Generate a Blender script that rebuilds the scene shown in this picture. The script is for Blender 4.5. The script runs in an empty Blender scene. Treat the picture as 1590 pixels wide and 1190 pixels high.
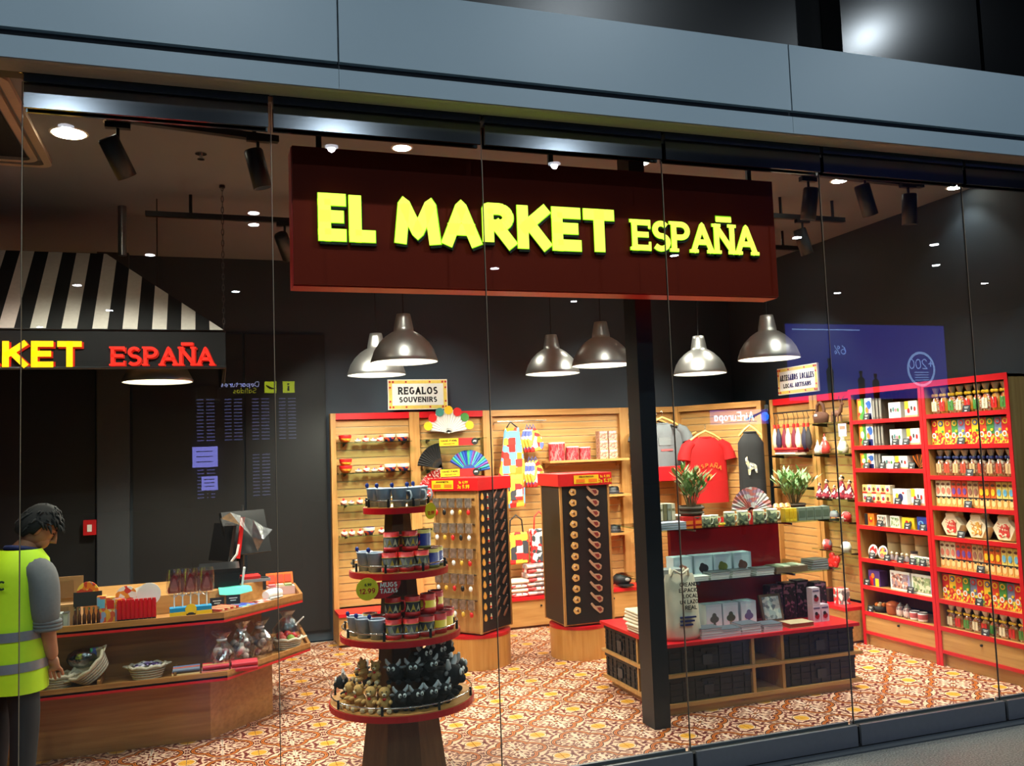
import bpy, bmesh, math, random
from mathutils import Vector, Matrix
random.seed(7)
SC = bpy.context.scene
COL = SC.collection
R = math.radians
PI = math.pi

# ------------------------------------------------------------------ camera
F_PX, PITCH, ROLL, YAW, CAM_H = 1377.3157, 0.0763, -0.0361, 0.3319, 1.71576
_cy, _sy, _cp, _sp, _cr, _sr = math.cos(YAW), math.sin(YAW), math.cos(PITCH), math.sin(PITCH), math.cos(ROLL), math.sin(ROLL)
FW = Vector((_sy*_cp, _cy*_cp, _sp)); _rt = Vector((_cy, -_sy, 0)); _up = _rt.cross(FW)
RT = _rt*_cr + _up*_sr; UP = _up*_cr - _rt*_sr
CAM = Vector((0, 0, CAM_H))
cd = bpy.data.cameras.new('camera'); cam = bpy.data.objects.new('camera', cd); COL.objects.link(cam)
cd.sensor_fit = 'HORIZONTAL'; cd.sensor_width = 36.0; cd.lens = F_PX/1590*36.0; cd.clip_start = 0.05
cam.matrix_world = Matrix(((RT.x, UP.x, -FW.x, 0), (RT.y, UP.y, -FW.y, 0), (RT.z, UP.z, -FW.z, CAM_H), (0, 0, 0, 1)))
SC.camera = cam

def ray(x, y): return FW + RT*((x-795)/F_PX) + UP*((595-y)/F_PX)
def onY(x, y, Y): d = ray(x, y); return CAM + d*(Y/d.y)
def onX(x, y, X): d = ray(x, y); return CAM + d*(X/d.x)
def onZ(x, y, z): d = ray(x, y); return CAM + d*((z-CAM_H)/d.z)

# ------------------------------------------------------------------ world, exposure
w = bpy.data.worlds.new('night'); SC.world = w; w.use_nodes = True
w.node_tree.nodes['Background'].inputs[0].default_value = (0.55, 0.7, 0.9, 1)
w.node_tree.nodes['Background'].inputs[1].default_value = 0.012
SC.view_settings.view_transform = 'Standard'; SC.view_settings.look = 'None'
SC.view_settings.exposure = 0.0; SC.view_settings.gamma = 1.0; SC.view_settings.use_curve_mapping = False
SC.cycles.max_bounces = 6; SC.cycles.diffuse_bounces = 3; SC.cycles.glossy_bounces = 3
SC.cycles.transparent_max_bounces = 16; SC.cycles.sample_clamp_indirect = 4.0
SC.cycles.caustics_reflective = False; SC.cycles.caustics_refractive = False

POWER_PENDANT, POWER_DOWN, POWER_SPOT, POWER_HALL = 150.0, 80.0, 220.0, 190.0

# ------------------------------------------------------------------ materials
def lin(c):
    return tuple((v/255/12.92 if v/255 <= 0.04045 else ((v/255+0.055)/1.055)**2.4) for v in c)
MATS = {}
def M(name, rgb=(128,)*3, rough=.55, metal=0.0, noise=.12, scale=40.0, emit=0.0, spec=.5, coat=0.0, alpha=None):
    """plain coloured surface with a fine procedural mottle"""
    if name in MATS: return MATS[name]
    m = bpy.data.materials.new(name); MATS[name] = m; m.use_nodes = True
    nt = m.node_tree; b = nt.nodes['Principled BSDF']; c = lin(rgb)
    b.inputs['Roughness'].default_value = rough; b.inputs['Metallic'].default_value = metal
    b.inputs['Specular IOR Level'].default_value = spec; b.inputs['Coat Weight'].default_value = coat
    tc = nt.nodes.new('ShaderNodeTexCoord'); nz = nt.nodes.new('ShaderNodeTexNoise')
    nz.inputs['Scale'].default_value = scale; nz.inputs['Detail'].default_value = 3
    mx = nt.nodes.new('ShaderNodeMix'); mx.data_type = 'RGBA'
    mx.inputs[6].default_value = (*[v*(1-noise) for v in c], 1); mx.inputs[7].default_value = (*[min(1, v*(1+noise)) for v in c], 1)
    nt.links.new(tc.outputs['Object'], nz.inputs['Vector']); nt.links.new(nz.outputs['Fac'], mx.inputs[0])
    nt.links.new(mx.outputs[2], b.inputs['Base Color'])
    if emit:
        nt.links.new(mx.outputs[2], b.inputs['Emission Color']); b.inputs['Emission Strength'].default_value = emit
    return m
def ramp_mat(name, cols, scale=30, kind='VORONOI', rough=.5, stretch=(1, 1, 1), coat=0.0, square=False):
    """printed pattern: patches of several colours"""
    if name in MATS: return MATS[name]
    m = bpy.data.materials.new(name); MATS[name] = m; m.use_nodes = True
    nt = m.node_tree; b = nt.nodes['Principled BSDF']; b.inputs['Roughness'].default_value = rough
    b.inputs['Coat Weight'].default_value = coat
    tc = nt.nodes.new('ShaderNodeTexCoord'); mp = nt.nodes.new('ShaderNodeMapping'); mp.inputs['Scale'].default_value = stretch
    nt.links.new(tc.outputs['Object'], mp.inputs[0])
    rp = nt.nodes.new('ShaderNodeValToRGB'); rp.color_ramp.interpolation = 'CONSTANT'
    if kind == 'VORONOI':
        t = nt.nodes.new('ShaderNodeTexVoronoi'); t.inputs['Scale'].default_value = scale
        if square: t.distance = 'CHEBYCHEV'; t.inputs['Randomness'].default_value = .45
        sp = nt.nodes.new('ShaderNodeSeparateColor'); nt.links.new(t.outputs['Color'], sp.inputs[0]); out = sp.outputs[0]
    elif kind == 'NOISE':
        t = nt.nodes.new('ShaderNodeTexNoise'); t.inputs['Scale'].default_value = scale; t.inputs['Detail'].default_value = 4; out = t.outputs['Fac']
    else:
        t = nt.nodes.new('ShaderNodeTexWave'); t.inputs['Scale'].default_value = scale; t.bands_direction = 'Z'; out = t.outputs['Fac']
    nt.links.new(mp.outputs[0], t.inputs['Vector']); nt.links.new(out, rp.inputs[0])
    el = rp.color_ramp.elements; n = len(cols)
    lo, hi = (0.3, 0.7) if kind == 'NOISE' else (0.0, 1.0)
    for i, c in enumerate(cols):
        e = el[i] if i < 2 else el.new(0.5)
        e.position = 0.0 if i == 0 else lo+(hi-lo)*i/n; e.color = (*lin(c), 1)
    nt.links.new(rp.outputs[0], b.inputs['Base Color'])
    return m
def wood(name, dark, light, rough=.42, axis=2):
    if name in MATS: return MATS[name]
    m = bpy.data.materials.new(name); MATS[name] = m; m.use_nodes = True
    nt = m.node_tree; b = nt.nodes['Principled BSDF']; b.inputs['Roughness'].default_value = rough
    tc = nt.nodes.new('ShaderNodeTexCoord'); mp = nt.nodes.new('ShaderNodeMapping')
    s = [26.0]*3; s[axis] = 1.6; mp.inputs['Scale'].default_value = s
    nz = nt.nodes.new('ShaderNodeTexNoise'); nz.inputs['Scale'].default_value = 1.6; nz.inputs['Detail'].default_value = 5
    rp = nt.nodes.new('ShaderNodeValToRGB'); e = rp.color_ramp.elements
    e[0].position = .3; e[0].color = (*lin(dark), 1); e[1].position = .7; e[1].color = (*lin(light), 1)
    nt.links.new(tc.outputs['Object'], mp.inputs[0]); nt.links.new(mp.outputs[0], nz.inputs['Vector'])
    nt.links.new(nz.outputs['Fac'], rp.inputs[0]); nt.links.new(rp.outputs[0], b.inputs['Base Color'])
    bp = nt.nodes.new('ShaderNodeBump'); bp.inputs['Strength'].default_value = .06; nt.links.new(nz.outputs['Fac'], bp.inputs['Height']); nt.links.new(bp.outputs[0], b.inputs['Normal'])
    return m
def emit_mat(name, rgb, strength):
    if name in MATS: return MATS[name]
    m = bpy.data.materials.new(name); MATS[name] = m; m.use_nodes = True
    nt = m.node_tree; b = nt.nodes['Principled BSDF']; c = lin(rgb)
    b.inputs['Base Color'].default_value = (*c, 1); b.inputs['Emission Color'].default_value = (*c, 1); b.inputs['Emission Strength'].default_value = strength
    b.inputs['Roughness'].default_value = .4
    return m
def clear_mat(name, tint=(255, 255, 255), gloss=.2, rough=.08, ior=1.45, fresnel=True):
    """thin clear sheet: lets light through, mirrors a little of it"""
    if name in MATS: return MATS[name]
    m = bpy.data.materials.new(name); MATS[name] = m; m.use_nodes = True
    nt = m.node_tree; nt.nodes.remove(nt.nodes['Principled BSDF']); out = nt.nodes['Material Output']
    tr = nt.nodes.new('ShaderNodeBsdfTransparent'); tr.inputs[0].default_value = (*lin(tint), 1)
    gl = nt.nodes.new('ShaderNodeBsdfGlossy'); gl.inputs['Roughness'].default_value = rough
    mx = nt.nodes.new('ShaderNodeMixShader')
    if fresnel:
        fr = nt.nodes.new('ShaderNodeFresnel'); fr.inputs['IOR'].default_value = ior
        ge = nt.nodes.new('ShaderNodeNewGeometry')
        iv = nt.nodes.new('ShaderNodeMath'); iv.operation = 'MULTIPLY_ADD'; iv.inputs[1].default_value = -gloss; iv.inputs[2].default_value = gloss; nt.links.new(ge.outputs['Backfacing'], iv.inputs[0])
        mn = iv
        ml = nt.nodes.new('ShaderNodeMath'); ml.operation = 'MULTIPLY'; ml.use_clamp = True
        nt.links.new(fr.outputs[0], ml.inputs[0]); nt.links.new(mn.outputs[0], ml.inputs[1]); nt.links.new(ml.outputs[0], mx.inputs[0])
    else:
        nz = nt.nodes.new('ShaderNodeTexNoise'); nz.inputs['Scale'].default_value = 45
        tc = nt.nodes.new('ShaderNodeTexCoord'); nt.links.new(tc.outputs['Object'], nz.inputs['Vector'])
        ml = nt.nodes.new('ShaderNodeMath'); ml.operation = 'MULTIPLY'; ml.inputs[1].default_value = gloss*2; nt.links.new(nz.outputs['Fac'], ml.inputs[0]); nt.links.new(ml.outputs[0], mx.inputs[0])
        bp = nt.nodes.new('ShaderNodeBump'); bp.inputs['Strength'].default_value = .8; nt.links.new(nz.outputs['Fac'], bp.inputs['Height']); nt.links.new(bp.outputs[0], gl.inputs['Normal'])
    nt.links.new(tr.outputs[0], mx.inputs[1]); nt.links.new(gl.outputs[0], mx.inputs[2]); nt.links.new(mx.outputs[0], out.inputs[0])
    return m

OAK = wood('oak veneer', (172, 120, 62), (198, 148, 86)); OAKX = wood('oak veneer along x', (172, 120, 62), (198, 148, 86), axis=0)
OAKY = wood('oak veneer along y', (172, 120, 62), (198, 148, 86), axis=1)
OAKD = wood('darker oak', (120, 74, 34), (142, 92, 46))
RED = M('red laminate', (200, 18, 28), .35, noise=.05); BLK = M('black satin', (16, 17, 19), .45)
SLATE = M('slate wall paint', (52, 62, 72), .6, noise=.06, scale=3)
WHITE = M('white', (235, 235, 230), .5, noise=.03); CHROME = M('chrome', (200, 200, 200), .18, 1.0, noise=.03)
ALU = M('brushed aluminium', (150, 155, 160), .3, 1.0); STEELK = M('black steel', (26, 28, 31), .42, .3)
GOLD = M('gold print', (214, 170, 60), .45); CARD = M('brown card', (176, 132, 84), .8)
GLASS = clear_mat('clear glass', (246, 252, 250), gloss=1.9, rough=.0, ior=1.5)
SHELFGLASS = clear_mat('shelf glass', (214, 236, 228), gloss=1.8, rough=.02, ior=1.5)
CELLO = clear_mat('cellophane', (250, 250, 248), gloss=.22, rough=.12, fresnel=False)
PAPER = M('paper white', (226, 224, 216), .7, noise=.03)
INK = M('black ink', (14, 14, 16), .6)

# ------------------------------------------------------------------ mesh building
class MB:
    def __init__(s): s.v = []; s.f = []; s.m = []; s.sm = []
    def add(s, vs, fs, mi=0, smooth=False):
        o = len(s.v); s.v += [tuple(v) for v in vs]
        for f in fs: s.f.append([i+o for i in f]); s.m.append(mi); s.sm.append(smooth)
        return s
    def box(s, x0, x1, y0, y1, z0, z1, mi=0):
        x0, x1 = min(x0, x1), max(x0, x1); y0, y1 = min(y0, y1), max(y0, y1); z0, z1 = min(z0, z1), max(z0, z1)
        return s.add([(x0,y0,z0),(x1,y0,z0),(x1,y1,z0),(x0,y1,z0),(x0,y0,z1),(x1,y0,z1),(x1,y1,z1),(x0,y1,z1)],
            [(3,2,1,0),(4,5,6,7),(0,1,5,4),(1,2,6,5),(2,3,7,6),(3,0,4,7)], mi)
    def obox(s, c, dx, dy, dz, rz=0, rx=0, ry=0, mi=0):
        m = Matrix.Translation(Vector(c)) @ Matrix.Rotation(rz, 4, 'Z') @ Matrix.Rotation(ry, 4, 'Y') @ Matrix.Rotation(rx, 4, 'X')
        vs = [m @ Vector((x*dx/2, y*dy/2, z*dz/2)) for z in (-1, 1) for x, y in ((-1,-1),(1,-1),(1,1),(-1,1))]
        return s.add(vs, [(3,2,1,0),(4,5,6,7),(0,1,5,4),(1,2,6,5),(2,3,7,6),(3,0,4,7)], mi)
    def prism(s, poly, h0, h1, axis='z', mi=0, smooth=False):
        """extrude a 2d outline; axis z: poly=(x,y); axis y: poly=(x,z) seen from the front (-y)"""
        n = len(poly)
        a = sum(poly[i][0]*poly[(i+1) % n][1]-poly[(i+1) % n][0]*poly[i][1] for i in range(n))
        if a < 0: poly = poly[::-1]
        if axis == 'z':
            vs = [(x, y, h0) for x, y in poly]+[(x, y, h1) for x, y in poly]
            fs = [tuple(range(n))[::-1], tuple(range(n, 2*n))]+[(i, (i+1) % n, n+(i+1) % n, n+i) for i in range(n)]
        elif axis == 'y':
            vs = [(x, h0, z) for x, z in poly]+[(x, h1, z) for x, z in poly]
            fs = [tuple(range(n)), tuple(range(n, 2*n))[::-1]]+[((i+1) % n, i, n+i, n+(i+1) % n) for i in range(n)]
        else:
            vs = [(h0, y, z) for y, z in poly]+[(h1, y, z) for y, z in poly]
            fs = [tuple(range(n))[::-1], tuple(range(n, 2*n))]+[(i, (i+1) % n, n+(i+1) % n, n+i) for i in range(n)]
        return s.add(vs, fs, mi, smooth)
    def lathe(s, prof, c=(0,0,0), n=20, mi=0, smooth=True, sx=1, sy=1, a0=0, a1=None):
        """prof: (radius, z) from bottom to top, optionally (r, z, material)"""
        k = len(prof); full = a1 is None; m = n if full else n+1
        vs = []
        for p in prof:
            for j in range(m):
                a = a0+(2*PI if full else a1-a0)*j/n
                vs.append((c[0]+p[0]*sx*math.cos(a), c[1]+p[0]*sy*math.sin(a), c[2]+p[1]))
        o = len(s.v); s.v += vs
        for i in range(k-1):
            mm = prof[i][2] if len(prof[i]) > 2 else mi
            for j in range(n):
                j2 = (j+1) % m
                if prof[i][0] < 1e-6 and prof[i+1][0] < 1e-6: continue
                s.f.append([o+i*m+j, o+i*m+j2, o+(i+1)*m+j2, o+(i+1)*m+j]); s.m.append(mm); s.sm.append(smooth)
        return s
    def cyl(s, r, z0, z1, c=(0,0), n=16, mi=0, r1=None, smooth=True):
        r1 = r if r1 is None else r1
        vs = [(c[0]+q*math.cos(2*PI*j/n), c[1]+q*math.sin(2*PI*j/n), z) for q, z in ((r, z0), (r1, z1)) for j in range(n)]
        s.add(vs, [(j, (j+1) % n, n+(j+1) % n, n+j) for j in range(n)], mi, smooth)
        return s.add(vs, [tuple(range(n))[::-1], tuple(range(n, 2*n))], mi)
    def tube(s, pts, r, n=8, mi=0, caps=True):
        pts = [Vector(p) for p in pts]; k = len(pts); rs = r if isinstance(r, (list, tuple)) else [r]*k; vs = []; ref = None
        for i, p in enumerate(pts):
            t = (pts[min(i+1, k-1)]-pts[max(i-1, 0)])
            t = t.normalized() if t.length > 1e-9 else Vector((0, 0, 1))
            if ref is None: ref = Vector((0, 0, 1)) if abs(t.z) < .9 else Vector((1, 0, 0))
            u = (ref - t*ref.dot(t))
            u = u.normalized() if u.length > 1e-6 else t.orthogonal().normalized()
            ref = u; v = t.cross(u)
            vs += [p+(u*math.cos(2*PI*j/n)+v*math.sin(2*PI*j/n))*rs[i] for j in range(n)]
        fs = [(i*n+j, i*n+(j+1) % n, (i+1)*n+(j+1) % n, (i+1)*n+j) for i in range(k-1) for j in range(n)]
        s.add(vs, fs, mi, True)
        if caps: s.add(vs[:n], [tuple(range(n))[::-1]], mi); s.add(vs[-n:], [tuple(range(n))], mi)
        return s
    def ball(s, c, rx, ry=None, rz=None, n=10, k=6, mi=0, rot=None):
        ry = rx if ry is None else ry; rz = rx if rz is None else rz; vs = []
        for i in range(k+1):
            t = PI*i/k
            for j in range(n):
                a = 2*PI*j/n; p = Vector((rx*math.sin(t)*math.cos(a), ry*math.sin(t)*math.sin(a), -rz*math.cos(t)))
                if rot: p = rot @ p
                vs.append(p+Vector(c))
        fs = [(i*n+j, i*n+(j+1) % n, (i+1)*n+(j+1) % n, (i+1)*n+j) for i in range(k) for j in range(n)]
        return s.add(vs, fs, mi, True)
    def quad(s, a, b, c, d, mi=0): return s.add([a, b, c, d], [(0, 1, 2, 3)], mi)
    def mesh(s, name, mats):
        me = bpy.data.meshes.new(name); me.from_pydata(s.v, [], s.f)
        mats = mats if isinstance(mats, (list, tuple)) else [mats]
        for m in mats: me.materials.append(m)
        me.polygons.foreach_set('material_index', s.m); me.polygons.foreach_set('use_smooth', s.sm)
        me.validate(); me.update(); return me
    def xf(s, m):
        s.v = [tuple(m @ Vector(v)) for v in s.v]; return s
def put(name, me, parent=None, loc=(0,0,0), rz=0.0, rot=None):
    o = bpy.data.objects.new(name, me); COL.objects.link(o); o.location = loc
    o.rotation_euler = rot if rot else (0, 0, rz)
    if parent: o.parent = parent
    return o
def tag(o, label=None, cat=None, group=None, kind=None):
    if label: o['label'] = label
    if cat: o['category'] = cat
    if group: o['group'] = group
    if kind: o['kind'] = kind
    return o
def thing(name, label, cat, loc=(0,0,0), rz=0.0, group=None):
    o = put(name, None, None, loc, rz); o.empty_display_size = .05
    return tag(o, label, cat, group)
def part(name, mb, mats, parent, label=None):
    o = put(name, mb.mesh(name, mats), parent)
    if label: o['label'] = label
    return o
def solo(name, mb, mats, label, cat, loc=(0,0,0), rz=0.0, group=None):
    return tag(put(name, mb.mesh(name, mats), None, loc, rz), label, cat, group)
def struct(name, mb, mats, parent=None, loc=(0,0,0)):
    o = put(name, mb.mesh(name, mats), parent, loc)
    if parent is None: o['kind'] = 'structure'
    return o
def dup(o, loc, rz=None, label=None, group=None, scale=None, rot=None):
    def cp(src, par):
        c = src.copy(); COL.objects.link(c)
        if par is not None: c.parent = par
        for ch in src.children: cp(ch, c)
        return c
    c = cp(o, None); c.location = loc
    if rz is not None: c.rotation_euler = (0, 0, rz)
    if rot: c.rotation_euler = rot
    if scale: c.scale = scale if isinstance(scale, (tuple, list)) else (scale,)*3
    if label: c['label'] = label
    if group: c['group'] = group
    return c
ORD = ['first','second','third','fourth','fifth','sixth','seventh','eighth','ninth','tenth','eleventh','twelfth','thirteenth','fourteenth','fifteenth','sixteenth','seventeenth','eighteenth']

# ------------------------------------------------------------------ stroke lettering (built glyphs, no font files)
def arc(cx, cy, rx, ry, a, b, n=8): return [(cx+rx*math.cos(R(a+(b-a)*i/n)), cy+ry*math.sin(R(a+(b-a)*i/n))) for i in range(n+1)]
GL = {
 'A': (.74, [[(0,0),(.37,1),(.74,0)], [(.14,.33),(.60,.33)]]),
 'B': (.62, [[(0,0),(0,1),(.3,1)]+arc(.34,.76,.22,.24,90,-90)+[(0,.52)], [(.34,.52)]+arc(.36,.26,.25,.26,90,-90)+[(0,0)]]),
 'C': (.66, [arc(.36,.5,.36,.5,50,310,12)]),
 'D': (.68, [[(0,0),(0,1),(.26,1)]+arc(.28,.5,.4,.5,90,-90,10)+[(0,0)]]),
 'E': (.56, [[(.56,0),(0,0),(0,1),(.56,1)], [(0,.52),(.48,.52)]]),
 'F': (.54, [[(0,0),(0,1),(.54,1)], [(0,.52),(.46,.52)]]),
 'G': (.70, [arc(.36,.5,.36,.5,50,340,12)+[(.70,.45),(.42,.45)]]),
 'H': (.66, [[(0,0),(0,1)], [(.66,0),(.66,1)], [(0,.5),(.66,.5)]]),
 'I': (.10, [[(.05,0),(.05,1)]]),
 'K': (.64, [[(0,0),(0,1)], [(.62,1),(.06,.48)], [(.2,.6),(.64,0)]]),
 'L': (.52, [[(0,1),(0,0),(.52,0)]]),
 'M': (.90, [[(0,0),(.1,1),(.45,.18),(.80,1),(.90,0)]]),
 'N': (.68, [[(0,0),(0,1),(.68,0),(.68,1)]]),
 'O': (.76, [arc(.38,.5,.38,.5,0,360,16)]),
 'P': (.58, [[(0,0),(0,1),(.3,1)]+arc(.32,.74,.26,.26,90,-90)+[(0,.48)]]),
 'R': (.62, [[(0,0),(0,1),(.3,1)]+arc(.32,.75,.26,.25,90,-90)+[(.0,.5)], [(.26,.5),(.62,0)]]),
 'S': (.56, [arc(.29,.745,.26,.255,35,250,8)+arc(.27,.245,.29,.26,70,-145,8)]),
 'T': (.66, [[(0,1),(.66,1)], [(.33,1),(.33,0)]]),
 'U': (.66, [[(0,1),(0,.33)]+arc(.33,.33,.33,.33,180,360,8)+[(.66,1)]]),
 'V': (.70, [[(0,1),(.35,0),(.70,1)]]),
 'X': (.64, [[(0,0),(.64,1)], [(0,1),(.64,0)]]), 'Y': (.66, [[(0,1),(.33,.5),(.66,1)], [(.33,.5),(.33,0)]]),
 'Z': (.60, [[(0,1),(.6,1),(0,0),(.6,0)]]),
 '0': (.6, [arc(.3,.5,.3,.5,0,360,14)]), '1': (.3, [[(0,.8),(.2,1),(.2,0)]]),
 '2': (.56, [arc(.28,.72,.28,.28,170,-40,8)+[(0,0),(.56,0)]]), '3': (.56, [arc(.26,.75,.26,.25,150,-90,8), arc(.26,.26,.3,.26,90,-150,8)]),
 '4': (.6, [[(.44,0),(.44,1),(0,.3),(.6,.3)]]), '5': (.56, [[(.5,1),(.05,1),(.03,.55)]+arc(.25,.32,.3,.32,120,-140,8)]),
 '6': (.58, [arc(.29,.29,.29,.29,0,360,12), [(.01,.33),(.1,.75),(.42,1)]]), '9': (.58, [arc(.29,.71,.29,.29,0,360,12), [(.57,.67),(.48,.25),(.16,0)]]),
 '.': (.06, [[(.03,0),(.03,.03)]]), '+': (.5, [[(0,.5),(.5,.5)], [(.25,.25),(.25,.75)]]), '%': (.7, [[(.05,0),(.65,1)], arc(.14,.8,.13,.18,0,360,8), arc(.56,.2,.13,.18,0,360,8)]),
 '-': (.4, [[(0,.45),(.4,.45)]]), 'a': (.5, [arc(.23,.3,.23,.3,0,360,10), [(.46,.6),(.46,0)]]), 'i': (.1, [[(.05,0),(.05,.6)], [(.05,.82),(.05,.86)]]),
 'r': (.34, [[(0,0),(0,.6)], arc(.24,.34,.24,.26,180,60,5)]), 'u': (.46, [[(0,.6),(0,.22)]+arc(.23,.22,.23,.22,180,360,6)+[(.46,.6)], [(.46,.6),(.46,0)]]),
 'o': (.5, [arc(.25,.3,.25,.3,0,360,10)]), 'p': (.5, [[(0,.6),(0,-.3)], arc(.25,.3,.25,.3,0,360,10)]), 'e': (.5, [[(0,.32),(.5,.32)]+arc(.25,.3,.25,.3,0,300,9)]),
 't': (.34, [[(.15,.85),(.15,.1),(.3,0)], [(0,.6),(.34,.6)]]), 's': (.4, [arc(.2,.45,.17,.15,40,250,5)+arc(.2,.15,.19,.15,70,-150,5)]),
 'l': (.1, [[(.05,0),(.05,1)]]), 'd': (.5, [arc(.25,.3,.25,.3,0,360,10), [(.5,1),(.5,0)]]), 'n': (.46, [[(0,0),(0,.6)], arc(.23,.35,.23,.25,180,0,6)+[(.46,0)]]),
}
def glyph(mb, ch, x0, z0, h, t, y0, y1, mi=0, serif=0.0, wide=1.0, rnd=True):
    """add one letter (front faces -y) between depth y0 (front) and y1 (back); t = stroke width / height"""
    base = {'Ñ': 'N', 'É': 'E'}.get(ch, ch)
    if base not in GL: return .35*h
    wd, strokes = GL[base]; hw = t*h/2; sh = 1-t
    def P(p): return (x0+hw+p[0]*h*wide, z0+hw+p[1]*h*sh)
    strokes = list(strokes)
    if ch == 'Ñ': strokes = strokes+[[(.10, 1+1.75*t), (.58, 1+1.75*t)]]
    for st in strokes:
        pts = [P(p) for p in st]
        for i in range(len(pts)-1):
            (ax, az), (bx, bz) = pts[i], pts[i+1]; dx, dz = bx-ax, bz-az; L = math.hypot(dx, dz)
            if L < 1e-6: continue
            nx, nz = -dz/L*hw, dx/L*hw; ex, ez = dx/L*hw*.9, dz/L*hw*.9
            ka = 0 if len(st) > 6 or i > 0 else 1; kb = 0 if len(st) > 6 or i < len(pts)-2 else 1
            mb.prism([(ax+nx-ex*ka, az+nz-ez*ka), (ax-nx-ex*ka, az-nz-ez*ka), (bx-nx+ex*kb, bz-nz+ez*kb), (bx+nx+ex*kb, bz+nz+ez*kb)], y0, y1, 'y', mi)
        for k_ in range(1, len(pts)-1):
            px, pz = pts[k_]; d0 = Vector(pts[k_])-Vector(pts[k_-1]); d1 = Vector(pts[k_+1])-Vector(pts[k_])
            if len(st) <= 6 and abs(d0.normalized().dot(d1.normalized())) < .1:      # square corner
                mb.prism([(px-hw, pz-hw), (px+hw, pz-hw), (px+hw, pz+hw), (px-hw, pz+hw)], y0+1e-5, y1, 'y', mi)
            elif len(st) <= 6:                                                       # bevelled peak or valley
                d0.normalize(); d1.normalize(); sg = -1 if d0.x*d1.y-d0.y*d1.x > 0 else 1; c_ = Vector((px, pz)); n0 = Vector((-d0.y, d0.x))*sg*hw; n1 = Vector((-d1.y, d1.x))*sg*hw; tip = (d0-d1).normalized()*hw*1.25
                mb.prism([tuple(c_), tuple(c_+n0), tuple(c_+tip), tuple(c_+n1)], y0+1e-5, y1, 'y', mi)
            else:
                mb.prism([(px+hw*math.cos(2*PI*j/8), pz+hw*math.sin(2*PI*j/8)) for j in range(8)], y0+1e-5, y1, 'y', mi)
        if serif:
            for i_, q in enumerate(st):
                nbs = [st[j_] for j_ in (i_-1, i_+1) if 0 <= j_ < len(st)]
                vert = any(abs(q[1]-nb[1]) > .3 and (abs(q[0]-nb[0]) < .01 or base in 'AMV') for nb in nbs) or (base == 'R' and len(st) == 2)
                if q[1] in (0, 1) and vert and not (base == 'A' and q[1] == 1):
                    px, pz = P(q); th_ = hw*1.15; zz = pz-hw if q[1] == 0 else pz+hw-th_
                    mb.prism([(px-hw-serif*h, zz), (px+hw+serif*h, zz), (px+hw+serif*h, zz+th_), (px-hw-serif*h, zz+th_)], y0-3e-5, y1, 'y', mi)
            if base in 'EL' and len(st) > 2:
                for zz in ((0, 1) if base == 'E' else (0,)):
                    px, pz = P((st[0][0] if base == 'E' else st[-1][0], zz)); s_ = 1 if zz == 0 else -1
                    mb.prism([(px+hw*.2, pz-hw*s_), (px+hw, pz-hw*s_), (px+hw, pz+s_*hw*2.2), (px+hw*.2, pz+s_*hw*2.2)], y0-3e-5, y1, 'y', mi)
    return wd*h*wide+2*hw
def text_width(s, h, t, gap, wide=1.0):
    return sum(.35*h if c == ' ' else GL[{'Ñ':'N'}.get(c, c)][0]*h*wide+t*h for c in s)+gap*h*(len(s)-1)
def text(mb, s, cx, z0, h, t=.14, y0=-.001, y1=0.0, gap=.1, mi=0, serif=0.0, wide=1.0, fit=None):
    tw = text_width(s, h, t, gap, wide)
    if fit and tw > 0: wide *= (fit-len(s)*t*h)/max(1e-6, tw-len(s)*t*h); tw = text_width(s, h, t, gap, wide)
    x = cx-tw/2
    for c in s:
        if c == ' ': x += .35*h+gap*h; continue
        x += glyph(mb, c, x, z0, h, t, y0, y1, mi, serif, wide)+gap*h
    return mb
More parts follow.
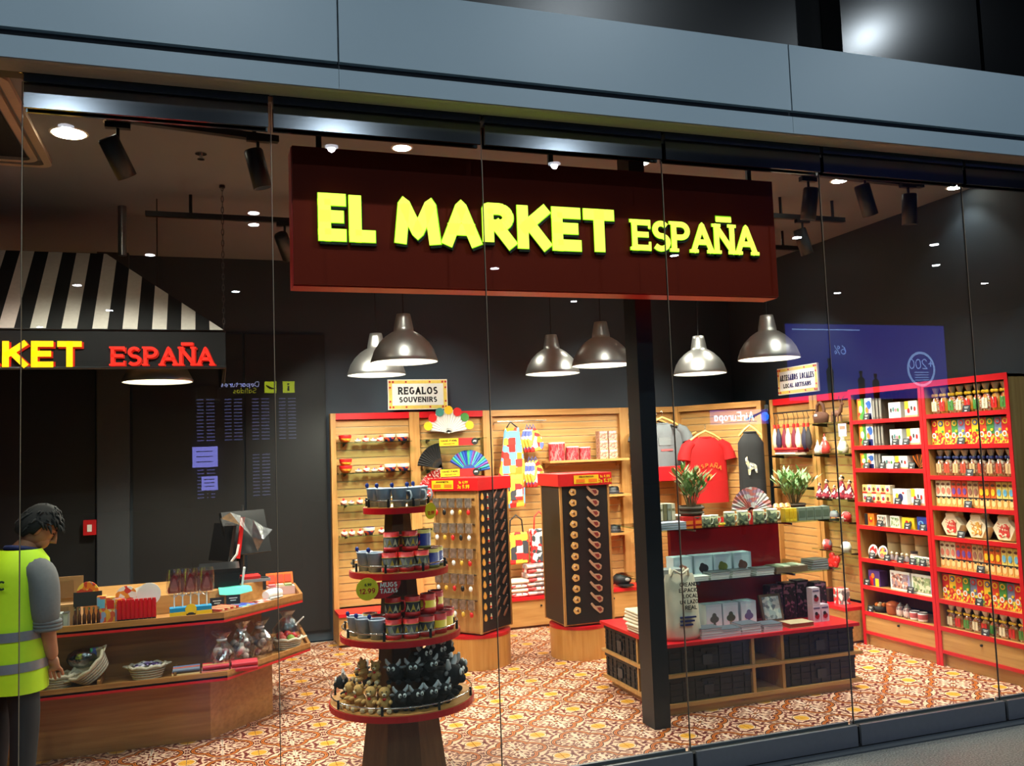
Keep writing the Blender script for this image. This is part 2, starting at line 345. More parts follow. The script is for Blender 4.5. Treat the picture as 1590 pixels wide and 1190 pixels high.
# ------------------------------------------------------------------ patterned cement tile (world-aligned motif, 0.4 m repeat)
def floor_material():
    m = bpy.data.materials.new('patterned cement tile'); m.use_nodes = True; nt = m.node_tree; b = nt.nodes['Principled BSDF']
    class X:
        def __init__(s, o): s.o = o
        def op(s, k, q=None, clamp=False):
            n = nt.nodes.new('ShaderNodeMath'); n.operation = k; n.use_clamp = clamp; nt.links.new(s.o, n.inputs[0])
            if q is not None:
                if isinstance(q, X): nt.links.new(q.o, n.inputs[1])
                else: n.inputs[1].default_value = q
            return X(n.outputs[0])
        def __add__(s, q): return s.op('ADD', q)
        def __sub__(s, q): return s.op('SUBTRACT', q)
        def __mul__(s, q): return s.op('MULTIPLY', q)
        def abs(s): return s.op('ABSOLUTE')
        def frac(s): return s.op('FRACT')
        def lt(s, q): return s.op('LESS_THAN', q)
        def gt(s, q): return s.op('GREATER_THAN', q)
        def mn(s, q): return s.op('MINIMUM', q)
        def mx(s, q): return s.op('MAXIMUM', q)
        def sqrt(s): return s.op('SQRT')
    ge = nt.nodes.new('ShaderNodeNewGeometry'); sp = nt.nodes.new('ShaderNodeSeparateXYZ'); nt.links.new(ge.outputs['Position'], sp.inputs[0])
    u = ((X(sp.outputs[0]) - 1.8662)*2.5).frac() - .5; v = ((X(sp.outputs[1]) - 4.77956)*2.5).frac() - .5
    au, av = u.abs(), v.abs(); a = au.mx(av); c = au.mn(av)
    def dist(px, py, p=a, q=c): d, e = p-px, q-py; return (d*d+e*e).sqrt()
    quat = dist(.21, 0.0)-.242                      # four-lobed medallion outline
    inside = quat.lt(0.0)
    def band(e, lo, hi): return e.gt(lo)*e.lt(hi)
    disc = dist(.5, .5)
    def blob(px, py, ex, ey, ang):
        d, e = a-px, c-py; ca, sa = math.cos(R(ang)), math.sin(R(ang))
        p = (d*ca+e*sa)*(.88/ex); q = (e*ca-d*sa)*(.80/ey); return (p*p+q*q).lt(1.0)
    def union(bs):
        o = bs[0]
        for q in bs[1:]: o = o.mx(q)
        return o
    vine = (dist(.215, 0.0)-.105).abs().lt(.0085)
    inn = union([vine, blob(.36,.055,.042,.02,35), blob(.30,.125,.038,.018,-35), blob(.235,.06,.042,.018,20), blob(.165,.115,.034,.016,60), blob(.11,.03,.04,.014,5), blob(.26,.0,.03,.013,0), blob(.205,.165,.03,.014,-45)])*quat.lt(-.072)
    out = union([blob(.475,.06,.018,.04,0), blob(.44,.155,.045,.018,60), blob(.478,.215,.018,.045,0), blob(.40,.235,.04,.018,-30), blob(.43,.315,.042,.02,20), blob(.345,.315,.05,.02,-50), blob(.478,.335,.018,.036,0)])*quat.gt(.02)
    leaves = inn.mx(out)
    stem = (u-v).abs().lt(.014)*band((u*u+v*v).sqrt(), .1, .5)
    leaves = leaves.mx(stem)
    ring = quat.abs()
    orange = band(quat, -.058, -.002); brown = band(quat, -.012, .010).mx(band(quat, -.072, -.054)).mx(band(quat, -.038, -.028))
    white_line = au.lt(.014)*inside*band(quat, -.4, -.075)
    yel = disc.lt(.112); dring = band(disc, .134, .147)
    col = None
    def rgb(c): 
        n = nt.nodes.new('ShaderNodeRGB'); n.outputs[0].default_value = (*lin(c), 1); return n.outputs[0]
    cur = rgb((230, 184, 152))
    for mask, cc in ((inside, (234, 192, 160)), (leaves, (106, 34, 28)), (white_line, (240, 214, 190)), (orange, (206, 108, 30)), (brown, (76, 34, 20)), (dring, (96, 66, 48)), (disc.lt(.134), (230, 192, 156)), (yel, (222, 156, 48))):
        mx = nt.nodes.new('ShaderNodeMix'); mx.data_type = 'RGBA'; nt.links.new(mask.o, mx.inputs[0]); nt.links.new(cur, mx.inputs[6]); nt.links.new(rgb(cc), mx.inputs[7]); cur = mx.outputs[2]
    nz = nt.nodes.new('ShaderNodeTexNoise'); nz.inputs['Scale'].default_value = 9; nt.links.new(ge.outputs['Position'], nz.inputs['Vector'])
    mr = nt.nodes.new('ShaderNodeMapRange'); mr.inputs[3].default_value = .84; mr.inputs[4].default_value = 1.08; nt.links.new(nz.outputs['Fac'], mr.inputs[0])
    mm = nt.nodes.new('ShaderNodeMix'); mm.data_type = 'RGBA'; mm.blend_type = 'MULTIPLY'; mm.inputs[0].default_value = 1
    nt.links.new(cur, mm.inputs[6]); nt.links.new(mr.outputs[0], mm.inputs[7]); nt.links.new(mm.outputs[2], b.inputs['Base Color'])
    b.inputs['Roughness'].default_value = .42; b.inputs['Specular IOR Level'].default_value = .35
    return m
TILE = floor_material(); GROUT = M('grout', (190, 168, 148), .85)
XL, XR, YG, YB, ZC = -3.4, 5.62, 4.235, 8.66, 3.62           # shop box: left, right, glass, back wall, ceiling
fl = struct('floor', MB().box(XL, XR, YG-.03, YB, -.06, -.012), GROUT)
tiles = []
ox, oy = 1.8662-.2*30, 4.77956-.2*3
i0 = int((XL-ox)/.2)
cells = []
for i in range(0, 50):
    for j in range(0, 22):
        x0, y0 = ox+i*.2, oy+j*.2
        x1, y1 = x0+.2, y0+.2
        if x0 > XR-.02 or y0 > YB-.02 or x1 < XL+.02 or y1 < YG: continue
        cells.append((max(x0, XL), max(y0, YG-.03), min(x1, XR), min(y1, YB)))
def seen(c):
    d = Vector(((c[0]+c[2])/2, (c[1]+c[3])/2, 0))-CAM; z = d.dot(FW); px = 795+F_PX*d.dot(RT)/z; py = 595-F_PX*d.dot(UP)/z
    hid = (px < 430 and py < 1150-px*.05) or (1000 < px < 1335 and py < 1120)
    return (px > -10 and px < 1600 and py < 1200 and not hid, -z)
cells.sort(key=lambda c: seen(c), reverse=True)
g = .0012
tile_me = MB().add([(-.1+g, -.1+g, -.012), (.1-g, -.1+g, -.012), (.1-g, .1-g, -.012), (-.1+g, .1-g, -.012), (-.098, -.098, 0), (.098, -.098, 0), (.098, .098, 0), (-.098, .098, 0)],
    [(4,5,6,7),(0,1,5,4),(1,2,6,5),(2,3,7,6),(3,0,4,7)]).mesh('tile', TILE)
rest = MB(); cnt = 0
for c in cells:
    if cnt < 300 and c[2]-c[0] > .199 and c[3]-c[1] > .199:
        put('tile', tile_me, fl, ((c[0]+c[2])/2, (c[1]+c[3])/2, 0)); cnt += 1
    else: rest.box(c[0]+g, c[2]-g, c[1]+g, c[3]-g, -.012, 0)
tag(put('further_tiles', rest.mesh('further_tiles', TILE), fl), kind='stuff')

# concourse floor: speckled grey stone
def speckle():
    m = bpy.data.materials.new('speckled stone'); m.use_nodes = True; nt = m.node_tree; b = nt.nodes['Principled BSDF']; b.inputs['Roughness'].default_value = .3
    tc = nt.nodes.new('ShaderNodeTexCoord'); n1 = nt.nodes.new('ShaderNodeTexNoise'); n1.inputs['Scale'].default_value = 110; n1.inputs['Detail'].default_value = 5
    rp = nt.nodes.new('ShaderNodeValToRGB'); e = rp.color_ramp.elements; e[0].position = .36; e[0].color = (*lin((64, 66, 66)), 1); e[1].position = .66; e[1].color = (*lin((150, 150, 144)), 1)
    nt.links.new(tc.outputs['Object'], n1.inputs['Vector']); nt.links.new(n1.outputs['Fac'], rp.inputs[0]); nt.links.new(rp.outputs[0], b.inputs['Base Color']); return m
struct('floor', MB().box(-24, 24, -27.5, YG-.055, -.06, 0.0), speckle())
# shop walls and ceilings
CEIL = M('grey ceiling board', (122, 126, 132), .8, noise=.05, scale=4)
struct('wall_back', MB().box(XL, XR+.1, YB, YB+.1, 0, ZC), SLATE); struct('wall_left', MB().box(XL-.1, XL, YG, YB+.1, 0, ZC), BLK)
struct('wall_right', MB().box(XR, XR+.1, YG, YB, 0, ZC), SLATE)
struct('ceiling', MB().box(XL-.1, XR+.1, YG+.05, YB+.1, ZC, ZC+.08), CEIL)
wp = struct('trim_1', MB().box(-.92, -.66, YB-.10, YB, 0, ZC), M('pilaster paint', (52, 56, 60), .6))
# left dark panels with joints
for x0, x1 in ((-3.38, -2.2), (-2.19, -.94), (-.64, .32), (.33, 1.08)):
    o = struct('wall_panel', MB().box(x0+.005, x1-.005, YB-.03, YB-.002, .1, 2.9), M('dark wall panel', (24, 25, 26), .45))
    o.parent = bpy.data.objects['wall_back']; del o['kind']
# concourse shell (what the panes mirror)
HALL = M('dark hall wall', (30, 32, 36), .7)
struct('ceiling', MB().box(-24, 24, -27.5, 4.6, 5.6, 5.7), M('dark hall ceiling', (16, 17, 19), .6))
struct('wall_concourse', MB().box(-24, 24, -27.6, -27.5, 0, 5.7), HALL)
struct('wall_side', MB().box(-24.1, -24, -27.5, 4.6, 0, 5.7).box(24, 24.1, -27.5, 4.6, 0, 5.7), HALL)
struct('wall_front', MB().box(XR+.1, 24, YG-.03, YG+.15, 0, 3.5).box(-24, XL-.1, YG-.03, YG+.15, 0, 3.5).box(-24, 24, 4.3, 4.6, 3.9, 5.6), M('dark cladding', (9, 10, 12), .35))
# dark glossy panels above the fascia, right
up = struct('trim_2', MB().box(3.55, 4.60, 4.12, 4.29, 3.95, 5.6).box(4.63, 5.9, 4.12, 4.29, 3.95, 5.6), M('dark gloss cladding', (16, 17, 18), .2, .4))
# fascia
FAS = M('grey blue fascia panel', (132, 150, 160), .45, noise=.03, scale=2); FASD = M('fascia groove', (34, 42, 50), .6)
fa = struct('trim_3', MB().box(-14, 14, 4.03, 4.12, 3.42, 3.92), FASD)
xs = [-14, -8.3, -5.5, -2.45, .588, 3.075, 5.9, 8.8, 14]
for k in range(len(xs)-1):
    put('fascia_panel', MB().box(xs[k]+.004, xs[k+1]-.004, 4.0, 4.04, 3.538, 3.915).mesh('fascia_panel', FAS), fa)
    put('fascia_strip', MB().box(xs[k]+.001, xs[k+1]-.001, 4.0, 4.04, 3.408, 3.502).mesh('fascia_strip', FAS), fa)
prof = [(4.0, 3.42), (4.005, 3.405), (4.02, 3.40), (4.13, 3.402), (4.13, 3.425), (4.02, 3.425)]
struct('trim_4', MB().prism(prof, -14, 14, 'x'), M('soffit strip', (150, 140, 126), .5))
struct('trim_5', MB().box(-14, 14, 4.14, 4.30, 3.44, 3.6), BLK)
# glass panes with rail and sill
SEAM = [-.752, .295, 1.337, 2.372, 3.412, 4.482, 5.56]
RAIL = M('rail metal', (120, 126, 132), .16, 1.0, noise=.25, scale=3); SILL = M('sill metal', (104, 108, 116), .35, .35, noise=.08)
rail = struct('trim_6', MB().box(-.76, 5.6, 4.20, 4.27, 3.425, 3.44), BLK)
sill = struct('trim_7', MB().box(-.76, 5.6, 4.19, 4.28, 0, .02).box(-.75, 5.6, 4.21, 4.26, .02, .11), M('joint black', (10, 10, 11), .7))
EDGE = M('glass edge', (168, 150, 122), .25, noise=.2)
for k in range(6):
    a, b = SEAM[k], SEAM[k+1]
    put('rail_cover', MB().box(a+.012, b-.012, 4.198, 4.214, 3.275, 3.385).box(a+.012, b-.012, 4.256, 4.272, 3.275, 3.385).mesh('rail_cover', RAIL), rail)
    put('rail_cap', MB().box(a+.012, b-.012, 4.194, 4.276, 3.389, 3.425).mesh('rail_cap', M('rail cap', (120, 128, 136), .4, .8)), rail)
    put('sill_cover', MB().box(a+.012, b-.012, 4.188, 4.205, .012, .124).box(a+.012, b-.012, 4.262, 4.28, .012, .124).mesh('sill_cover', SILL), sill)
    wn = struct('window_%d' % (k+1), MB().box(a+.003, b-.003, 4.23, 4.24, .11, 3.42), GLASS)
    put('pane_edge', MB().box(a+.001, a+.003, 4.230, 4.240, .125, 3.27).mesh('pane_edge', EDGE), wn)
    put('seam', MB().box(a-.001, a+.001, 4.2305, 4.2395, .12, 3.4).mesh('seam', BLK), wn)
    put('joint_bolt', MB().cyl(.008, 3.425, 3.44, (a, 4.2), 8).mesh('joint_bolt', CHROME), rail)
tag(solo('kickstrip', MB().box(-.76, 5.6, 4.12, 4.185, 0, .008), M('floor strip', (66, 72, 78), .4), 'dark metal floor strip running in front of the glass sill', 'floor strip'))

# ------------------------------------------------------------------ steel column
t = thing('column', 'black square steel column standing at the corner of the island display', 'column', (2.597, 5.035, 0))
part('shaft', MB().box(-.055, .055, -.08, .08, 0, ZC), STEELK, t)

# ------------------------------------------------------------------ lights of the shop
LAMPW = emit_mat('lamp glow', (255, 246, 232), 28)
def add_light(kind, parent, loc, power, color=(1, .93, .84), size=.1, spot=None, target=None, blend=.5):
    l = bpy.data.lights.new('lamp_light', kind); l.energy = power; l.color = color
    if kind == 'AREA': l.shape = 'DISK'; l.size = size
    else: l.shadow_soft_size = size
    if kind == 'SPOT': l.spot_size = R(spot); l.spot_blend = blend
    o = bpy.data.objects.new('lamp_light', l); COL.objects.link(o); o.parent = parent; o.location = loc
    if target is not None:
        d = Vector(target)-(Vector(parent.location)+Vector(loc)); o.rotation_euler = d.to_track_quat('-Z', 'Y').to_euler()
    return o
# brushed aluminium pendants, two rows of three
prof = [(.25, 0), (.252, .004), (.246, .03), (.225, .09), (.19, .145), (.14, .195), (.095, .225), (.075, .235), (.073, .26), (.06, .33), (.052, .365), (.0, .367)]
pend_out = MB().lathe(prof, n=32).mesh('shade', M('brushed aluminium shade', (206, 202, 196), .36, .9, noise=.2, scale=8))
pend_in = MB().lathe([(.06, .225), (.13, .19), (.18, .14), (.216, .088), (.238, .03), (.2475, .004)][::-1], n=32).mesh('inner_shade', M('white enamel', (245, 242, 236), .5, emit=.9))
bulb = MB().ball((0, 0, .10), .045, .045, .06).cyl(.02, .15, .23, n=10).mesh('bulb', emit_mat('bulb', (255, 236, 205), 12))
PEND = [(1.39, 6.52, 'front row, nearest the souvenirs sign'), (3.10, 6.68, 'front row, partly behind the steel column'), (4.36, 6.2, 'front row, beside the artisans sign'),
        (1.38, 7.62, 'back row, leftmost, above the gift shelves'), (3.03, 7.62, 'back row, middle one'), (4.44, 7.42, 'back row, right of the steel column')]
for k, (x, y, d) in enumerate(PEND):
    zb = {0: onZ, }.get(9)
    px = [(628, 563), (935, 568), (1194, 558), (585, 583), (858, 581), (1087, 581)][k]
    # height from the photographed rim
    dd = Vector((x, y, 0)); best = onY(px[0], px[1], y); z = best.z
    t = thing('pendant_lamp', 'brushed metal bell pendant lamp, '+d, 'lamp', (best.x, y, z), 0, 'bell pendant lamps')
    put('shade', pend_out, t); put('inner_shade', pend_in, t); put('bulb', bulb, t)
    part('cord', MB().cyl(.004, .36, ZC-z-.02, n=6), INK, t); part('canopy_cap', MB().cyl(.05, ZC-z-.025, ZC-z, n=12), BLK, t)
    add_light('SPOT', t, (0, 0, .03), POWER_PENDANT, (1, .90, .76), .12, spot=165, target=(best.x, y, 0), blend=.6)
# recessed ceiling downlights in a row behind the glass
ring = MB().lathe([(.052, 0), (.066, -.004), (.07, 0)], n=20).mesh('trim_ring', WHITE)
disc = MB().cyl(.05, -.006, 0, n=20).mesh('lens', LAMPW)
DOWN = [(181, 191), (624, 230), (995, 253), (1303, 281), (1567, 298)]
for k, (px, py) in enumerate(DOWN):
    p = onZ(px, py, ZC-.001)
    if p.x > XR-.1: p.x = XR-.15
    t = thing('downlight', 'round recessed ceiling downlight behind the glass rail, %s from the left' % ORD[k], 'light', (p.x, p.y, ZC), 0, 'ceiling downlights behind the glass')
    put('trim_ring', ring, t); put('lens', disc, t)
    add_light('SPOT', t, (0, 0, -.02), POWER_DOWN*(.15 if k == 4 else 1), (1, .95, .88), .05, spot=110, target=(p.x, p.y+.3, 0))
for k, (x, y) in enumerate(((2.2, 7.9), (3.9, 7.9), (5.0, 7.2)), 1):
    t = thing('downlight', 'round recessed ceiling downlight deep in the shop above the %s' % ['counter', 'gift wall', 'shirt wall', 'craft shelves'][k], 'light', (x, y, ZC), 0, 'ceiling downlights deep in the shop')
    put('trim_ring', ring, t); put('lens', disc, t)
    add_light('SPOT', t, (0, 0, -.02), POWER_DOWN*.8, (1, .93, .82), .05, spot=95, target=(x, y+.1, 0))
p = onZ(107, 207, ZC-.001)
t = thing('downlight', 'large glaring round downlight at the left ceiling near the cassette', 'light', (p.x, p.y, ZC))
part('trim_ring', MB().lathe([(.085, 0), (.10, -.005), (.105, 0)], n=24), WHITE, t); part('lens', MB().cyl(.084, -.008, 0, n=24), emit_mat('warm glare', (255, 226, 196), 40), t)
add_light('SPOT', t, (0, 0, -.02), POWER_DOWN, (1, .9, .78), .08, spot=120, target=(p.x, p.y, 0))
# tracks with cylindrical spot heads
def track(label, a, b, z):
    a, b = Vector(a), Vector(b); L = (b-a).length; rz = math.atan2((b-a).y, (b-a).x)
    t = thing('light_track', label, 'track', ((a.x+b.x)/2, (a.y+b.y)/2, z), rz)
    part('rail', MB().box(-L/2, L/2, -.02, .02, 0, .035), BLK, t)
    for s in (-.35, .35): part('ceiling_mount', MB().cyl(.012, .035, ZC-z, (s*L, 0), 8), BLK, t)
def spot_head(label, loc, target, power, lit=True, glow=None):
    loc = Vector(loc); d = (Vector(target)-loc).normalized()
    t = thing('spotlight', label, 'light', loc, 0, 'black track spotlights')
    q = d.to_track_quat('Z', 'Y').to_matrix().to_4x4()
    part('housing', MB().lathe([(0, -.11), (.045, -.11), (.05, -.1), (.05, .1), (.044, .1), (.04, .06), (0, .06)], n=20).xf(q), M('spot housing', (30, 31, 33), .4), t)
    part('lens', MB().cyl(.04, .062, .066, n=16).xf(q), LAMPW if lit else M('dark lens', (60, 60, 62), .1), t)
    up_ = ZC-.13-loc.z if False else .12
    part('yoke', MB().tube([(0, 0, 0), (0, 0, .16)], .009, 6), BLK, t); part('adapter', MB().box(-.06, .06, -.018, .018, .155, .185), BLK, t)
    if power: 
        o = add_light('SPOT', t, d*.12, power, (1, .93, .84), .05, spot=62, blend=.7); o.rotation_euler = d.to_track_quat('-Z', 'Y').to_euler()
    return t
ZT = 3.45
def hp(px, py, z): return onZ(px, py, z)
track('black light track at the upper left behind the glass rail', hp(165, 186, ZT), hp(432, 222, ZT), ZT)
track('black light track at the upper right above the red shelves', hp(1232, 270, ZT), hp(1432, 292, ZT), ZT)
track('long dark light track crossing the ceiling behind the sign', (-.4, 6.6, 0), (1.6, 6.6, 0), ZT)
track('dark light track deep in the shop over the right wall', (3.6, 6.7, 0), (5.2, 6.7, 0), ZT)
spot_head('black cylinder spotlight at the upper left, tilted to the right', hp(183, 246, 3.27), (1.0, 6.2, .4), POWER_SPOT*.5)
spot_head('black cylinder spotlight hanging straight, just left of the big sign', hp(401, 264, 3.27), (.9, 5.0, .6), POWER_SPOT*.55)
spot_head('black cylinder spotlight right of the sign, pointing down', hp(1257, 318, 3.27), (3.6, 5.3, .5), POWER_SPOT*.9)
spot_head('lit spotlight in the middle of the right track', hp(1345, 312, 3.27), (5.25, 5.0, .5), POWER_SPOT*.62)
spot_head('black cylinder spotlight at the right end of the right track, tilted left', hp(1412, 326, 3.27), (4.7, 5.2, 0), POWER_SPOT*1.0)
track('short black light track right of the sign above the red units', (4.15, 5.75, 0), (4.85, 5.75, 0), ZT)
spot_head('black cylinder spotlight hanging lower, below the right track', (4.45, 5.75, 3.27), (5.25, 5.8, .9), POWER_SPOT*.62)
spot_head('bright little spotlight under the sign at its left end', (.55, 6.6, 3.27), (1.5, 8.5, 1.4), POWER_SPOT*.7)
spot_head('bright little spotlight under the sign toward the middle', (1.35, 6.6, 3.27), (2.3, 8.5, 1.3), POWER_SPOT*.7)
spot_head('spotlight on the rear track over the shirts', (3.9, 6.7, 3.27), (4.6, 8.4, 1.3), POWER_SPOT*.6)
spot_head('spotlight on the rear track over the craft shelves', (4.7, 6.7, 3.27), (5.3, 7.0, 1.2), POWER_SPOT*.6)
spot_head('spotlight on the rear track over the middle rack', (3.7, 6.7, 3.27), (3.3, 8.5, 1.2), POWER_SPOT*.6)
# sprinkler, ceiling cassette
p = onZ(312, 238, ZC)
t = thing('sprinkler', 'small round sprinkler rose on the ceiling left of the sign', 'sprinkler', p); part('rose', MB().cyl(.035, -.006, 0, n=16), CHROME, t); part('nozzle', MB().cyl(.01, -.035, -.006, n=8).cyl(.022, -.04, -.036, n=12), CHROME, t)
t = thing('ceiling_cassette', 'beige framed air cassette in the ceiling at the upper left corner', 'air vent', (-1.43, 5.37, ZC))
BEI = M('beige frame', (178, 160, 140), .5)
def frame(mb, w, d, bw, z0, z1, r=.08):
    def rr(w, d, r): return [(sx*(w/2-r)+r*math.cos(R(a)), sy*(d/2-r)+r*math.sin(R(a))) for sx, sy, a0 in ((1,1,0),(-1,1,90),(-1,-1,180),(1,-1,270)) for a in range(a0, a0+91, 15)]
    o, i = rr(w, d, r), rr(w-2*bw, d-2*bw, max(.02, r-bw)); n = len(o)
    vs = [(x, y, z0) for x, y in o]+[(x, y, z0) for x, y in i]+[(x, y, z1) for x, y in o]+[(x, y, z1) for x, y in i]
    fs = []
    for k in range(n):
        q = (k+1) % n; fs += [(n+k, n+q, q, k), (k, q, 2*n+q, 2*n+k), (n+q, n+k, 3*n+k, 3*n+q)]
    return mb.add(vs, fs)
part('outer_frame', frame(MB(), 1.06, 1.42, .045, -.03, 0), BEI, t); part('inner_frame', frame(MB(), .92, 1.28, .04, -.025, 0), BEI, t)
part('grille', MB().box(-.4, .4, -.58, .58, -.012, 0), BLK, t)

# ------------------------------------------------------------------ concourse lamps and screens behind the viewer (the panes mirror them, save the added near row)
def mir(px, py, Yr=None, z=None):
    """where a thing must stand for its mirror image in the pane to be seen at this pixel"""
    p = onY(px, py, 2*YG-Yr) if Yr is not None else onZ(px, py, z)
    return Vector((p.x, 2*YG-p.y, p.z))
hl = MB().cyl(.085, -.012, 0, n=18).mesh('lens', emit_mat('hall lamp', (235, 242, 255), 60)); hr = MB().lathe([(.086, 0), (.11, -.006), (.115, 0)], n=18).mesh('trim_ring', ALU)
for k, (px, py) in enumerate([(394, 331), (394, 349), (233, 396), (120, 443), (170, 482), (62, 508), (768, 417), (1047, 397), (366, 453), (1450, 380), (1453, 412), (1237, 369), (1528, 440), (891, 468), (1300, 455)]):
    p = mir(px, py, z=5.6)
    if p.y < -27: p.y = -27
    t = thing('hall_lamp', 'round concourse downlight mirrored as a white dot, %s' % ['upper of a pair left of the sign', 'lower of a pair left of the sign', 'above the awning', 'high on the awning', 'midway up the awning', 'low on the awning', 'under the sign letter R', 'under the sign\'s last word', 'beside the hanging chain', 'upper of a pair at right', 'lower of a pair at right', 'just right of the sign', 'at the far right', 'just under the sign', 'above the blue screen'][k], 'light', (p.x, p.y, 5.6), 0, 'mirrored concourse downlights')
    put('lens', hl, t); put('trim_ring', hr, t)
for k, (x, y) in enumerate(((-3, 1.6), (0, 1.6), (3, 1.6), (6, 1.6), (-1.5, -2.5), (1.5, -2.5), (4.5, -2.5))):  # lamp rows added to light hall and fascia; near row set out of mirror view
    t = thing('hall_lamp', 'added cool white fill lamp in the concourse ceiling, %s' % ['near row, leftmost', 'near row, second', 'near row, third', 'near row, rightmost', 'far row, left', 'far row, middle', 'far row, right'][k], 'light', (x, y, 5.6), 0, 'added concourse fill lamps')
    put('lens', MB().cyl(.085, -.012, 0, n=18).mesh('lens', emit_mat('hall fill lamp', (235, 242, 255), 8)), t); put('trim_ring', hr, t)
    add_light('SPOT', t, (0, 0, -.03), POWER_HALL, (.80, .92, 1.0), .045, spot=150, target=(x, y+.6, 0))
def facing_shop(o): o.rotation_euler = (0, 0, PI)
YS = -6.0
def rect(px0, py0, px1, py1): 
    a, b = mir(px0, py0, YS), mir(px1, py1, YS); return (a+b)/2, abs(a.x-b.x), abs(a.z-b.z)
c, w_, h_ = rect(1218, 503, 1472, 618)
t = thing('advert_screen', 'large glowing blue advertising screen mirrored in the glass at the right', 'screen', (c.x, YS, 0)); facing_shop(t)
SB = emit_mat('blue screen', (44, 50, 140), 6); SL = emit_mat('pale blue print', (150, 190, 255), 5); SD = M('screen figure', (10, 12, 30), .5)
part('cabinet', MB().box(-w_/2-.05, w_/2+.05, .0, .12, 0, c.z+h_/2+.05), BLK, t); part('panel', MB().box(-w_/2, w_/2, -.01, 0, c.z-h_/2, c.z+h_/2), SB, t)
rg = MB(); n = 40; cx, cz, rr = -w_*.33, c.z-.10*h_, h_*.24
for k in range(n):
    a, b = 2*PI*k/n, 2*PI*(k+1)/n
    rg.add([(cx+q*math.cos(s), -.012, cz+q*math.sin(s)) for q, s in ((rr*.86, a), (rr*.86, b), (rr, b), (rr, a))], [(0, 1, 2, 3)])
mb2 = MB(); text(mb2, '+200', cx, cz, h_*.14, .1, -.013, -.011)
tag(part('numerals', mb2, SL, t), kind='stuff'); part('print_ring', rg, SL, t)
mb2 = MB(); text(mb2, '6%', w_*.18, c.z+h_*.10, h_*.12, .1, -.013, -.011); tag(part('numerals', mb2, SL, t), kind='stuff')
for q in range(4): part('print_line', MB().box(cx-rr*.5, cx+rr*.5, -.013, -.011, cz-h_*(.05+.035*q), cz-h_*(.04+.035*q)), SL, t)
part('print_line', MB().box(w_*.05, w_*.46, -.013, -.011, c.z+h_*.42, c.z+h_*.435), SL, t)
for fx, fh in ((w_*.25, .55), (w_*.06, .38), (-.03*w_, .34)):
    fh *= h_; q = h_*.045
    part('printed_figure', MB().prism([(fx-q, c.z-h_/2), (fx+q, c.z-h_/2), (fx+q*1.3, c.z-h_/2+fh*.7), (fx+q*.4, c.z-h_/2+fh*.8), (fx+q*.7, c.z-h_/2+fh), (fx-q*.7, c.z-h_/2+fh), (fx-q*.4, c.z-h_/2+fh*.8), (fx-q*1.3, c.z-h_/2+fh*.7)], -.013, -.011, 'y'), SD, t)
c, w_, h_ = rect(1105, 640, 1185, 656)
t = thing('airline_sign', 'lit airline name sign mirrored in the glass over the shirts', 'sign', (c.x, YS, 0)); facing_shop(t)
part('panel', MB().box(-w_/2-.1, w_/2+.05, -.02, 0, c.z-h_/2-.03, c.z+h_/2+.03), emit_mat('violet panel', (86, 84, 200), 5), t); part('post', MB().box(-.03, .03, 0, .05, 0, c.z+.05), BLK, t)
mb = MB(); text(mb, 'AirEuropa', .1, c.z-.07, .17, .13, -.025, -.021, fit=w_*.75)
part('lettering', mb, emit_mat('white letters', (190, 240, 255), 18), t); part('emblem', MB().ball((-w_/2-.02, -.03, c.z), .09, .01, .09), emit_mat('blue emblem', (40, 120, 255), 16), t)
c, w_, h_ = rect(296, 596, 468, 765)
t = thing('departure_board', 'dark departures board with rows of pale text mirrored in the left panes', 'screen', (c.x, YS, 0)); facing_shop(t)
part('cabinet', MB().box(-w_/2, w_/2, 0, .15, 0, c.z+h_/2+.1), BLK, t)
rowm = MB()
for col in range(4):
    for half in range(2):
        if col == 1 and half == 1 or (col == 3 and half == 1): continue
        for r_ in range(13):
            x = w_/2-(col+.5)*w_/4; z = c.z+h_/2-.26-half*h_*.5-r_*h_*.03
            rowm.box(x-.14, x-.02, -.004, 0, z, z+.015); rowm.box(x+.02, x+.12, -.004, 0, z, z+.015)
tag(part('rows', rowm, emit_mat('board text', (150, 160, 230), 2.0), t), kind='stuff')
mb = MB(); xi = -w_/2+.16
for q in (.20, -.08): part('icon_tile', MB().box(xi+q, xi+q+.18, -.006, 0, c.z+h_/2-.16, c.z+h_/2+.02), emit_mat('yellow icon', (196, 214, 40), 7.0), t)
mb.box(xi, xi+.03, -.008, -.006, c.z+h_/2-.13, c.z+h_/2-.05).box(xi, xi+.03, -.008, -.006, c.z+h_/2-.035, c.z+h_/2-.01).prism([(xi+.22, c.z+h_/2-.1), (xi+.36, c.z+h_/2-.03), (xi+.35, c.z+h_/2-.06), (xi+.3, c.z+h_/2-.1)], -.008, -.006, 'y')
tag(part('icons', mb, INK, t), kind='stuff')
mb = MB(); text(mb, 'Departures', xi+.75, c.z+h_/2-.06, .085, .13, -.006, 0); part('lettering', mb, emit_mat('white board text', (200, 210, 255), 4), t)
mb = MB(); text(mb, 'Salidas', xi+.68, c.z+h_/2-.16, .085, .13, -.006, 0); part('lettering', mb, emit_mat('yellow board text', (200, 200, 60), 3), t)
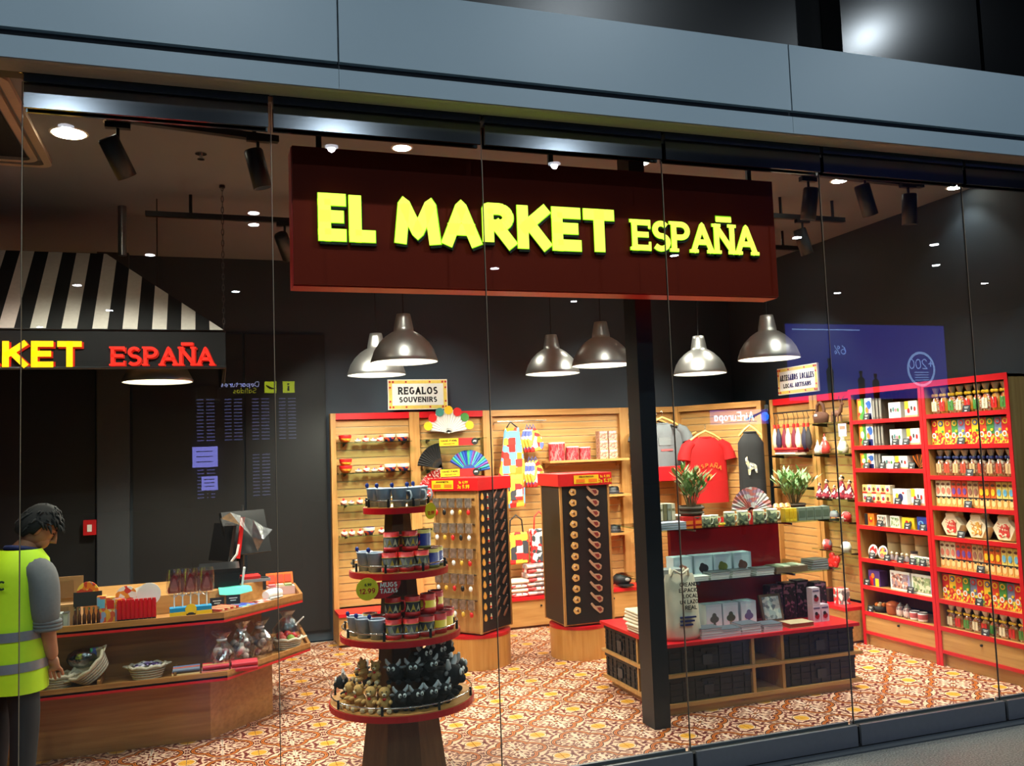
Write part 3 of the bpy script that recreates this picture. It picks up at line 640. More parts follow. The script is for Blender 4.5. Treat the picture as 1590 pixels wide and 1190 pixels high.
for (a, b, d, e, dsc) in ((299, 695, 338, 725, 'upper'), (313, 740, 338, 760, 'lower')):
    c, w_, h_ = rect(a, b, d, e)
    t = thing('info_screen', 'small lavender lit notice screen mirrored in the glass, the %s one' % dsc, 'screen', (c.x, YS+.25, 0)); facing_shop(t)
    part('panel', MB().box(-w_/2, w_/2, -.01, 0, c.z-h_/2, c.z+h_/2), emit_mat('lavender screen', (140, 142, 240), 9), t); part('stand', MB().box(-.02, .02, 0, .03, 0, c.z), BLK, t)
    for q in range(3): part('print_line', MB().box(-w_*.3, w_*.35, -.012, -.011, c.z+h_*(.25-.25*q), c.z+h_*(.25-.25*q)+.012), M('screen text', (40, 40, 110), .6), t)
# ================================================================== FIXTURES
# ------------------------------------------------------------------ big hanging sign
SY = 4.45
a, b = onY(453, 225, SY), onY(1209, 461, SY)
sx0, sx1, sz0, sz1 = a.x, b.x, (onY(456, 441, SY).z+b.z)/2, (a.z+onY(1198, 283, SY).z)/2
SIGNR = M('sign red', (122, 30, 10), .5, noise=.05, scale=2, spec=.12); SIGNE = M('sign red edge', (196, 30, 26), .4)
t = thing('hanging_sign', 'long dark red hanging shop sign with glowing yellow green letters', 'sign', ((sx0+sx1)/2, SY, sz0))
hw, hh = (sx1-sx0)/2, sz1-sz0
part('face', MB().box(-hw, hw, 0, .02, 0, hh), SIGNR, t); part('box', MB().box(-hw-.004, hw+.004, .02, .16, -.006, hh), SIGNE, t)
for px, py in ((494, 212), (853, 240), (1160, 268)):
    q = onY(px, py, SY+.1); part('hanger', MB().box(q.x-t.location.x-.014, q.x-t.location.x+.014, .08, .10, hh, ZC-sz0), BLK, t)
FACE = emit_mat('lit letter face', (236, 250, 84), 1.55); RET = M('letter return', (10, 22, 12), .35); EDGEL = emit_mat('letter halo', (150, 230, 20), .55)
def sign_word(s, px0, py_base0, px1, py_base1, cap_px, th, serif):
    p0, p1 = onY(px0, py_base0, SY-.03), onY(px1, py_base1, SY-.03); h = cap_px
    W = p1.x-p0.x; wide = 1.0; tw = text_width(s, h, th, .06, wide); wide = (W-len(s)*th*h-.06*h*(len(s)-1))/(tw-len(s)*th*h-.06*h*(len(s)-1))
    x = p0.x-t.location.x; zb = (p0.z+p1.z)/2-sz0
    for c in s:
        m1 = MB(); adv = glyph(m1, c, x+.008, zb-.016, h, th, -.022, 0, 0, serif, wide); part('letter_return', m1, RET, t)
        m3 = MB(); glyph(m3, c, x-.003, zb-.003, h+.006, th+.02, -.026, -.0225, 0, serif, wide); part('letter_edge', m3, EDGEL, t)
        m2 = MB(); glyph(m2, c, x, zb, h, th, -.034, -.0262, 0, serif, wide); part('letter', m2, FACE, t)
        x += adv+.06*h
hz = (onY(494, 300, SY-.03)-onY(497, 374, SY-.03)).z
sign_word('EL', 495, 373, 584, 377, hz, .25, 0); sign_word('MARKET', 614, 380, 956, 391, hz*1.0, .25, 0)
hs = (onY(1090, 347, SY-.03)-onY(1090, 391, SY-.03)).z
sign_word('ESPAÑA', 983, 388, 1176, 396, hs*1.04, .17, .07)

# ------------------------------------------------------------------ striped awning over the counter
AW, AK = M('awning white', (226, 218, 206), .8), M('awning black', (20, 20, 21), .75)
t = thing('awning', 'black and white striped hipped awning with lit letters over the counter', 'awning', (0, 6.3, 2.35))
mb = MB(); zt, zb = .91, .25; xr, xp = .12, -.69
x = xr-.045; k = 0
edges = [xr, xr-.012]
while edges[-1] > -3.3: edges.append(edges[-1]-.0905)
def top_at(x): return (zt, .7) if x <= xp else (zb+(zt-zb)*(xr-x)/(xr-xp), .7*(xr-x)/(xr-xp))
for i in range(len(edges)-1):
    x1, x0 = edges[i], edges[i+1]; (za, ya), (zc, yc) = top_at(x1), top_at(x0)
    mi = 1 if i == 0 else (0 if i % 2 == 1 else 1)
    if x0 < xp < x1: mb.add([(x0, 0, zb), (x1, 0, zb), (x1, ya, za), (xp, .7, zt), (x0, .7, zt)], [(0, 1, 2, 3, 4)], mi)
    else: mb.add([(x0, 0, zb), (x1, 0, zb), (x1, ya, za), (x0, yc, zc)], [(0, 1, 2, 3)], mi)
for k in range(8):   # hipped end
    y0, y1 = 1.4*k/8, 1.4*(k+1)/8; f = lambda y: 1-abs(y-.7)/.7
    mb.add([(xr, y0, zb), (xr, y1, zb), (xr+(xp-xr)*f(y1), y1 if False else .7+(y1-.7)*(1-f(y1)), zb+(zt-zb)*f(y1)), (xr+(xp-xr)*f(y0), .7+(y0-.7)*(1-f(y0)), zb+(zt-zb)*f(y0))], [(0, 1, 2, 3)], k % 2)
part('canopy', mb, [AW, AK], t)
part('rear_slope', MB().quad((-3.3, 1.4, zb), (xr, 1.4, zb), (xp, .71, zt), (-3.3, .71, zt)), AK, t)
part('valance', MB().box(-3.3, xr, -.006, .012, 0, zb), AK, t); part('end_valance', MB().box(xr-.012, xr, .012, 1.4, 0, zb), AK, t)
part('frame_bar', MB().tube([(-3.3, -.012, 0), (xr, -.012, 0), (xr+.008, 1.4, 0)], .010, 6), M('frame grey', (70, 74, 76), .4, .6), t)
part('frame_bar', MB().tube([(-3.3, -.008, zb), (xr, -.008, zb), (xr+.008, 1.4, zb)], .006, 6), BLK, t)
YEL = emit_mat('lit yellow letter', (255, 205, 20), .95); REDL = emit_mat('lit red letter', (240, 44, 30), .95); REDB = emit_mat('red letter rim', (190, 30, 10), .5)
def awn_word(s, x0, x1, zb_, h, th, m, mb_, serif):
    tw = text_width(s, h, th, .08); wide = (x1-x0-len(s)*th*h-.08*h*(len(s)-1))/(tw-len(s)*th*h-.08*h*(len(s)-1)); x = x0
    for c in s:
        m1 = MB(); adv = glyph(m1, c, x+.006, zb_-.006, h, th+.03, -.016, -.006, 0, serif, wide); part('letter_rim', m1, mb_, t)
        m2 = MB(); glyph(m2, c, x, zb_, h, th, -.024, -.0162, 0, serif, wide); part('letter', m2, m, t); x += adv+.08*h
hA = onY(60, 530, 6.29).z-onY(60, 571, 6.29).z
zl = onY(60, 571, 6.29).z-2.35
xm1 = onY(121, 550, 6.29).x; awn_word('MARKET', xm1-.97, xm1, zl, hA, .22, YEL, REDB, 0); awn_word('EL', xm1-1.40, xm1-1.08, zl, hA, .22, YEL, REDB, 0)
xe0, xe1 = onY(172, 550, 6.29).x, onY(327, 550, 6.29).x; awn_word('ESPAÑA', xe0, xe1, onY(250, 568, 6.29).z-2.35, hA*.74, .16, REDL, REDB, .07)
ch = MB(); p0 = Vector((xr-.01, .02, zb+.01)); n = 26
for k in range(n):
    z0 = p0.z+(ZC-2.35-p0.z)*k/n; z1 = p0.z+(ZC-2.35-p0.z)*(k+1)/n; r = .008; zm = (z0+z1)/2; L = (z1-z0)*.66
    ring_ = [((r*math.cos(q) if k % 2 else 0)+p0.x, (0 if k % 2 else r*math.cos(q))+p0.y, zm+L*math.sin(q)) for q in [2*PI*j/8 for j in range(9)]]
    ch.tube(ring_, .0025, 4, caps=False)
part('chain', ch, M('dark chain', (90, 90, 92), .4, .8), t); part('ceiling_hook', MB().cyl(.02, ZC-2.35-.02, ZC-2.35, (p0.x, p0.y), 8), BLK, t)
part('drop_rod', MB().cyl(.03, .9, ZC-2.35, (onY(190, 375, 7.0).x, .7), 12), ALU, t)
q = onY(245, 594, 6.75)
t = thing('counter_lamp', 'wide glowing round lamp hanging under the awning valance', 'lamp', (q.x, 6.75, q.z))
part('shade', MB().lathe([(.235, .0), (.24, .01), (.2, .09), (.09, .2), (.04, .26), (0, .262)], n=28), M('brushed aluminium shade'), t)
part('inner_shade', MB().lathe([(.05, .2), (.19, .088), (.228, .004)][::-1], n=28), emit_mat('lamp inner glow', (255, 238, 210), 2.2), t); part('bulb', MB().ball((0, 0, .08), .04), MATS['bulb'], t)
part('cord', MB().cyl(.004, .26, ZC-q.z, n=6), INK, t); add_light('SPOT', t, (0, 0, .03), POWER_PENDANT*.9, (1, .90, .76), .12, spot=150, target=(q.x, 6.6, 0), blend=.4)
t = thing('loudspeaker', 'small black box speaker under the right end of the awning', 'speaker', (.0, 7.45, 2.2))
part('cabinet', MB().box(-.09, .09, -.07, .07, 0, .13), BLK, t); part('bracket', MB().box(.085, .1075, -.012, .012, .10, .25), BLK, t); part('grille', MB().box(-.075, .075, -.075, -.07, .015, .115), M('speaker cloth', (30, 30, 32), .9), t)

# ------------------------------------------------------------------ left counter
def strip_poly(o, th):   # inset polyline helper: o outer path, returns closed thin lip polygon
    inn = []
    for i, p in enumerate(o):
        a_ = Vector(o[i])-Vector(o[i-1]) if i else Vector(o[1])-Vector(o[0]); b_ = Vector(o[i+1])-Vector(o[i]) if i < len(o)-1 else a_
        n1 = Vector((-a_.y, a_.x)).normalized(); n2 = Vector((-b_.y, b_.x)).normalized(); nn = (n1+n2); nn = nn/max(.3, nn.dot(n1)); inn.append((p[0]+nn.x*th, p[1]+nn.y*th))
    return list(o)+inn[::-1]
CX0 = -3.25
t = thing('counter', 'two tier oak sales counter with red edged trays and angled end at the left', 'counter', (0, 0, 0))
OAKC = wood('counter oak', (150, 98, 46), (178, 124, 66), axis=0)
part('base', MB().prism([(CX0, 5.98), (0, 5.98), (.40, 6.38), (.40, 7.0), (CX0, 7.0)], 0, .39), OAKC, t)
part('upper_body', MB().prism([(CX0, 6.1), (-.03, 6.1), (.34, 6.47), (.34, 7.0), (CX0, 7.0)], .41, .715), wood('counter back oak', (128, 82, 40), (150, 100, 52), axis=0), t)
def tray(name, path, z0, z1, back):
    pl = [(CX0, back)]+path+[(path[-1][0], 7.0), (CX0, 7.0)] if False else [(CX0, path[0][1])]+path[1:]+[(path[-1][0], 7.0), (CX0, 7.0)]
    tr = part(name, MB().prism(pl, z0, z0+.012), OAKC, t)
    op = [(CX0, path[0][1])]+path[1:]+[(path[-1][0], 7.0)]
    o = part('lip', MB().prism(strip_poly(op, .018), z0, z1), OAKC, tr); o2 = part('red_edge', MB().prism(strip_poly(op, .03), z0-.016, z0-.001), RED, tr)
    return tr
tray('lower_tray', [(0, 5.80), (.10, 5.80), (.66, 6.40)], .402, .44, 7.0)
ut = tray('upper_tray', [(0, 5.90), (.085, 5.90), (.615, 6.43)], .732, .778, 7.0)
part('counter_top', MB().prism([(CX0, 6.28), (.0, 6.28), (.36, 6.64), (.36, 7.0), (CX0, 7.0)], .745, .86), OAKX, t)
for x in (-.62, -.2): part('tray_divider', MB().box(x-.008, x+.008, 5.84 if x < .1 else 5.95, 6.09, .415, .455), OAKC, t)

# ------------------------------------------------------------------ round tiered mug stand
STX, STY = .996, 4.93
STD = wood('stand post veneer', (92, 62, 36), (112, 78, 46))
mst = thing('mug_stand', 'four tier round display stand with red edged shelves in front', 'display stand', (STX, STY, 0))
def octo(r, z0, z1, r1, rot=0): return MB().cyl(r, z0, z1, n=8, r1=r1, smooth=False).xf(Matrix.Rotation(rot, 4, 'Z'))
part('pedestal', octo(.25, 0, .36, .20, .2), STD, mst); part('post', octo(.15, .38, 1.39, .075, .2), STD, mst)
TIERS = [(.39, .40), (.325, .757), (.268, 1.097), (.185, 1.435)]
for r, z in TIERS:
    d = part('shelf_disc', MB().lathe([(0, -.03), (r-.002, -.03), (r-.002, 0), (0, 0)], c=(0, 0, z), n=48, smooth=False), wood('stand shelf oak', (186, 128, 62), (206, 148, 80), axis=0), mst)
    part('red_band', MB().lathe([(r-.001, -.036), (r+.004, -.036), (r+.004, -.004), (r-.001, -.004)], c=(0, 0, z), n=48, smooth=False), RED, d)
    pts = [(math.cos(2*PI*k/40)*(r-.008), math.sin(2*PI*k/40)*(r-.008), z+.035) for k in range(41)]
    part('guard_rail', MB().tube(pts, .0042, 6, caps=False), CHROME, d)
    for k in range(8):
        a = 2*PI*(k+.4)/8; part('rail_clip', MB().box((r-.008)*math.cos(a)-.006, (r-.008)*math.cos(a)+.006, (r-.008)*math.sin(a)-.006, (r-.008)*math.sin(a)+.006, z, z+.045), BLK, d)

# ------------------------------------------------------------------ rotating souvenir towers
def tower(label, loc, rz, r_drum, side, faces):
    t = thing('rotating_display', label, 'display rack', (loc[0], loc[1], 0), 0)
    part('drum', MB().cyl(r_drum, 0, .245, n=40), wood('drum oak', (196, 134, 62), (214, 156, 84)), t); part('red_disc', MB().cyl(r_drum+.003, .245, .27, n=40), RED, t)
    rot = Matrix.Rotation(rz, 4, 'Z'); h = side/2
    part('turntable', MB().cyl(.14, .27, .285, n=20), BLK, t)
    part('body', MB().box(-h+.006, h-.006, -h+.006, h-.006, .285, 1.41).xf(rot), OAK, t)
    for k in range(4):
        q = rot @ Matrix.Rotation(k*PI/2, 4, 'Z')
        part('edge_trim', MB().box(-h-.002, -h+.016, -h-.002, -h+.016, .285, 1.41).xf(q), OAK, t)
        part('face_panel', MB().box(-h+.02, h-.02, -h+.001, -h+.006, .295, 1.405).xf(q), faces[k], t)
    part('header', MB().box(-h-.02, h+.02, -h-.02, h+.02, 1.41, 1.51).xf(rot), M('header red', (205, 26, 30), .4), t)
    return t, rot, h
PBLK = M('panel black', (20, 20, 22), .5)
tw1, rot1, h1 = tower('square rotating souvenir tower with keyrings on its oak side, left one', (2.06, 7.12), R(-52), .285, .44, [OAK, PBLK, OAK, PBLK])
tw2, rot2, h2 = tower('square rotating souvenir tower covered in magnets on black panels, right one', (2.935, 7.0), R(0), .25, .44, [PBLK, PBLK, PBLK, PBLK])
PY = M('price yellow', (246, 196, 28), .5); PR_ = M('price red', (214, 30, 30), .5); OR_ = M('price orange', (240, 120, 24), .5)
def header_print(t, rot, h, left):
    q = rot
    c1 = part('price_panel', MB().box(-h+ (.0 if left else .12), -h+(.22 if left else .34), -h-.024, -h-.021, 1.425, 1.495).xf(q), PY, t)
    mb = MB(); text(mb, 'MAGNETS' if left else 'MIX E MATCH', -h+(.11 if left else .23), 1.476, .013, .18, -h-.026, -h-.024, fit=.13); tag(put('lettering', mb.xf(q).mesh('lettering', INK), c1), kind='stuff')
    for s in (0, 1):
        x = -h+(.02 if left else .14)+s*.11; part('print_block', MB().box(x, x+.075, -h-.026, -h-.024, 1.435, 1.463).xf(q), OR_, c1)
    mb = MB(); text(mb, '1x4.99' if False else '1x 4.99', -h+(.32 if left else .40), 1.468, .022, .2, -h-.023, -h-.02, fit=.085); text(mb, '3x 9.99', -h+(.32 if left else .40), 1.428, .032, .22, -h-.023, -h-.02, fit=.11)
    tag(part('price_lettering', mb.xf(q), PY, t), kind='stuff')
GL['x'] = (.4, [[(0,0),(.4,.55)], [(0,.55),(.4,0)]])
header_print(tw1, rot1, h1, True); header_print(tw2, rot2, h2, False)

# ------------------------------------------------------------------ slat walls
SLAT = wood('slat oak', (178, 130, 72), (200, 154, 94), axis=0); SLATI = M('slat insert', (222, 200, 160), .28, .5)
def slatwall(label, p, rz, w, header, z0=.30, base=None):
    t = thing('slat_wall', label, 'slat wall', (p[0], p[1], 0), rz)
    part('back_board', MB().box(0, w, .03, .05, 0, 2.1), M('slat groove', (92, 58, 28), .7), t)
    n = 24; pitch = (2.07-z0)/n
    me = MB().add([(0,0,.006),(w,0,.006),(w,0,pitch-.006),(0,0,pitch-.006),(0,.03,0),(w,.03,0),(w,.03,pitch),(0,.03,pitch)], [(0,1,2,3),(4,5,1,0),(3,2,6,7),(0,3,7,4),(1,5,6,2)]).mesh('slat', SLAT)
    ins = MB().box(0, w, .008, .028, -.004, .003).mesh('slat_insert', SLATI)
    for k in range(n): put('slat', me, t, (0, 0, z0+k*pitch)); 
    for k in range(1, n): put('slat_insert', ins, t, (0, 0, z0+k*pitch))
    part('post', MB().box(-.025, .025, -.05, .05, 0, 2.13), OAK, t); part('post', MB().box(w-.025, w+.025, -.05, .05, 0, 2.13), OAK, t)
    part('header', MB().box(.025, w-.025, -.045, .05, 2.07, 2.13), RED if header == 'red' else OAKX, t)
    return t
SWY = 8.56
slatwall('slat wall bay at the far left of the gift wall, with ceramics', (1.125, SWY), 0, .76, 'red')
slatwall('slat wall bay with hand fans under the souvenirs sign', (1.935, SWY), 0, .70, 'red')
slatwall('wide slat wall bay with aprons and bags in the middle', (2.685, SWY), 0, 1.46, 'oak')
slatwall('slat wall bay behind the steel column with grey shirts', (4.195, SWY), 0, .60, 'oak')
slatwall('angled slat wall bay in the corner behind the black top', (4.85, SWY-.02), math.atan2(7.62-8.54, 5.28-4.85), 1.0, 'oak')
slatwall('slat wall bay with wineskins under the artisans sign', (5.36, 7.52), R(-90), .62, 'red')
slatwall('slat wall bay with pottery beside the red shelves', (5.36, 6.84), R(-90), .58, 'red')
def base_unit(label, p, rz, w, d, name='base_cabinet'):
    t = thing(name, label, 'cabinet', (p[0], p[1], 0), rz)
    part('carcass', MB().box(0, w, 0.012, d, .02, .27), OAKX, t); part('plinth', MB().box(.02, w-.02, .03, d, 0, .02), OAKD, t)
    dr = part('drawer_front', MB().box(.004, w-.004, 0, .012, .025, .268), OAKX, t); part('knob', MB().box(w/2-.008, w/2+.008, -.014, 0, .2, .216), INK, dr)
    part('red_top', MB().box(0, w, -.015, d, .27, .30), RED, t); return t
base_unit('low oak base cabinet with red top under the ceramics bay', (1.10, 8.22), 0, .80, .28)
base_unit('low oak base cabinet with red top under the hand fans', (1.91, 8.22), 0, .74, .28)
base_unit('low oak base cabinet with red top under the aprons', (2.66, 8.22), 0, .78, .28)
base_unit('low oak base cabinet with red top under the hat shelves', (3.45, 8.22), 0, .75, .28)
base_unit('low oak base cabinet with red top under the grey shirts', (4.21, 8.22), 0, .55, .28)
base_unit('low oak base cabinet with red top under the wineskins', (5.06, 7.50), R(-90), .62, .24)
base_unit('low oak base cabinet with red top under the pottery bay', (5.06, 6.87), R(-90), .60, .24)

# ------------------------------------------------------------------ red shelf units on the right wall
SXF = 5.17
def red_unit(label, y_left, y_right, levels, name='shelf_unit'):
    w = y_left-y_right
    t = thing(name, label, 'shelf unit', (SXF, y_left, 0), R(-90))          # local x runs to the viewer's right, front faces -x
    D = .36
    for x0, x1 in ((0, .03), (w-.03, w)):
        part('side_panel', MB().box(x0, x1, .003, D, 0, 2.12), OAK, t); part('front_edge', MB().box(x0, x1, -.003, .003, 0, 2.13), RED, t)
    part('back_panel', MB().box(.03, w-.03, D-.015, D, .3, 2.1), OAKD, t)
    part('top_board', MB().box(0, w, .003, D, 2.10, 2.12), OAKY, t); part('top_edge', MB().box(0, w, -.004, .003, 2.085, 2.13), RED, t)
    for z in levels:
        s = part('shelf', MB().box(.03, w-.03, .003, D-.015, z-.028, z), OAKX, t); part('red_edge', MB().box(.03, w-.03, -.002, .003, z-.03, z+.002), RED, s)
    dr = part('drawer_front', MB().box(.03, w-.03, .006, .02, .12, levels[0]-.03), OAKX, t); part('knob', MB().cyl(.009, 0, .012, n=10).xf(Matrix.Translation((w/2, .006, .22)) @ Matrix.Rotation(R(90), 4, 'X')), INK, dr)
    part('plinth', MB().box(.03, w-.03, .03, .05, 0, .1), OAKX, t); part('red_line', MB().box(.03, w-.03, 0, .05, .095, .12), RED, t)
    return t
LA = [.279, .493, .718, .99, 1.181, 1.462, 1.65, 1.865]; LB = [.292, .496, .73, .964, 1.187, 1.415, 1.645, 1.875]
YA0, YA1, YB1 = 6.215, 5.40, 4.615
red_unit('red edged shelf unit on the right wall, the one farther from the glass', YA0, YA1+.002, LA)
red_unit('red edged shelf unit on the right wall, the one nearest the glass', YA1-.002, YB1, LB)

# ------------------------------------------------------------------ island display
IX0, IX1, IY0, IY1, IZ = 2.70, 4.22, 5.14, 6.06, .455
t = thing('island_display', 'low oak island display with red top, cubbies and glass shelves', 'display table', (0, 0, 0))
part('red_top', MB().box(IX0, IX1, IY0-.03, IY1, IZ-.022, IZ), RED, t)
part('bottom_board', MB().box(IX0+.01, IX1+.02, IY0, IY1, .05, .075), OAKX, t); part('mid_board', MB().box(IX0+.005, IX1+.03, IY0-.01, IY1, .238, .258), OAKX, t)
part('plinth', MB().box(IX0+.06, IX1-.05, IY0+.03, IY1-.05, 0, .05), OAKX, t)
part('core', MB().box(IX0+.47, IX1-.30, IY0+.43, IY1-.10, .075, IZ-.022), OAKD, t)
for x in (3.385, 3.615):
    for z0, z1 in ((.075, .238), (.258, IZ-.022)): part('divider', MB().box(x-.011, x+.011, IY0+.005, IY0+.42, z0, z1), OAK, t)
for z0, z1 in ((.075, .238), (.258, IZ-.022)): part('divider', MB().box(IX0+.02, IX0+.44, 5.50, 5.522, z0, z1), OAK, t)
part('riser_panel', MB().box(3.04, 3.93, 5.56, 5.60, IZ, 1.142), M('riser red', (150, 12, 20), .25), t)
for z, x0, x1, lab in ((1.142, 2.80, 4.30, 'upper'), (.79, 2.80, 4.25, 'lower')):
    part('glass_shelf', MB().box(x0, x1, 5.30, 5.96, z, z+.010), SHELFGLASS, t)
    for k, x in enumerate((3.1, 3.87)): part('shelf_bracket', MB().box(x-.006, x+.006, 5.32, 5.56, z-.014, z-.001), CHROME, t)
# black crates in the cubbies
CRK = M('crate plastic', (15, 17, 20), .42)
def crate(label, c, w, d, h, rz):
    t = thing('crate', label, 'crate', c, rz, 'black plastic crates in the island')
    th = .006; m = MB().box(-w/2+.004, w/2-.004, 0.004, d-.004, 0, th)
    part('bottom', m, CRK, t)
    part('front_wall', MB().box(-w/2, w/2, 0, th, 0, h), CRK, t); part('rear_wall', MB().box(-w/2, w/2, d-th, d, 0, h), CRK, t)
    part('side_wall', MB().box(-w/2, -w/2+th, th, d-th, 0, h), CRK, t); part('side_wall', MB().box(w/2-th, w/2, th, d-th, 0, h), CRK, t)
    part('rim', MB().box(-w/2-.004, w/2+.004, -.008, 0, h-.018, h), CRK, t)
    for k in range(7): 
        x = -w/2+w*(k+.5)/7; part('rib', MB().box(x-.004, x+.004, -.006, 0, .004, h-.018), CRK, t)
    for z in (h*.25, h*.5, h*.75): part('rib', MB().box(-w/2, w/2, -.004, 0, z-.003, z+.003), CRK, t)
    part('handle_slot', MB().box(-.05, .05, -.009, -.004, h*.72, h*.86), M('slot dark', (8, 8, 9), .6), t); part('tag_plate', MB().box(-.035, .035, -.010, -.004, h*.2, h*.6), M('tag grey', (48, 50, 54), .35), t)
crate('black plastic crate at the front left of the island, upper row', (3.045, IY0+.02, .259), .64, .325, .165, 0)
crate('black plastic crate at the front left of the island, lower row', (3.045, IY0+.02, .0755), .64, .325, .155, 0)
crate('black plastic crate at the front right of the island, upper row', (3.92, IY0+.02, .259), .56, .38, .165, 0)
crate('black plastic crate at the front right of the island, lower row', (3.92, IY0+.02, .0755), .56, .38, .155, 0)
crate('black plastic crate on the left end of the island, upper row', (IX0+.025, 5.78, .259), .49, .40, .165, R(-90))
crate('black plastic crate on the left end of the island, lower row', (IX0+.025, 5.78, .0755), .49, .40, .155, R(-90))

# ------------------------------------------------------------------ wall signs
def plaque(label, c, rz, w, h, lines, tall):
    t = thing('wall_sign', label, 'sign', c, rz)
    part('board', MB().box(-w/2, w/2, 0, .018, 0, h), M('sign white', (236, 234, 226), .6, noise=.02), t)
    bw = h*.14
    part('border', MB().box(-w/2+.008, w/2-.008, -.002, 0, .008, h-.008), M('sign yellow border', (238, 206, 96), .6, noise=.25, scale=30), t); part('field', MB().box(-w/2+bw, w/2-bw, -.004, -.002, bw, h-bw), M('sign white'), t)
    fm = M('sign flower red', (196, 52, 40), .6)
    for sx in (-1, 1):
        for zz in (bw*.6, h-bw*.6):
            for dx in (.45, 1.2, ): 
                part('flower', MB().cyl(h*.038, 0, .003, n=8).xf(Matrix.Translation((sx*(w/2-dx*bw), -.004, zz)) @ Matrix.Rotation(R(90), 4, 'X')), fm, t)
            part('flower', MB().cyl(h*.034, 0, .003, n=8).xf(Matrix.Translation((sx*(w/2-.5*bw), -.004, h/2+(zz-h/2)*.55)) @ Matrix.Rotation(R(90), 4, 'X')), fm, t)
            part('flower', MB().cyl(h*.034, 0, .003, n=8).xf(Matrix.Translation((sx*w*.2, -.004, zz)) @ Matrix.Rotation(R(90), 4, 'X')), fm, t)
    for s, zf, hf, fw, th in lines:
        mb = MB(); text(mb, s, 0, h*zf, h*hf, th, -.006, -.004, .12, serif=.03, fit=w*fw); tag(part('lettering', mb, INK, t), kind='stuff')
a, b = onY(603, 637, 8.5), onY(694, 589, 8.5)
plaque('white tile sign with flowered border reading REGALOS SOUVENIRS', ((a.x+b.x)/2, 8.5, a.z), 0, b.x-a.x, b.z-a.z, [('REGALOS', .50, .25, .64, .21), ('SOUVENIRS', .24, .18, .62, .22)], 1)
a, b = onX(1209, 616, 5.3), onX(1268, 560, 5.3)
plaque('white tile sign with flowered border reading ARTESANOS LOCALES', (5.3, (a.y+b.y)/2, a.z+.01), R(-90), a.y-b.y, b.z-a.z-.03, [('ARTESANOS LOCALES', .51, .22, .72, .19), ('LOCAL ARTISANS', .24, .16, .66, .2)], 1)
# fire alarm call point
q = onY(140, 820, YB-.1)
t = thing('fire_alarm_box', 'small red fire alarm box on the grey pilaster behind the counter', 'alarm', (q.x, YB-.115, q.z-.06))
part('case', MB().box(-.05, .05, -.03, .014, 0, .13), M('alarm red', (190, 20, 26), .35), t); part('window', MB().box(-.018, .018, -.034, -.03, .03, .09), PAPER, t)
# ================================================================== GOODS ON THE RED SHELF UNITS
def place(proto, used, loc, rz, label, group, scale=None, rot=None):
    """first call moves the prototype itself, later ones copy it"""
    if proto.name not in used:
        used.add(proto.name); proto.location = loc; proto.rotation_euler = rot if rot else (0, 0, rz); proto['label'] = label; proto['group'] = group
        if scale: proto.scale = scale if isinstance(scale, (tuple, list)) else (scale,)*3
        return proto
    return dup(proto, loc, rz, label, group, scale, rot)
USED = set()
def proto(name, cat): return thing(name, 'prototype', cat)
def ycyl(r, y0, y1, x, z, n=14, sz=1.0):   # flat disc facing -y
    return MB().prism([(x+r*math.cos(2*PI*j/n), z+r*sz*math.sin(2*PI*j/n)) for j in range(n)], y0, y1, 'y')
def sweet_bag(col1, col2, ribbon):
    t = proto('sweet_bag', 'sweets')
    part('contents', MB().lathe([(.0, .002), (.028, .002), (.031, .02), (.031, .085), (.02, .105), (0, .108)], n=10, sy=.75), col1, t)
    part('label_card', MB().box(-.021, .021, -.0275, -.0245, .018, .082), col2, t)
    part('wrapper', MB().lathe([(.033, 0), (.036, .03), (.036, .09), (.016, .118), (.014, .126), (.026, .15), (.033, .176)], n=12, sy=.8), CELLO, t); part('frill', MB().lathe([(.012, .126), (.022, .15), (.030, .17)], n=9, sy=.6, smooth=False), M('film frill', (226, 208, 168), .25, noise=.3, scale=90), t)
    r = part('ribbon', MB().lathe([(.017, .114), (.021, .118), (.021, .127), (.017, .131)], n=10, sy=.85), ribbon, t)
    part('bow', MB().ball((-.016, -.014, .123), .015, .007, .012, 8, 4), ribbon, r); part('bow', MB().ball((.016, -.014, .122), .015, .007, .011, 8, 4), ribbon, r)
    return t
def front_box(name, cat, w, d, h, body, patches=(), discs=()):
    """upright carton; patches (x0,x1,z0,z1,mat), discs (x,z,r,mat,squash) in fractions of the front"""
    t = proto(name, cat); part('carton', MB().box(-w/2, w/2, 0, d, 0, h), body, t)
    for k, (x0, x1, z0, z1, m) in enumerate(patches): part('print_patch', MB().box(-w/2+x0*w, -w/2+x1*w, -.0012-.0002*k, 0, z0*h, z1*h), m, t)
    for k, (x, z, r, m, sq) in enumerate(discs): part('print_disc', ycyl(r*w, -.003-.0003*k, 0, -w/2+x*w, z*h, 14, sq), m, t)
    return t
def C(n, rgb=(128, 128, 128), r=.45): return M(n, rgb, r, noise=.06)
RD, YL, GN, BL, ORG, CRM, PNK, TAN, PUR, NVY, SKY, BRN = [C(n, c) for n, c in (('print red', (212, 32, 30)), ('print yellow', (246, 200, 40)), ('print green', (70, 140, 60)), ('print blue', (40, 90, 170)), ('print orange', (236, 120, 30)), ('print cream', (238, 222, 186)), ('print pink', (230, 130, 140)), ('print tan', (208, 168, 118)), ('print purple', (110, 70, 150)), ('print navy', (26, 34, 92)), ('print sky', (110, 180, 214)), ('print brown', (104, 60, 34)))]
FLW = ramp_mat('flower print', [(206, 40, 34), (244, 200, 70), (206, 40, 34), (236, 120, 40), (240, 226, 190)], 60); FLW2 = ramp_mat('flower print yellow', [(246, 206, 60), (220, 60, 40), (246, 206, 60), (90, 150, 80)], 70)
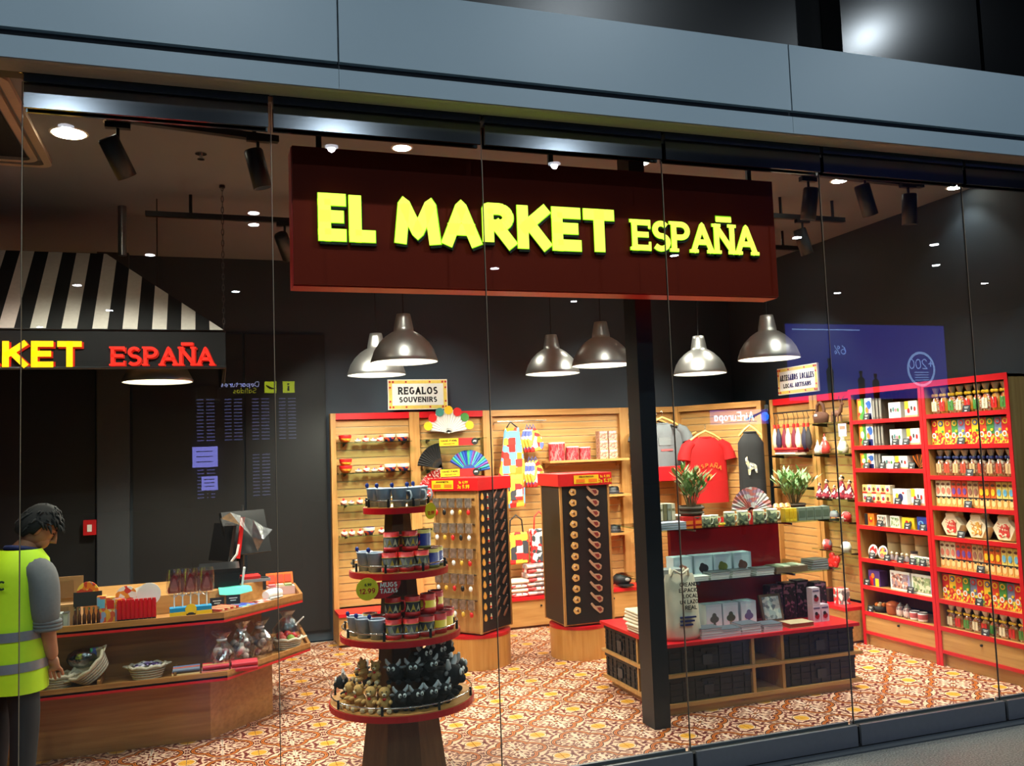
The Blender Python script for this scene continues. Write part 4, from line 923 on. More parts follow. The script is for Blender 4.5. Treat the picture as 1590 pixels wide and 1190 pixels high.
SWT = ramp_mat('sweet mix', [(214, 60, 40), (240, 190, 60), (230, 120, 50), (240, 226, 200)], 120); SWT2 = ramp_mat('turron mix', [(190, 84, 50), (222, 170, 120), (206, 110, 70), (236, 206, 170)], 130)
def spotY(unit, f): return (YA0-.045)+(YA1+.045-(YA0-.045))*f if unit == 'A' else (YA1-.045)+(YB1+.045-(YA1-.045))*f
UN = {'A': 'far red unit', 'B': 'near red unit'}; SHN = ['bottom', 'seventh', 'sixth', 'fifth', 'fourth', 'third', 'second', 'top']
def row(protos, unit, lev, n, f0, f1, desc, group, back=.035, zs=1.0, jit=.006, dz=0.0, xs=1.0):
    z = (LA if unit == 'A' else LB)[lev]+.0022+dz
    for i in range(n):
        f = f0+(f1-f0)*(i+.5)/n; p = protos[i % len(protos)]; ds = desc[i % len(desc)] if isinstance(desc, (list, tuple)) else desc
        lab = '%s, %s from left, %s %s shelf' % (ds, ORD[i], UN[unit], SHN[lev]) if n > 1 else '%s, %s %s shelf' % (ds, UN[unit], SHN[lev])
        place(p, USED, (SXF+back+random.uniform(0, jit), spotY(unit, f), z), R(-90), lab, group, ((xs, 1, zs) if zs != 1 or xs != 1 else None))
# nearest unit ---------------------------------------------------------------------------
by = [sweet_bag(SWT, CRM, YL), sweet_bag(C('sweet amber', (230, 150, 40)), RD, YL), sweet_bag(SWT, GN, YL)]
row(by, 'B', 7, 9, 0, 1, ['yellow ribboned sweet bag, cream card', 'yellow ribboned sweet bag, red card', 'yellow ribboned sweet bag, green card'], 'ribboned sweet bags', .06, 1.14, xs=1.12)
row(by, 'B', 0, 9, 0, 1, ['yellow ribboned sweet bag, cream card', 'yellow ribboned sweet bag, red card', 'yellow ribboned sweet bag, green card'], 'ribboned sweet bags', .06, .92, xs=1.1)
bb = [sweet_bag(SWT2, TAN, C('ribbon blue', (34, 54, 130))), sweet_bag(SWT2, C('card rust', (190, 66, 44)), C('ribbon blue'))]
row(bb, 'B', 5, 9, 0, 1, ['blue ribboned nut sweet bag, tan card', 'blue ribboned nut sweet bag, rust card'], 'blue ribboned nut bags', .06, 1.08, xs=1.12)
cb = []
for nm, body, dc, low in (('choc_red', RD, YL, FLW2), ('choc_yel', YL, BL, FLW), ('choc_orange', C('print warm red', (224, 66, 34)), YL, FLW2), ('choc_green', GN, YL, FLW), ('choc_grey', C('print grey blue', (120, 130, 160)), RD, FLW2)):
    cb.append(front_box('sweet_carton', 'carton', .064, .12, .188, body, [(.0, 1, .0, .36, low)], [(.5, .84, .33, dc, 1), (.5, .84, .2, body, 1), (.35, .36, .28, WHITE if body is not YL else RD, 1.2), (.35, .36, .16, ORG, 1.2), (.72, .52, .16, YL if body is not YL else GN, 1)]))
row(cb, 'B', 6, 11, 0, 1, ['red sweet carton', 'yellow sweet carton', 'scarlet sweet carton', 'green sweet carton', 'grey blue sweet carton'], 'colourful sweet cartons', .03, .98)
row(cb, 'B', 1, 11, 0, 1, ['red sweet carton', 'yellow sweet carton', 'scarlet sweet carton', 'green sweet carton', 'grey blue sweet carton'], 'colourful sweet cartons', .03, .98)
sb = []
for nm, body, win in (('cream', CRM, C('print salmon', (214, 120, 96))), ('coral', C('print coral', (230, 80, 50)), PUR), ('tanb', TAN, C('print mauve brown', (150, 96, 80))), ('orangeb', C('print deep orange', (226, 96, 24)), YL), ('yellowb', C('print pale yellow', (244, 214, 110)), SKY)):
    sb.append(front_box('slim_carton', 'carton', .044, .09, .172, body, [(0, 1, 0, .33, C('carton base', (240, 170, 90))), (0, 1, .33, .385, INK), (.3, .7, .28, .34, INK)], [(.5, .86, .36, BRN, .55), (.5, .6, .34, win, 1.5), (.5, .18, .34, C('carton base spot', (246, 206, 140)), 1.3)]))
def seq(names): return [sb[i] for i in names], [['cream slim carton', 'coral slim carton', 'tan slim carton', 'orange slim carton', 'pale yellow slim carton'][i] for i in names]
p_, d_ = seq([0, 0, 0, 1, 1, 1, 2, 2, 3, 3, 3, 4, 4, 4]); row(p_, 'B', 4, 14, 0, 1, d_, 'slim drink cartons', .03, 1.1, 0)
p_, d_ = seq([0, 0, 0, 1, 1, 1, 2, 2, 3, 3, 3, 4, 4, 4]); row(p_, 'B', 2, 14, 0, 1, d_, 'slim drink cartons', .03, 1.12, 0)
def hex_pouch(ink):
    t = proto('rice_pouch', 'pouch'); o = [(-.055, 0), (.055, 0), (.105, .095), (.05, .165), (.05, .195), (-.05, .195), (-.05, .165), (-.105, .095)]
    n = len(o); c = (0, .09); vs = []
    for (sc, y) in ((.86, -.012), (1, .012), (1, .05), (.86, .072)): vs += [((x-c[0])*sc+c[0], y, (z-c[1])*sc+c[1]) for x, z in o]
    vs = [(x, y, z-min(v[2] for v in vs)) for x, y, z in vs]
    fs = [tuple(range(n)), tuple(range(3*n, 4*n))[::-1]]+[(k*n+(i+1) % n, k*n+i, (k+1)*n+i, (k+1)*n+(i+1) % n) for k in range(3) for i in range(n)]
    part('pouch', MB().add(vs, fs), C('linen cream', (236, 216, 180), .8), t)
    part('printed_bull', MB().prism([(-.05, .135), (-.02, .12), (.02, .13), (.055, .12), (.045, .09), (.05, .05), (.035, .03), (.01, .045), (-.02, .028), (-.04, .04), (-.035, .08)], -.0165, -.0115, 'y'), ink, t)
    part('collar', MB().box(-.044, .044, -.0135, -.0115, .168, .178), C('linen shade', (214, 186, 150), .8), t)
    return t
hp_ = [hex_pouch(ramp_mat('red bull print', [(206, 60, 50), (236, 216, 180), (206, 60, 50), (190, 40, 36)], 90)), hex_pouch(ramp_mat('gold bull print', [(214, 160, 60), (236, 216, 180), (200, 130, 50)], 90))]
row([hp_[0], hp_[1], hp_[0]], 'B', 3, 3, 0, 1, ['cream six sided pouch, red bull print', 'cream six sided pouch, gold bull print', 'cream six sided pouch, red bull print'], 'six sided rice pouches', .045, .94)
pl = proto('dark_plate', 'plate'); part('plate', MB().lathe([(0, 0), (.05, 0), (.085, .012), (.088, .016), (.05, .006), (0, .005)], n=24).xf(Matrix.Translation((0, .02, .088)) @ Matrix.Rotation(R(80), 4, 'X')), C('plate brown', (84, 56, 44)), pl); part('foot', MB().box(-.03, .03, .0, .05, 0, .008), BLK, pl)
row([pl], 'B', 3, 2, .17, .83, 'dark round plate between the pouches', 'dark plates between pouches', .17)
# farther unit ---------------------------------------------------------------------------
fb1 = front_box('picture_carton', 'carton', .075, .05, .18, GN, [(0, .5, 0, 1, C('print orange red', (228, 96, 40))), (.2, .6, .3, .9, YL)], [(.55, .5, .25, WHITE, 1.6), (.3, .25, .2, RD, 1.3), (.6, .15, .3, GN, 1)])
fb2 = front_box('picture_carton', 'carton', .085, .05, .18, WHITE, [(.1, .9, 0, .3, NVY), (.3, .6, .3, .55, PNK)], [(.62, .68, .3, BL, 1.4), (.3, .45, .2, ORG, 1.5), (.35, .75, .15, BL, 1)])
gb = front_box('book', 'book', .028, .12, .17, C('spine grey', (96, 92, 88)), [(.2, .8, .1, .9, C('spine light', (140, 136, 128)))])
wb1 = front_box('white_carton', 'carton', .13, .06, .125, WHITE, [], [(.2, .5, .06, INK, 2.4), (.4, .55, .08, C('print teal', (80, 130, 130)), 1.8), (.6, .5, .09, PNK, 1.2), (.8, .5, .06, GN, 2)])
wb2 = front_box('white_carton', 'carton', .13, .06, .125, WHITE, [(.0, .3, .5, 1, YL), (0, 1, 0, .12, C('print peach', (244, 170, 130)))], [(.3, .4, .1, RD, 1.6), (.55, .55, .05, INK, 2.6), (.8, .5, .07, RD, 2)])
for lev in (7, 6):
    row([fb1, fb2], 'A', lev, 2, .02, .26, ['green and orange picture carton', 'white and blue picture carton'], 'picture cartons', .03)
    row([gb], 'A', lev, 3, .27, .42, 'thin grey book', 'grey books beside the picture cartons', .03, 1.0)
    row([wb1, wb2], 'A', lev, 2, .5, 1, ['white carton with grey figures', 'white carton with yellow corner'], 'white figure cartons', .02, 1.0)
row([fb1, fb2], 'A', 5, 2, .02, .24, ['green and orange picture carton', 'white and blue picture carton'], 'picture cartons', .03, .68)
row([gb], 'A', 5, 2, .25, .36, 'thin grey book', 'grey books beside the picture cartons', .03, .7)
row([wb1, wb2], 'A', 5, 2, .38, .78, ['white carton with grey figures', 'white carton with yellow corner'], 'white figure cartons', .02, .8)
fan_small = proto('small_fan', 'fan'); mb = MB()
for k in range(9):
    a, b = R(20+k*12), R(20+(k+1)*12); mb.add([(.0, 0, .004), (.11*math.cos(a), -.004, .004+.11*math.sin(a)), (.11*math.cos(b), .004, .004+.11*math.sin(b))], [(0, 1, 2)], k % 2)
part('leaf', mb, [ORG, BRN], fan_small); part('stick', MB().box(-.004, .004, -.003, .003, 0, .03), BRN, fan_small)
row([fan_small], 'A', 5, 1, .82, .96, 'small orange and brown fan', 'small fan', .05)
sm = front_box('small_carton', 'carton', .052, .05, .07, CRM, [(0, 1, 0, .18, TAN)], [(.5, .5, .26, RD, 1.2), (.5, .62, .14, BL, 1.2)]); sm2 = front_box('small_carton', 'carton', .052, .05, .07, C('print straw', (232, 196, 120)), [(0, 1, 0, .18, RD)], [(.5, .5, .24, BRN, 1.3)])
row([sm, sm2], 'A', 4, 6, .02, .46, ['cream small carton, lower layer', 'straw small carton, lower layer'], 'small souvenir cartons', .03); row([sm2, sm], 'A', 4, 6, .02, .46, ['straw small carton, upper layer', 'cream small carton, upper layer'], 'small souvenir cartons', .03, dz=.0735)
wb3 = front_box('white_carton', 'carton', .15, .06, .12, WHITE, [], [(.55, .45, .17, NVY, 1.2), (.3, .55, .1, YL, 1.3), (.75, .75, .07, RD, .7)])
row([wb3, wb2], 'A', 4, 2, .5, 1, ['white carton with navy figure', 'white carton with yellow corner'], 'white figure cartons', .02)
ob = front_box('orange_carton', 'carton', .11, .06, .095, ORG, [(0, .35, 0, 1, INK)], [(.65, .5, .18, RD, 1.2), (.7, .6, .1, YL, 1)]); pc = front_box('picture_card', 'card', .105, .03, .09, PAPER, [(.08, .92, .1, .9, ramp_mat('town print', [(150, 120, 110), (200, 170, 150), (90, 110, 100), (220, 210, 196)], 60)), ]); pc2 = front_box('picture_card', 'card', .105, .03, .09, PAPER, [(.08, .92, .1, .9, ramp_mat('park print', [(140, 160, 120), (200, 206, 180), (100, 130, 90), (226, 222, 200)], 60))])
yb = front_box('yellow_carton', 'carton', .13, .05, .085, YL, [], [(.4, .5, .12, RD, 1.5), (.7, .5, .1, BRN, 1.5)]); bb_ = front_box('blue_carton', 'carton', .1, .05, .1, C('print royal', (30, 56, 150)), [], [(.4, .5, .25, SKY, .8), (.4, .5, .14, C('print royal'), 1)])
row([ob, pc, pc2, yb, bb_], 'A', 3, 5, 0, 1, ['black and orange carton', 'white card with town view', 'white card with park view', 'yellow carton with dancers', 'royal blue carton'], 'cards and cartons', .03)
pot = proto('clay_pot', 'pot'); part('body', MB().lathe([(0, 0), (.06, 0), (.066, .05), (.066, .15), (.07, .155), (.07, .17), (.06, .17), (.058, .03), (0, .02)], n=20), C('raw clay', (206, 184, 142), .8), pot); part('band', MB().lathe([(.0665, .1), (.0675, .103), (.0675, .107), (.0665, .11)], n=20), C('clay line', (170, 146, 106)), pot)
row([pot], 'A', 2, 4, .1, .95, 'plain cream clay pot', 'cream clay pots', .22, 1.2, 0); row([pot], 'A', 1, 3, .15, .95, 'plain grey clay pot', 'clay pots behind the framed pictures', .23, .95, 0)
def disp_plate(m1, m2):
    t = proto('souvenir_plate', 'plate'); q = Matrix.Translation((0, .02, .056)) @ Matrix.Rotation(R(78), 4, 'X')
    part('plate', MB().lathe([(0, 0), (.03, 0), (.053, .008), (.055, .011), (.03, .005), (0, .004)], n=22).xf(q), WHITE, t); part('print', MB().lathe([(.0, .0055), (.042, .0085)], n=18).xf(q), m1, t); part('stand', MB().box(-.02, .02, .01, .05, 0, .006), BLK, t); return t
row([disp_plate(ramp_mat('red plate print', [(206, 30, 34), (240, 230, 220), (206, 30, 34)], 40), 0), disp_plate(ramp_mat('blue plate print', [(60, 80, 150), (206, 90, 60), (230, 180, 80)], 50), 0)], 'A', 2, 2, .03, .34, ['red and white souvenir plate', 'blue and orange souvenir plate'], 'small souvenir plates', .035)
fgr = proto('figurine', 'figurine'); part('body', MB().lathe([(0, 0), (.022, 0), (.02, .02), (.012, .045), (.008, .055)], n=12), C('figurine grey', (150, 130, 130)), fgr); part('head', MB().ball((0, 0, .062), .012), CRM, fgr); part('base', MB().cyl(.024, 0, .006, n=12), RD, fgr)
row([fgr], 'A', 2, 4, .36, .66, 'small grey dancer figurine', 'small figurines', .05, 1.0)
jar = proto('jar', 'jar'); part('glass', MB().lathe([(0, 0), (.028, 0), (.03, .006), (.03, .05), (.026, .06)], n=16), C('jam pale', (222, 190, 170), .25), jar); part('lid', MB().cyl(.028, .06, .074, n=16), C('lid dark', (60, 50, 48), .35), jar); part('label_strip', MB().lathe([(.0305, .014), (.031, .016), (.031, .046), (.0305, .048)], n=16), PAPER, jar)
row([jar], 'A', 2, 1, .66, .76, 'white labelled jar', 'jar', .06, 1.3); row([pc2, pc], 'A', 2, 2, .76, 1.0, ['small green view card', 'small town view card'], 'cards beside the jar', .03, .7)
pb = front_box('purple_carton', 'carton', .13, .08, .125, C('print violet', (80, 50, 120)), [(.1, .4, .0, .6, RD), (.6, .9, .0, .5, YL)], [(.4, .65, .14, ORG, 1.2)])
def framed(m):
    t = proto('framed_picture', 'picture'); part('frame', MB().box(-.105, .105, 0, .02, 0, .15), WHITE, t); part('picture', MB().box(-.09, .09, -.002, 0, .018, .132), m, t); part('side_label', MB().box(.088, .102, -.0022, 0, .02, .13), C('violet strip', (150, 150, 200)), t); return t
row([pb], 'A', 1, 1, .02, .22, 'purple carton with dancers', 'purple carton', .03)
row([framed(ramp_mat('plaza picture', [(150, 130, 140), (206, 150, 130), (120, 70, 60), (230, 220, 216)], 45)), framed(ramp_mat('garden picture', [(150, 170, 120), (220, 214, 180), (110, 120, 80), (190, 200, 170)], 45))], 'A', 1, 2, .36, 1.0, ['white framed picture of a plaza', 'white framed picture of a garden'], 'white framed pictures', .03)
bk = proto('small_basket', 'basket'); part('bowl', MB().lathe([(0, 0), (.05, 0), (.065, .05), (.06, .05), (.046, .006), (0, .006)], n=16), C('wicker black', (40, 34, 30), .8), bk)
for k in range(5): part('sweet', MB().ball((.03*math.cos(k*1.3), .03*math.sin(k*1.3), .055), .02), [ORG, TAN, CRM][k % 3], bk)
bp = proto('lidded_pot', 'pot'); part('body', MB().lathe([(0, 0), (.045, 0), (.055, .02), (.055, .06), (.05, .075)], n=18), C('terracotta', (170, 84, 44)), bp); part('lid', MB().lathe([(.056, .072), (.054, .085), (.02, .1), (0, .103)], n=18), C('terracotta lid', (200, 100, 50)), bp)
tj = proto('candy_jar', 'jar'); part('glass', MB().lathe([(0, 0), (.03, 0), (.033, .01), (.033, .065), (.022, .08)], n=16), ramp_mat('candy jar fill', [(120, 100, 110), (170, 120, 120), (210, 200, 196)], 80, rough=.2), tj); part('lid', MB().lathe([(.024, .08), (.024, .088), (.008, .1), (.008, .108), (0, .11)], n=12), C('lid grey', (120, 116, 112)), tj); part('label_strip', MB().lathe([(.0335, .02), (.034, .022), (.034, .05), (.0335, .052)], n=16), C('label pinkish', (226, 200, 196)), tj)
wm = proto('label_cup', 'cup'); part('cup', MB().lathe([(0, 0), (.034, 0), (.036, .01), (.036, .07), (.034, .07), (.032, .012), (0, .01)], n=16), C('cup white', (232, 222, 218)), wm); part('print', MB().lathe([(.0365, .02), (.037, .022), (.037, .055), (.0365, .057)], n=16), C('cup print', (190, 90, 90)), wm); part('rim', MB().lathe([(.0365, .066), (.0375, .068), (.0375, .072), (.0365, .073)], n=16), C('cup rim', (60, 56, 56)), wm)
row([bk], 'A', 0, 1, .03, .22, 'black basket of wrapped sweets', 'basket', .08); row([bp], 'A', 0, 1, .24, .38, 'terracotta lidded pot', 'lidded pot', .08, 1.05); row([tj], 'A', 0, 2, .38, .6, 'small lidded candy jar', 'candy jars', .07); row([wm], 'A', 0, 2, .6, .84, 'white cup with red print', 'printed cups', .06)
# black price tags on the shelf edges
pt = proto('price_tag', 'price tag'); q = Matrix.Rotation(R(-14), 4, 'X')
part('card', MB().box(-.034, .034, -.002, 0, 0, .05).xf(q), C('tag black', (14, 17, 22), .6), pt); part('print_line', MB().box(-.02, .02, -.003, -.002, .036, .039).xf(q), PAPER, pt); part('print_line', MB().box(-.014, .014, -.003, -.002, .027, .030).xf(q), PAPER, pt); part('price', MB().box(-.012, .008, -.003, -.002, .005, .014).xf(q), PAPER, pt)
for unit, lev, fs in (('B', 7, [.52]), ('B', 6, [.42]), ('B', 5, [.5]), ('B', 4, [.45]), ('B', 3, [.33]), ('B', 2, [.55]), ('B', 1, [.5]), ('B', 0, [.55]), ('A', 7, [.2]), ('A', 6, [.16, .62, .78]), ('A', 5, [.15, .4, .62, .84]), ('A', 4, [.15, .6, .88]), ('A', 3, [.3, .72, .94]), ('A', 2, [.14, .38, .58, .76, .9]), ('A', 1, [.03, .7]), ('A', 0, [.06])):
    for i, f in enumerate(fs):
        z = (LA if unit == 'A' else LB)[lev]+.0022
        lab = 'black price tag, %s%s %s shelf' % ('' if len(fs) == 1 else ORD[i]+' from left, ', UN[unit], SHN[lev])
        place(pt, USED, (SXF+.006, spotY(unit, f), z), R(-90), lab, 'black price tags on the red units')

# ================================================================== GOODS ON THE ROUND STAND
def mug(kind):
    t = proto('mug', 'mug'); r, h = .040, .096
    if kind == 'tin':
        part('cup', MB().lathe([(0, 0), (.032, 0), (.041, .088), (.043, .092), (.041, .096), (.037, .09), (.03, .006), (0, .006)], n=20), M('tin grey', (160, 176, 198), .35, .15, noise=.2), t)
        part('rim', MB().lathe([(.040, .09), (.0445, .093), (.041, .098), (.038, .094)], n=20), C('rim blue white', (214, 222, 236)), t)
        part('handle', MB().tube([(.038, 0, .08), (.06, 0, .078), (.068, 0, .055), (.06, 0, .03), (.036, 0, .026)], .005, 7), C('handle white', (226, 228, 230), .3), t)
        sp = part('spoon', MB().tube([(-.01, .01, .02), (-.026, -.028, .105)], .004, 6), C('spoon blue', (36, 56, 140), .3), t); part('spoon_head', MB().ball((-.027, -.03, .112), .011, .008, .013), C('spoon blue'), sp)
        return t
    bands = {'zig': [(RD, 0, .022), (INK, .022, .072), (RD, .072, h)], 'flag': [(RD, 0, .03), (YL, .03, .066), (RD, .066, h)], 'blue': [(C('olive band', (120, 120, 60)), 0, .016), (C('cobalt', (24, 40, 120)), .016, .078), (C('band yellow', (220, 190, 90)), .078, h)], 'bull': [(RD, 0, .02), (YL, .02, .07), (RD, .07, h)]}[kind]
    prof = []; mats = []
    for i, (m, a, b) in enumerate(bands): mats.append(m); prof += [(r, a, i), (r, b, i)]
    mats.append(C('mug inside', (120, 40, 34))); k = len(mats)-1
    part('cup', MB().lathe([(0, 0, 0), (r-.003, 0, 0)]+prof+[(r-.001, h+.001, k), (r-.005, h, k), (r-.006, .008, k), (0, .008, k)], n=20), mats, t)
    part('handle', MB().tube([(.038, 0, .078), (.058, 0, .076), (.064, 0, .05), (.056, 0, .026), (.037, 0, .024)], .0055, 7), bands[-1][0], t)
    if kind == 'zig':
        z = MB(); n = 9
        for j in range(n):
            a0, a1 = 2*PI*j/n, 2*PI*(j+1)/n; am = (a0+a1)/2; q = r+.0009
            z.add([(q*math.cos(a0), q*math.sin(a0), .024), (q*math.cos(a1), q*math.sin(a1), .024), ((q+.002)*math.cos(am), (q+.002)*math.sin(am), .064)], [(0, 1, 2)], j % 2)
        tag(part('zigzag', z, [GOLD, C('zig cream', (214, 200, 160))], t), kind='stuff'); part('gold_line', MB().lathe([(r, .0705), (r+.0012, .072), (r, .0735)], n=20), GOLD, t)
    if kind == 'bull': part('bull_print', MB().box(-.02, .02, -r-.002, -r+.006, .026, .058), INK, t)
    return t
MUG = {k: mug(k) for k in ('tin', 'zig', 'flag', 'blue', 'bull')}
MD = {'tin': 'grey enamel mug with blue spoon', 'zig': 'red mug with gold zigzag', 'flag': 'red and yellow striped mug', 'blue': 'cobalt blue mug with yellow rim', 'bull': 'yellow mug with black bull'}
def tier_mugs(tier, rowname, kinds, r, a0, a1, dz=0.0, hr=0):
    R0, z = TIERS[tier]; n = len(kinds)
    for i, k in enumerate(kinds):
        a = R(a0+(a1-a0)*i/max(1, n-1)); label = '%s, %s from left, %s of the %s tier' % (MD[k], ORD[i], rowname, ['bottom', 'second', 'third', 'top'][tier])
        place(MUG[k], USED, (STX+r*math.cos(a), STY+r*math.sin(a), z+.0005+dz), (R(-28+random.uniform(-10, 10)) if k == 'tin' else a+R(90)+R(hr+random.uniform(-12, 12))), label, 'mugs on the round stand', 1.06)
tier_mugs(3, 'ring', ['tin']*5, .13, 188, 340, 0, 35)
tier_mugs(2, 'front row', ['tin', 'tin', 'zig', 'zig', 'zig', 'blue', 'blue'], .205, 196, 344, 0, 40); tier_mugs(2, 'back row', ['zig', 'zig', 'blue'], .155, 245, 320, .1035)
tier_mugs(1, 'front row', ['tin', 'tin', 'tin', 'zig', 'zig', 'zig', 'flag', 'bull', 'flag'], .258, 190, 352, 0, 40); tier_mugs(1, 'middle row', ['blue', 'zig', 'zig', 'flag', 'flag', 'flag'], .168, 180, 350, 0, 60); tier_mugs(1, 'upper row', ['zig', 'zig', 'flag', 'flag'], .20, 248, 338, .1035)
# price boards on the stand
def board(label, loc, rz, build): 
    t = thing('price_board', label, 'price sign', loc, rz); build(t); return t
PDISC = M('price disc yellow', (232, 206, 30), .5)
def b1(t):
    part('plate', MB().prism([(-.115+.23*k/16, -.0) for k in range(17)]+[(.115*math.cos(R(-180+180*k/16)*-1), -.085*math.sin(R(180*k/16))) for k in range(17)], 0, .004, 'y'), M('board red', (186, 24, 30), .4), t)
    d = part('disc', ycyl(.058, -.004, 0, -.062, -.03, 24), PDISC, t)
    mb = MB(); text(mb, '12.99', -.062, -.052, .026, .16, -.006, -.004, fit=.08); tag(put('lettering', mb.mesh('lettering', RD), d), kind='stuff')
    mb = MB(); text(mb, '6.99', -.058, -.014, .014, .16, -.006, -.004, fit=.035); tag(put('lettering', mb.mesh('lettering', INK), d), kind='stuff')
    mb = MB(); text(mb, 'MUGS', .05, -.028, .024, .2, -.003, 0, fit=.09, serif=.03); text(mb, 'TAZAS', .05, -.058, .024, .2, -.003, 0, fit=.09, serif=.03); tag(part('lettering', mb, PAPER, t), kind='stuff')
q = onY(588, 893, STY-.275); board('red and yellow price board reading MUGS TAZAS on the third tier', (q.x, STY-.279, TIERS[2][1]-.037), 0, b1)
def b2(t):
    d = part('disc', ycyl(.045, -.004, 0, 0, -.03, 20), PDISC, t); mb = MB(); text(mb, '12.99', 0, -.05, .02, .16, -.006, -.004, fit=.05); tag(put('lettering', mb.mesh('lettering', RD), d), kind='stuff')
board('round yellow price tag hanging at the right of the top tier', (STX+.16, STY-.115, TIERS[3][1]-.003), R(35), b2)
# plush bulls and bears
PLB = M('black plush', (18, 18, 20), .95, noise=.4, scale=120); HRN = M('horn felt', (206, 206, 206), .9); TANP = M('tan plush', (206, 160, 92), .95, noise=.3, scale=120); TANL = M('light plush', (226, 206, 166), .95)
def bull():
    t = proto('plush_bull', 'plush toy')
    m = MB().ball((0, .03, .05), .052, .06, .05).ball((0, -.03, .085), .043, .04, .04)
    for sx in (-1, 1): m.ball((sx*.03, -.02, .012), .018, .024, .014, 8, 5).ball((sx*.032, .065, .012), .018, .022, .014, 8, 5)
    part('body', m, PLB, t); part('muzzle', MB().ball((0, -.062, .074), .024, .018, .018, 8, 5), PLB, t)
    for sx in (-1, 1):
        part('horn', MB().tube([(sx*.025, -.02, .115), (sx*.04, -.024, .132), (sx*.046, -.026, .152)], [.012, .011, .005], 7), HRN, t); part('ear', MB().ball((sx*.05, -.02, .102), .018, .006, .009, 8, 4), M('ear grey', (120, 118, 118), .95), t)
        e = part('eye', MB().ball((sx*.015, -.066, .102), .0115, .006, .014, 8, 5), WHITE, t); part('pupil', MB().ball((sx*.012, -.0715, .100), .005, .003, .006, 6, 4), INK, e)
    return t
def bear():
    t = proto('plush_bear', 'plush toy')
    m = MB().ball((0, 0, .045), .038, .034, .045).ball((0, -.008, .105), .034, .032, .032)
    for sx in (-1, 1): m.ball((sx*.026, -.003, .133), .012, .007, .012, 8, 5).ball((sx*.034, -.03, .055), .012, .028, .012, 8, 5).ball((sx*.026, -.04, .014), .015, .03, .014, 8, 5)
    part('body', m, TANP, t); part('muzzle', MB().ball((0, -.036, .097), .014, .011, .011, 8, 5), TANL, t); part('nose', MB().ball((0, -.047, .1), .005, .003, .004, 6, 4), INK, t)
    for sx in (-1, 1):
        part('eye', MB().ball((sx*.012, -.036, .114), .004, .003, .004, 6, 4), INK, t); part('paw', MB().ball((sx*.026, -.068, .014), .0155, .008, .0155, 8, 5), TANL, t)
    part('heart_bow', MB().ball((0, -.033, .073), .012, .006, .008, 8, 4), RD, t)
    return t
PBU, PBE = bull(), bear()
def plush(p, rows, desc, group):
    for rn, r, dz, angs, sc in rows:
        for i, a in enumerate(angs): place(p, USED, (STX+r*math.cos(R(a)), STY+r*math.sin(R(a)), TIERS[0][1]+.0005+dz), R(a+90+random.uniform(-18, 18)), '%s, %s from left, %s of the round stand' % (desc, ORD[i], rn), group, sc)
plush(PBE, [('lower row', .30, 0, [196, 212, 227, 241], .92), ('upper row', .235, .125, [200, 224], .8)], 'tan plush bear', 'plush bears')
plush(PBU, [('front row', .296, 0, [256, 271, 287, 303], .86), ('middle row', .245, .125, [250, 272, 295], .86), ('big outer ones', .262, .0, [323, 353], 1.42), ('top row', .225, .175, [286, 310, 334, 2], .95), ('rear', .3, .0, [34, 75, 120, 160], .95)], 'black plush bull with grey horns', 'plush bulls')
# ================================================================== TOWERS
def on_tower(tw, q, x, y, z): return Vector(tw.location)+(q @ Vector((x, y, z)))
kc = []
for nm, ch in (('red', RD), ('gold', GOLD), ('white', WHITE), ('dark', BLK)):
    t = proto('keyring', 'keyring'); part('hook', MB().tube([(0, .0, .0), (0, -.03, .004)], .0025, 5), CHROME, t)
    part('pack', MB().box(-.021, .021, -.034, -.022, -.05, .006), clear_mat('keyring pack', (245, 245, 245), .8, .35, fresnel=False), t); part('ring', MB().tube([(.012*math.cos(2*PI*k/10), -.028, -.05+.012*math.sin(2*PI*k/10)) for k in range(11)], .002, 5, caps=False), CHROME, t)
    part('charm', MB().ball((0, -.028, -.078), .014, .007, .017, 8, 5), ch, t); kc.append((t, nm))
zr = [1.345, 1.145, .945, .745, .545]
for r_ in range(5):
    part('hook_bar', MB().box(-h1+.03, h1-.03, -h1-.008, -h1+.001, zr[r_]-.004, zr[r_]+.004).xf(rot1), CHROME, tw1)
    for i in range(5):
        p, nm = kc[(i*3+r_*2) % 4]; place(p, USED, on_tower(tw1, rot1, -h1+.06+i*.08, -h1-.0092, zr[r_]), R(-52), '%s charm keyring, %s from left in the %s row' % (nm, ORD[i], ['top', 'second', 'third', 'fourth', 'bottom'][r_]), 'keyrings on the oak tower', 1.35)
def magnet(name, mb, mats): return tag(put(name, mb.mesh(name, mats)), 'prototype', 'magnet')
md = magnet('magnet', MB().prism([(0, .03), (.012, .016), (.02, -.004), (.016, -.02), (0, -.027), (-.016, -.02), (-.02, -.004), (-.012, .016)], -.008, 0, 'y').cyl(.008, -.02, -.0, n=8).xf(Matrix.Identity(4)), [C('magnet amber', (226, 160, 70))])
mf = magnet('magnet', MB().prism([(.024*math.cos(2*PI*j/10)*(1+.12*(j % 2)), .022*math.sin(2*PI*j/10)*(1+.12*(j % 2))) for j in range(10)], -.008, 0, 'y').prism([(-.008, -.004), (.012, -.012), (.008, .01)], -.0095, -.008, 'y', 1).prism([(-.014, .004), (-.004, .002), (-.008, .014)], -.0095, -.008, 'y', 2), [C('magnet face', (232, 180, 104)), BRN, WHITE])
ml = magnet('bottle_opener', MB().prism([(-.055, .035), (-.045, .044), (-.02, .018), (.02, .016), (.042, .0), (.036, -.026), (.012, -.034), (-.012, -.014), (-.035, .006)], -.008, 0, 'y').prism([(-.01, .008), (.02, .008), (.03, -.012), (.014, -.022), (0, -.008)], -.0095, -.008, 'y', 1), [C('ham skin', (190, 150, 120)), C('ham red', (124, 40, 40))])
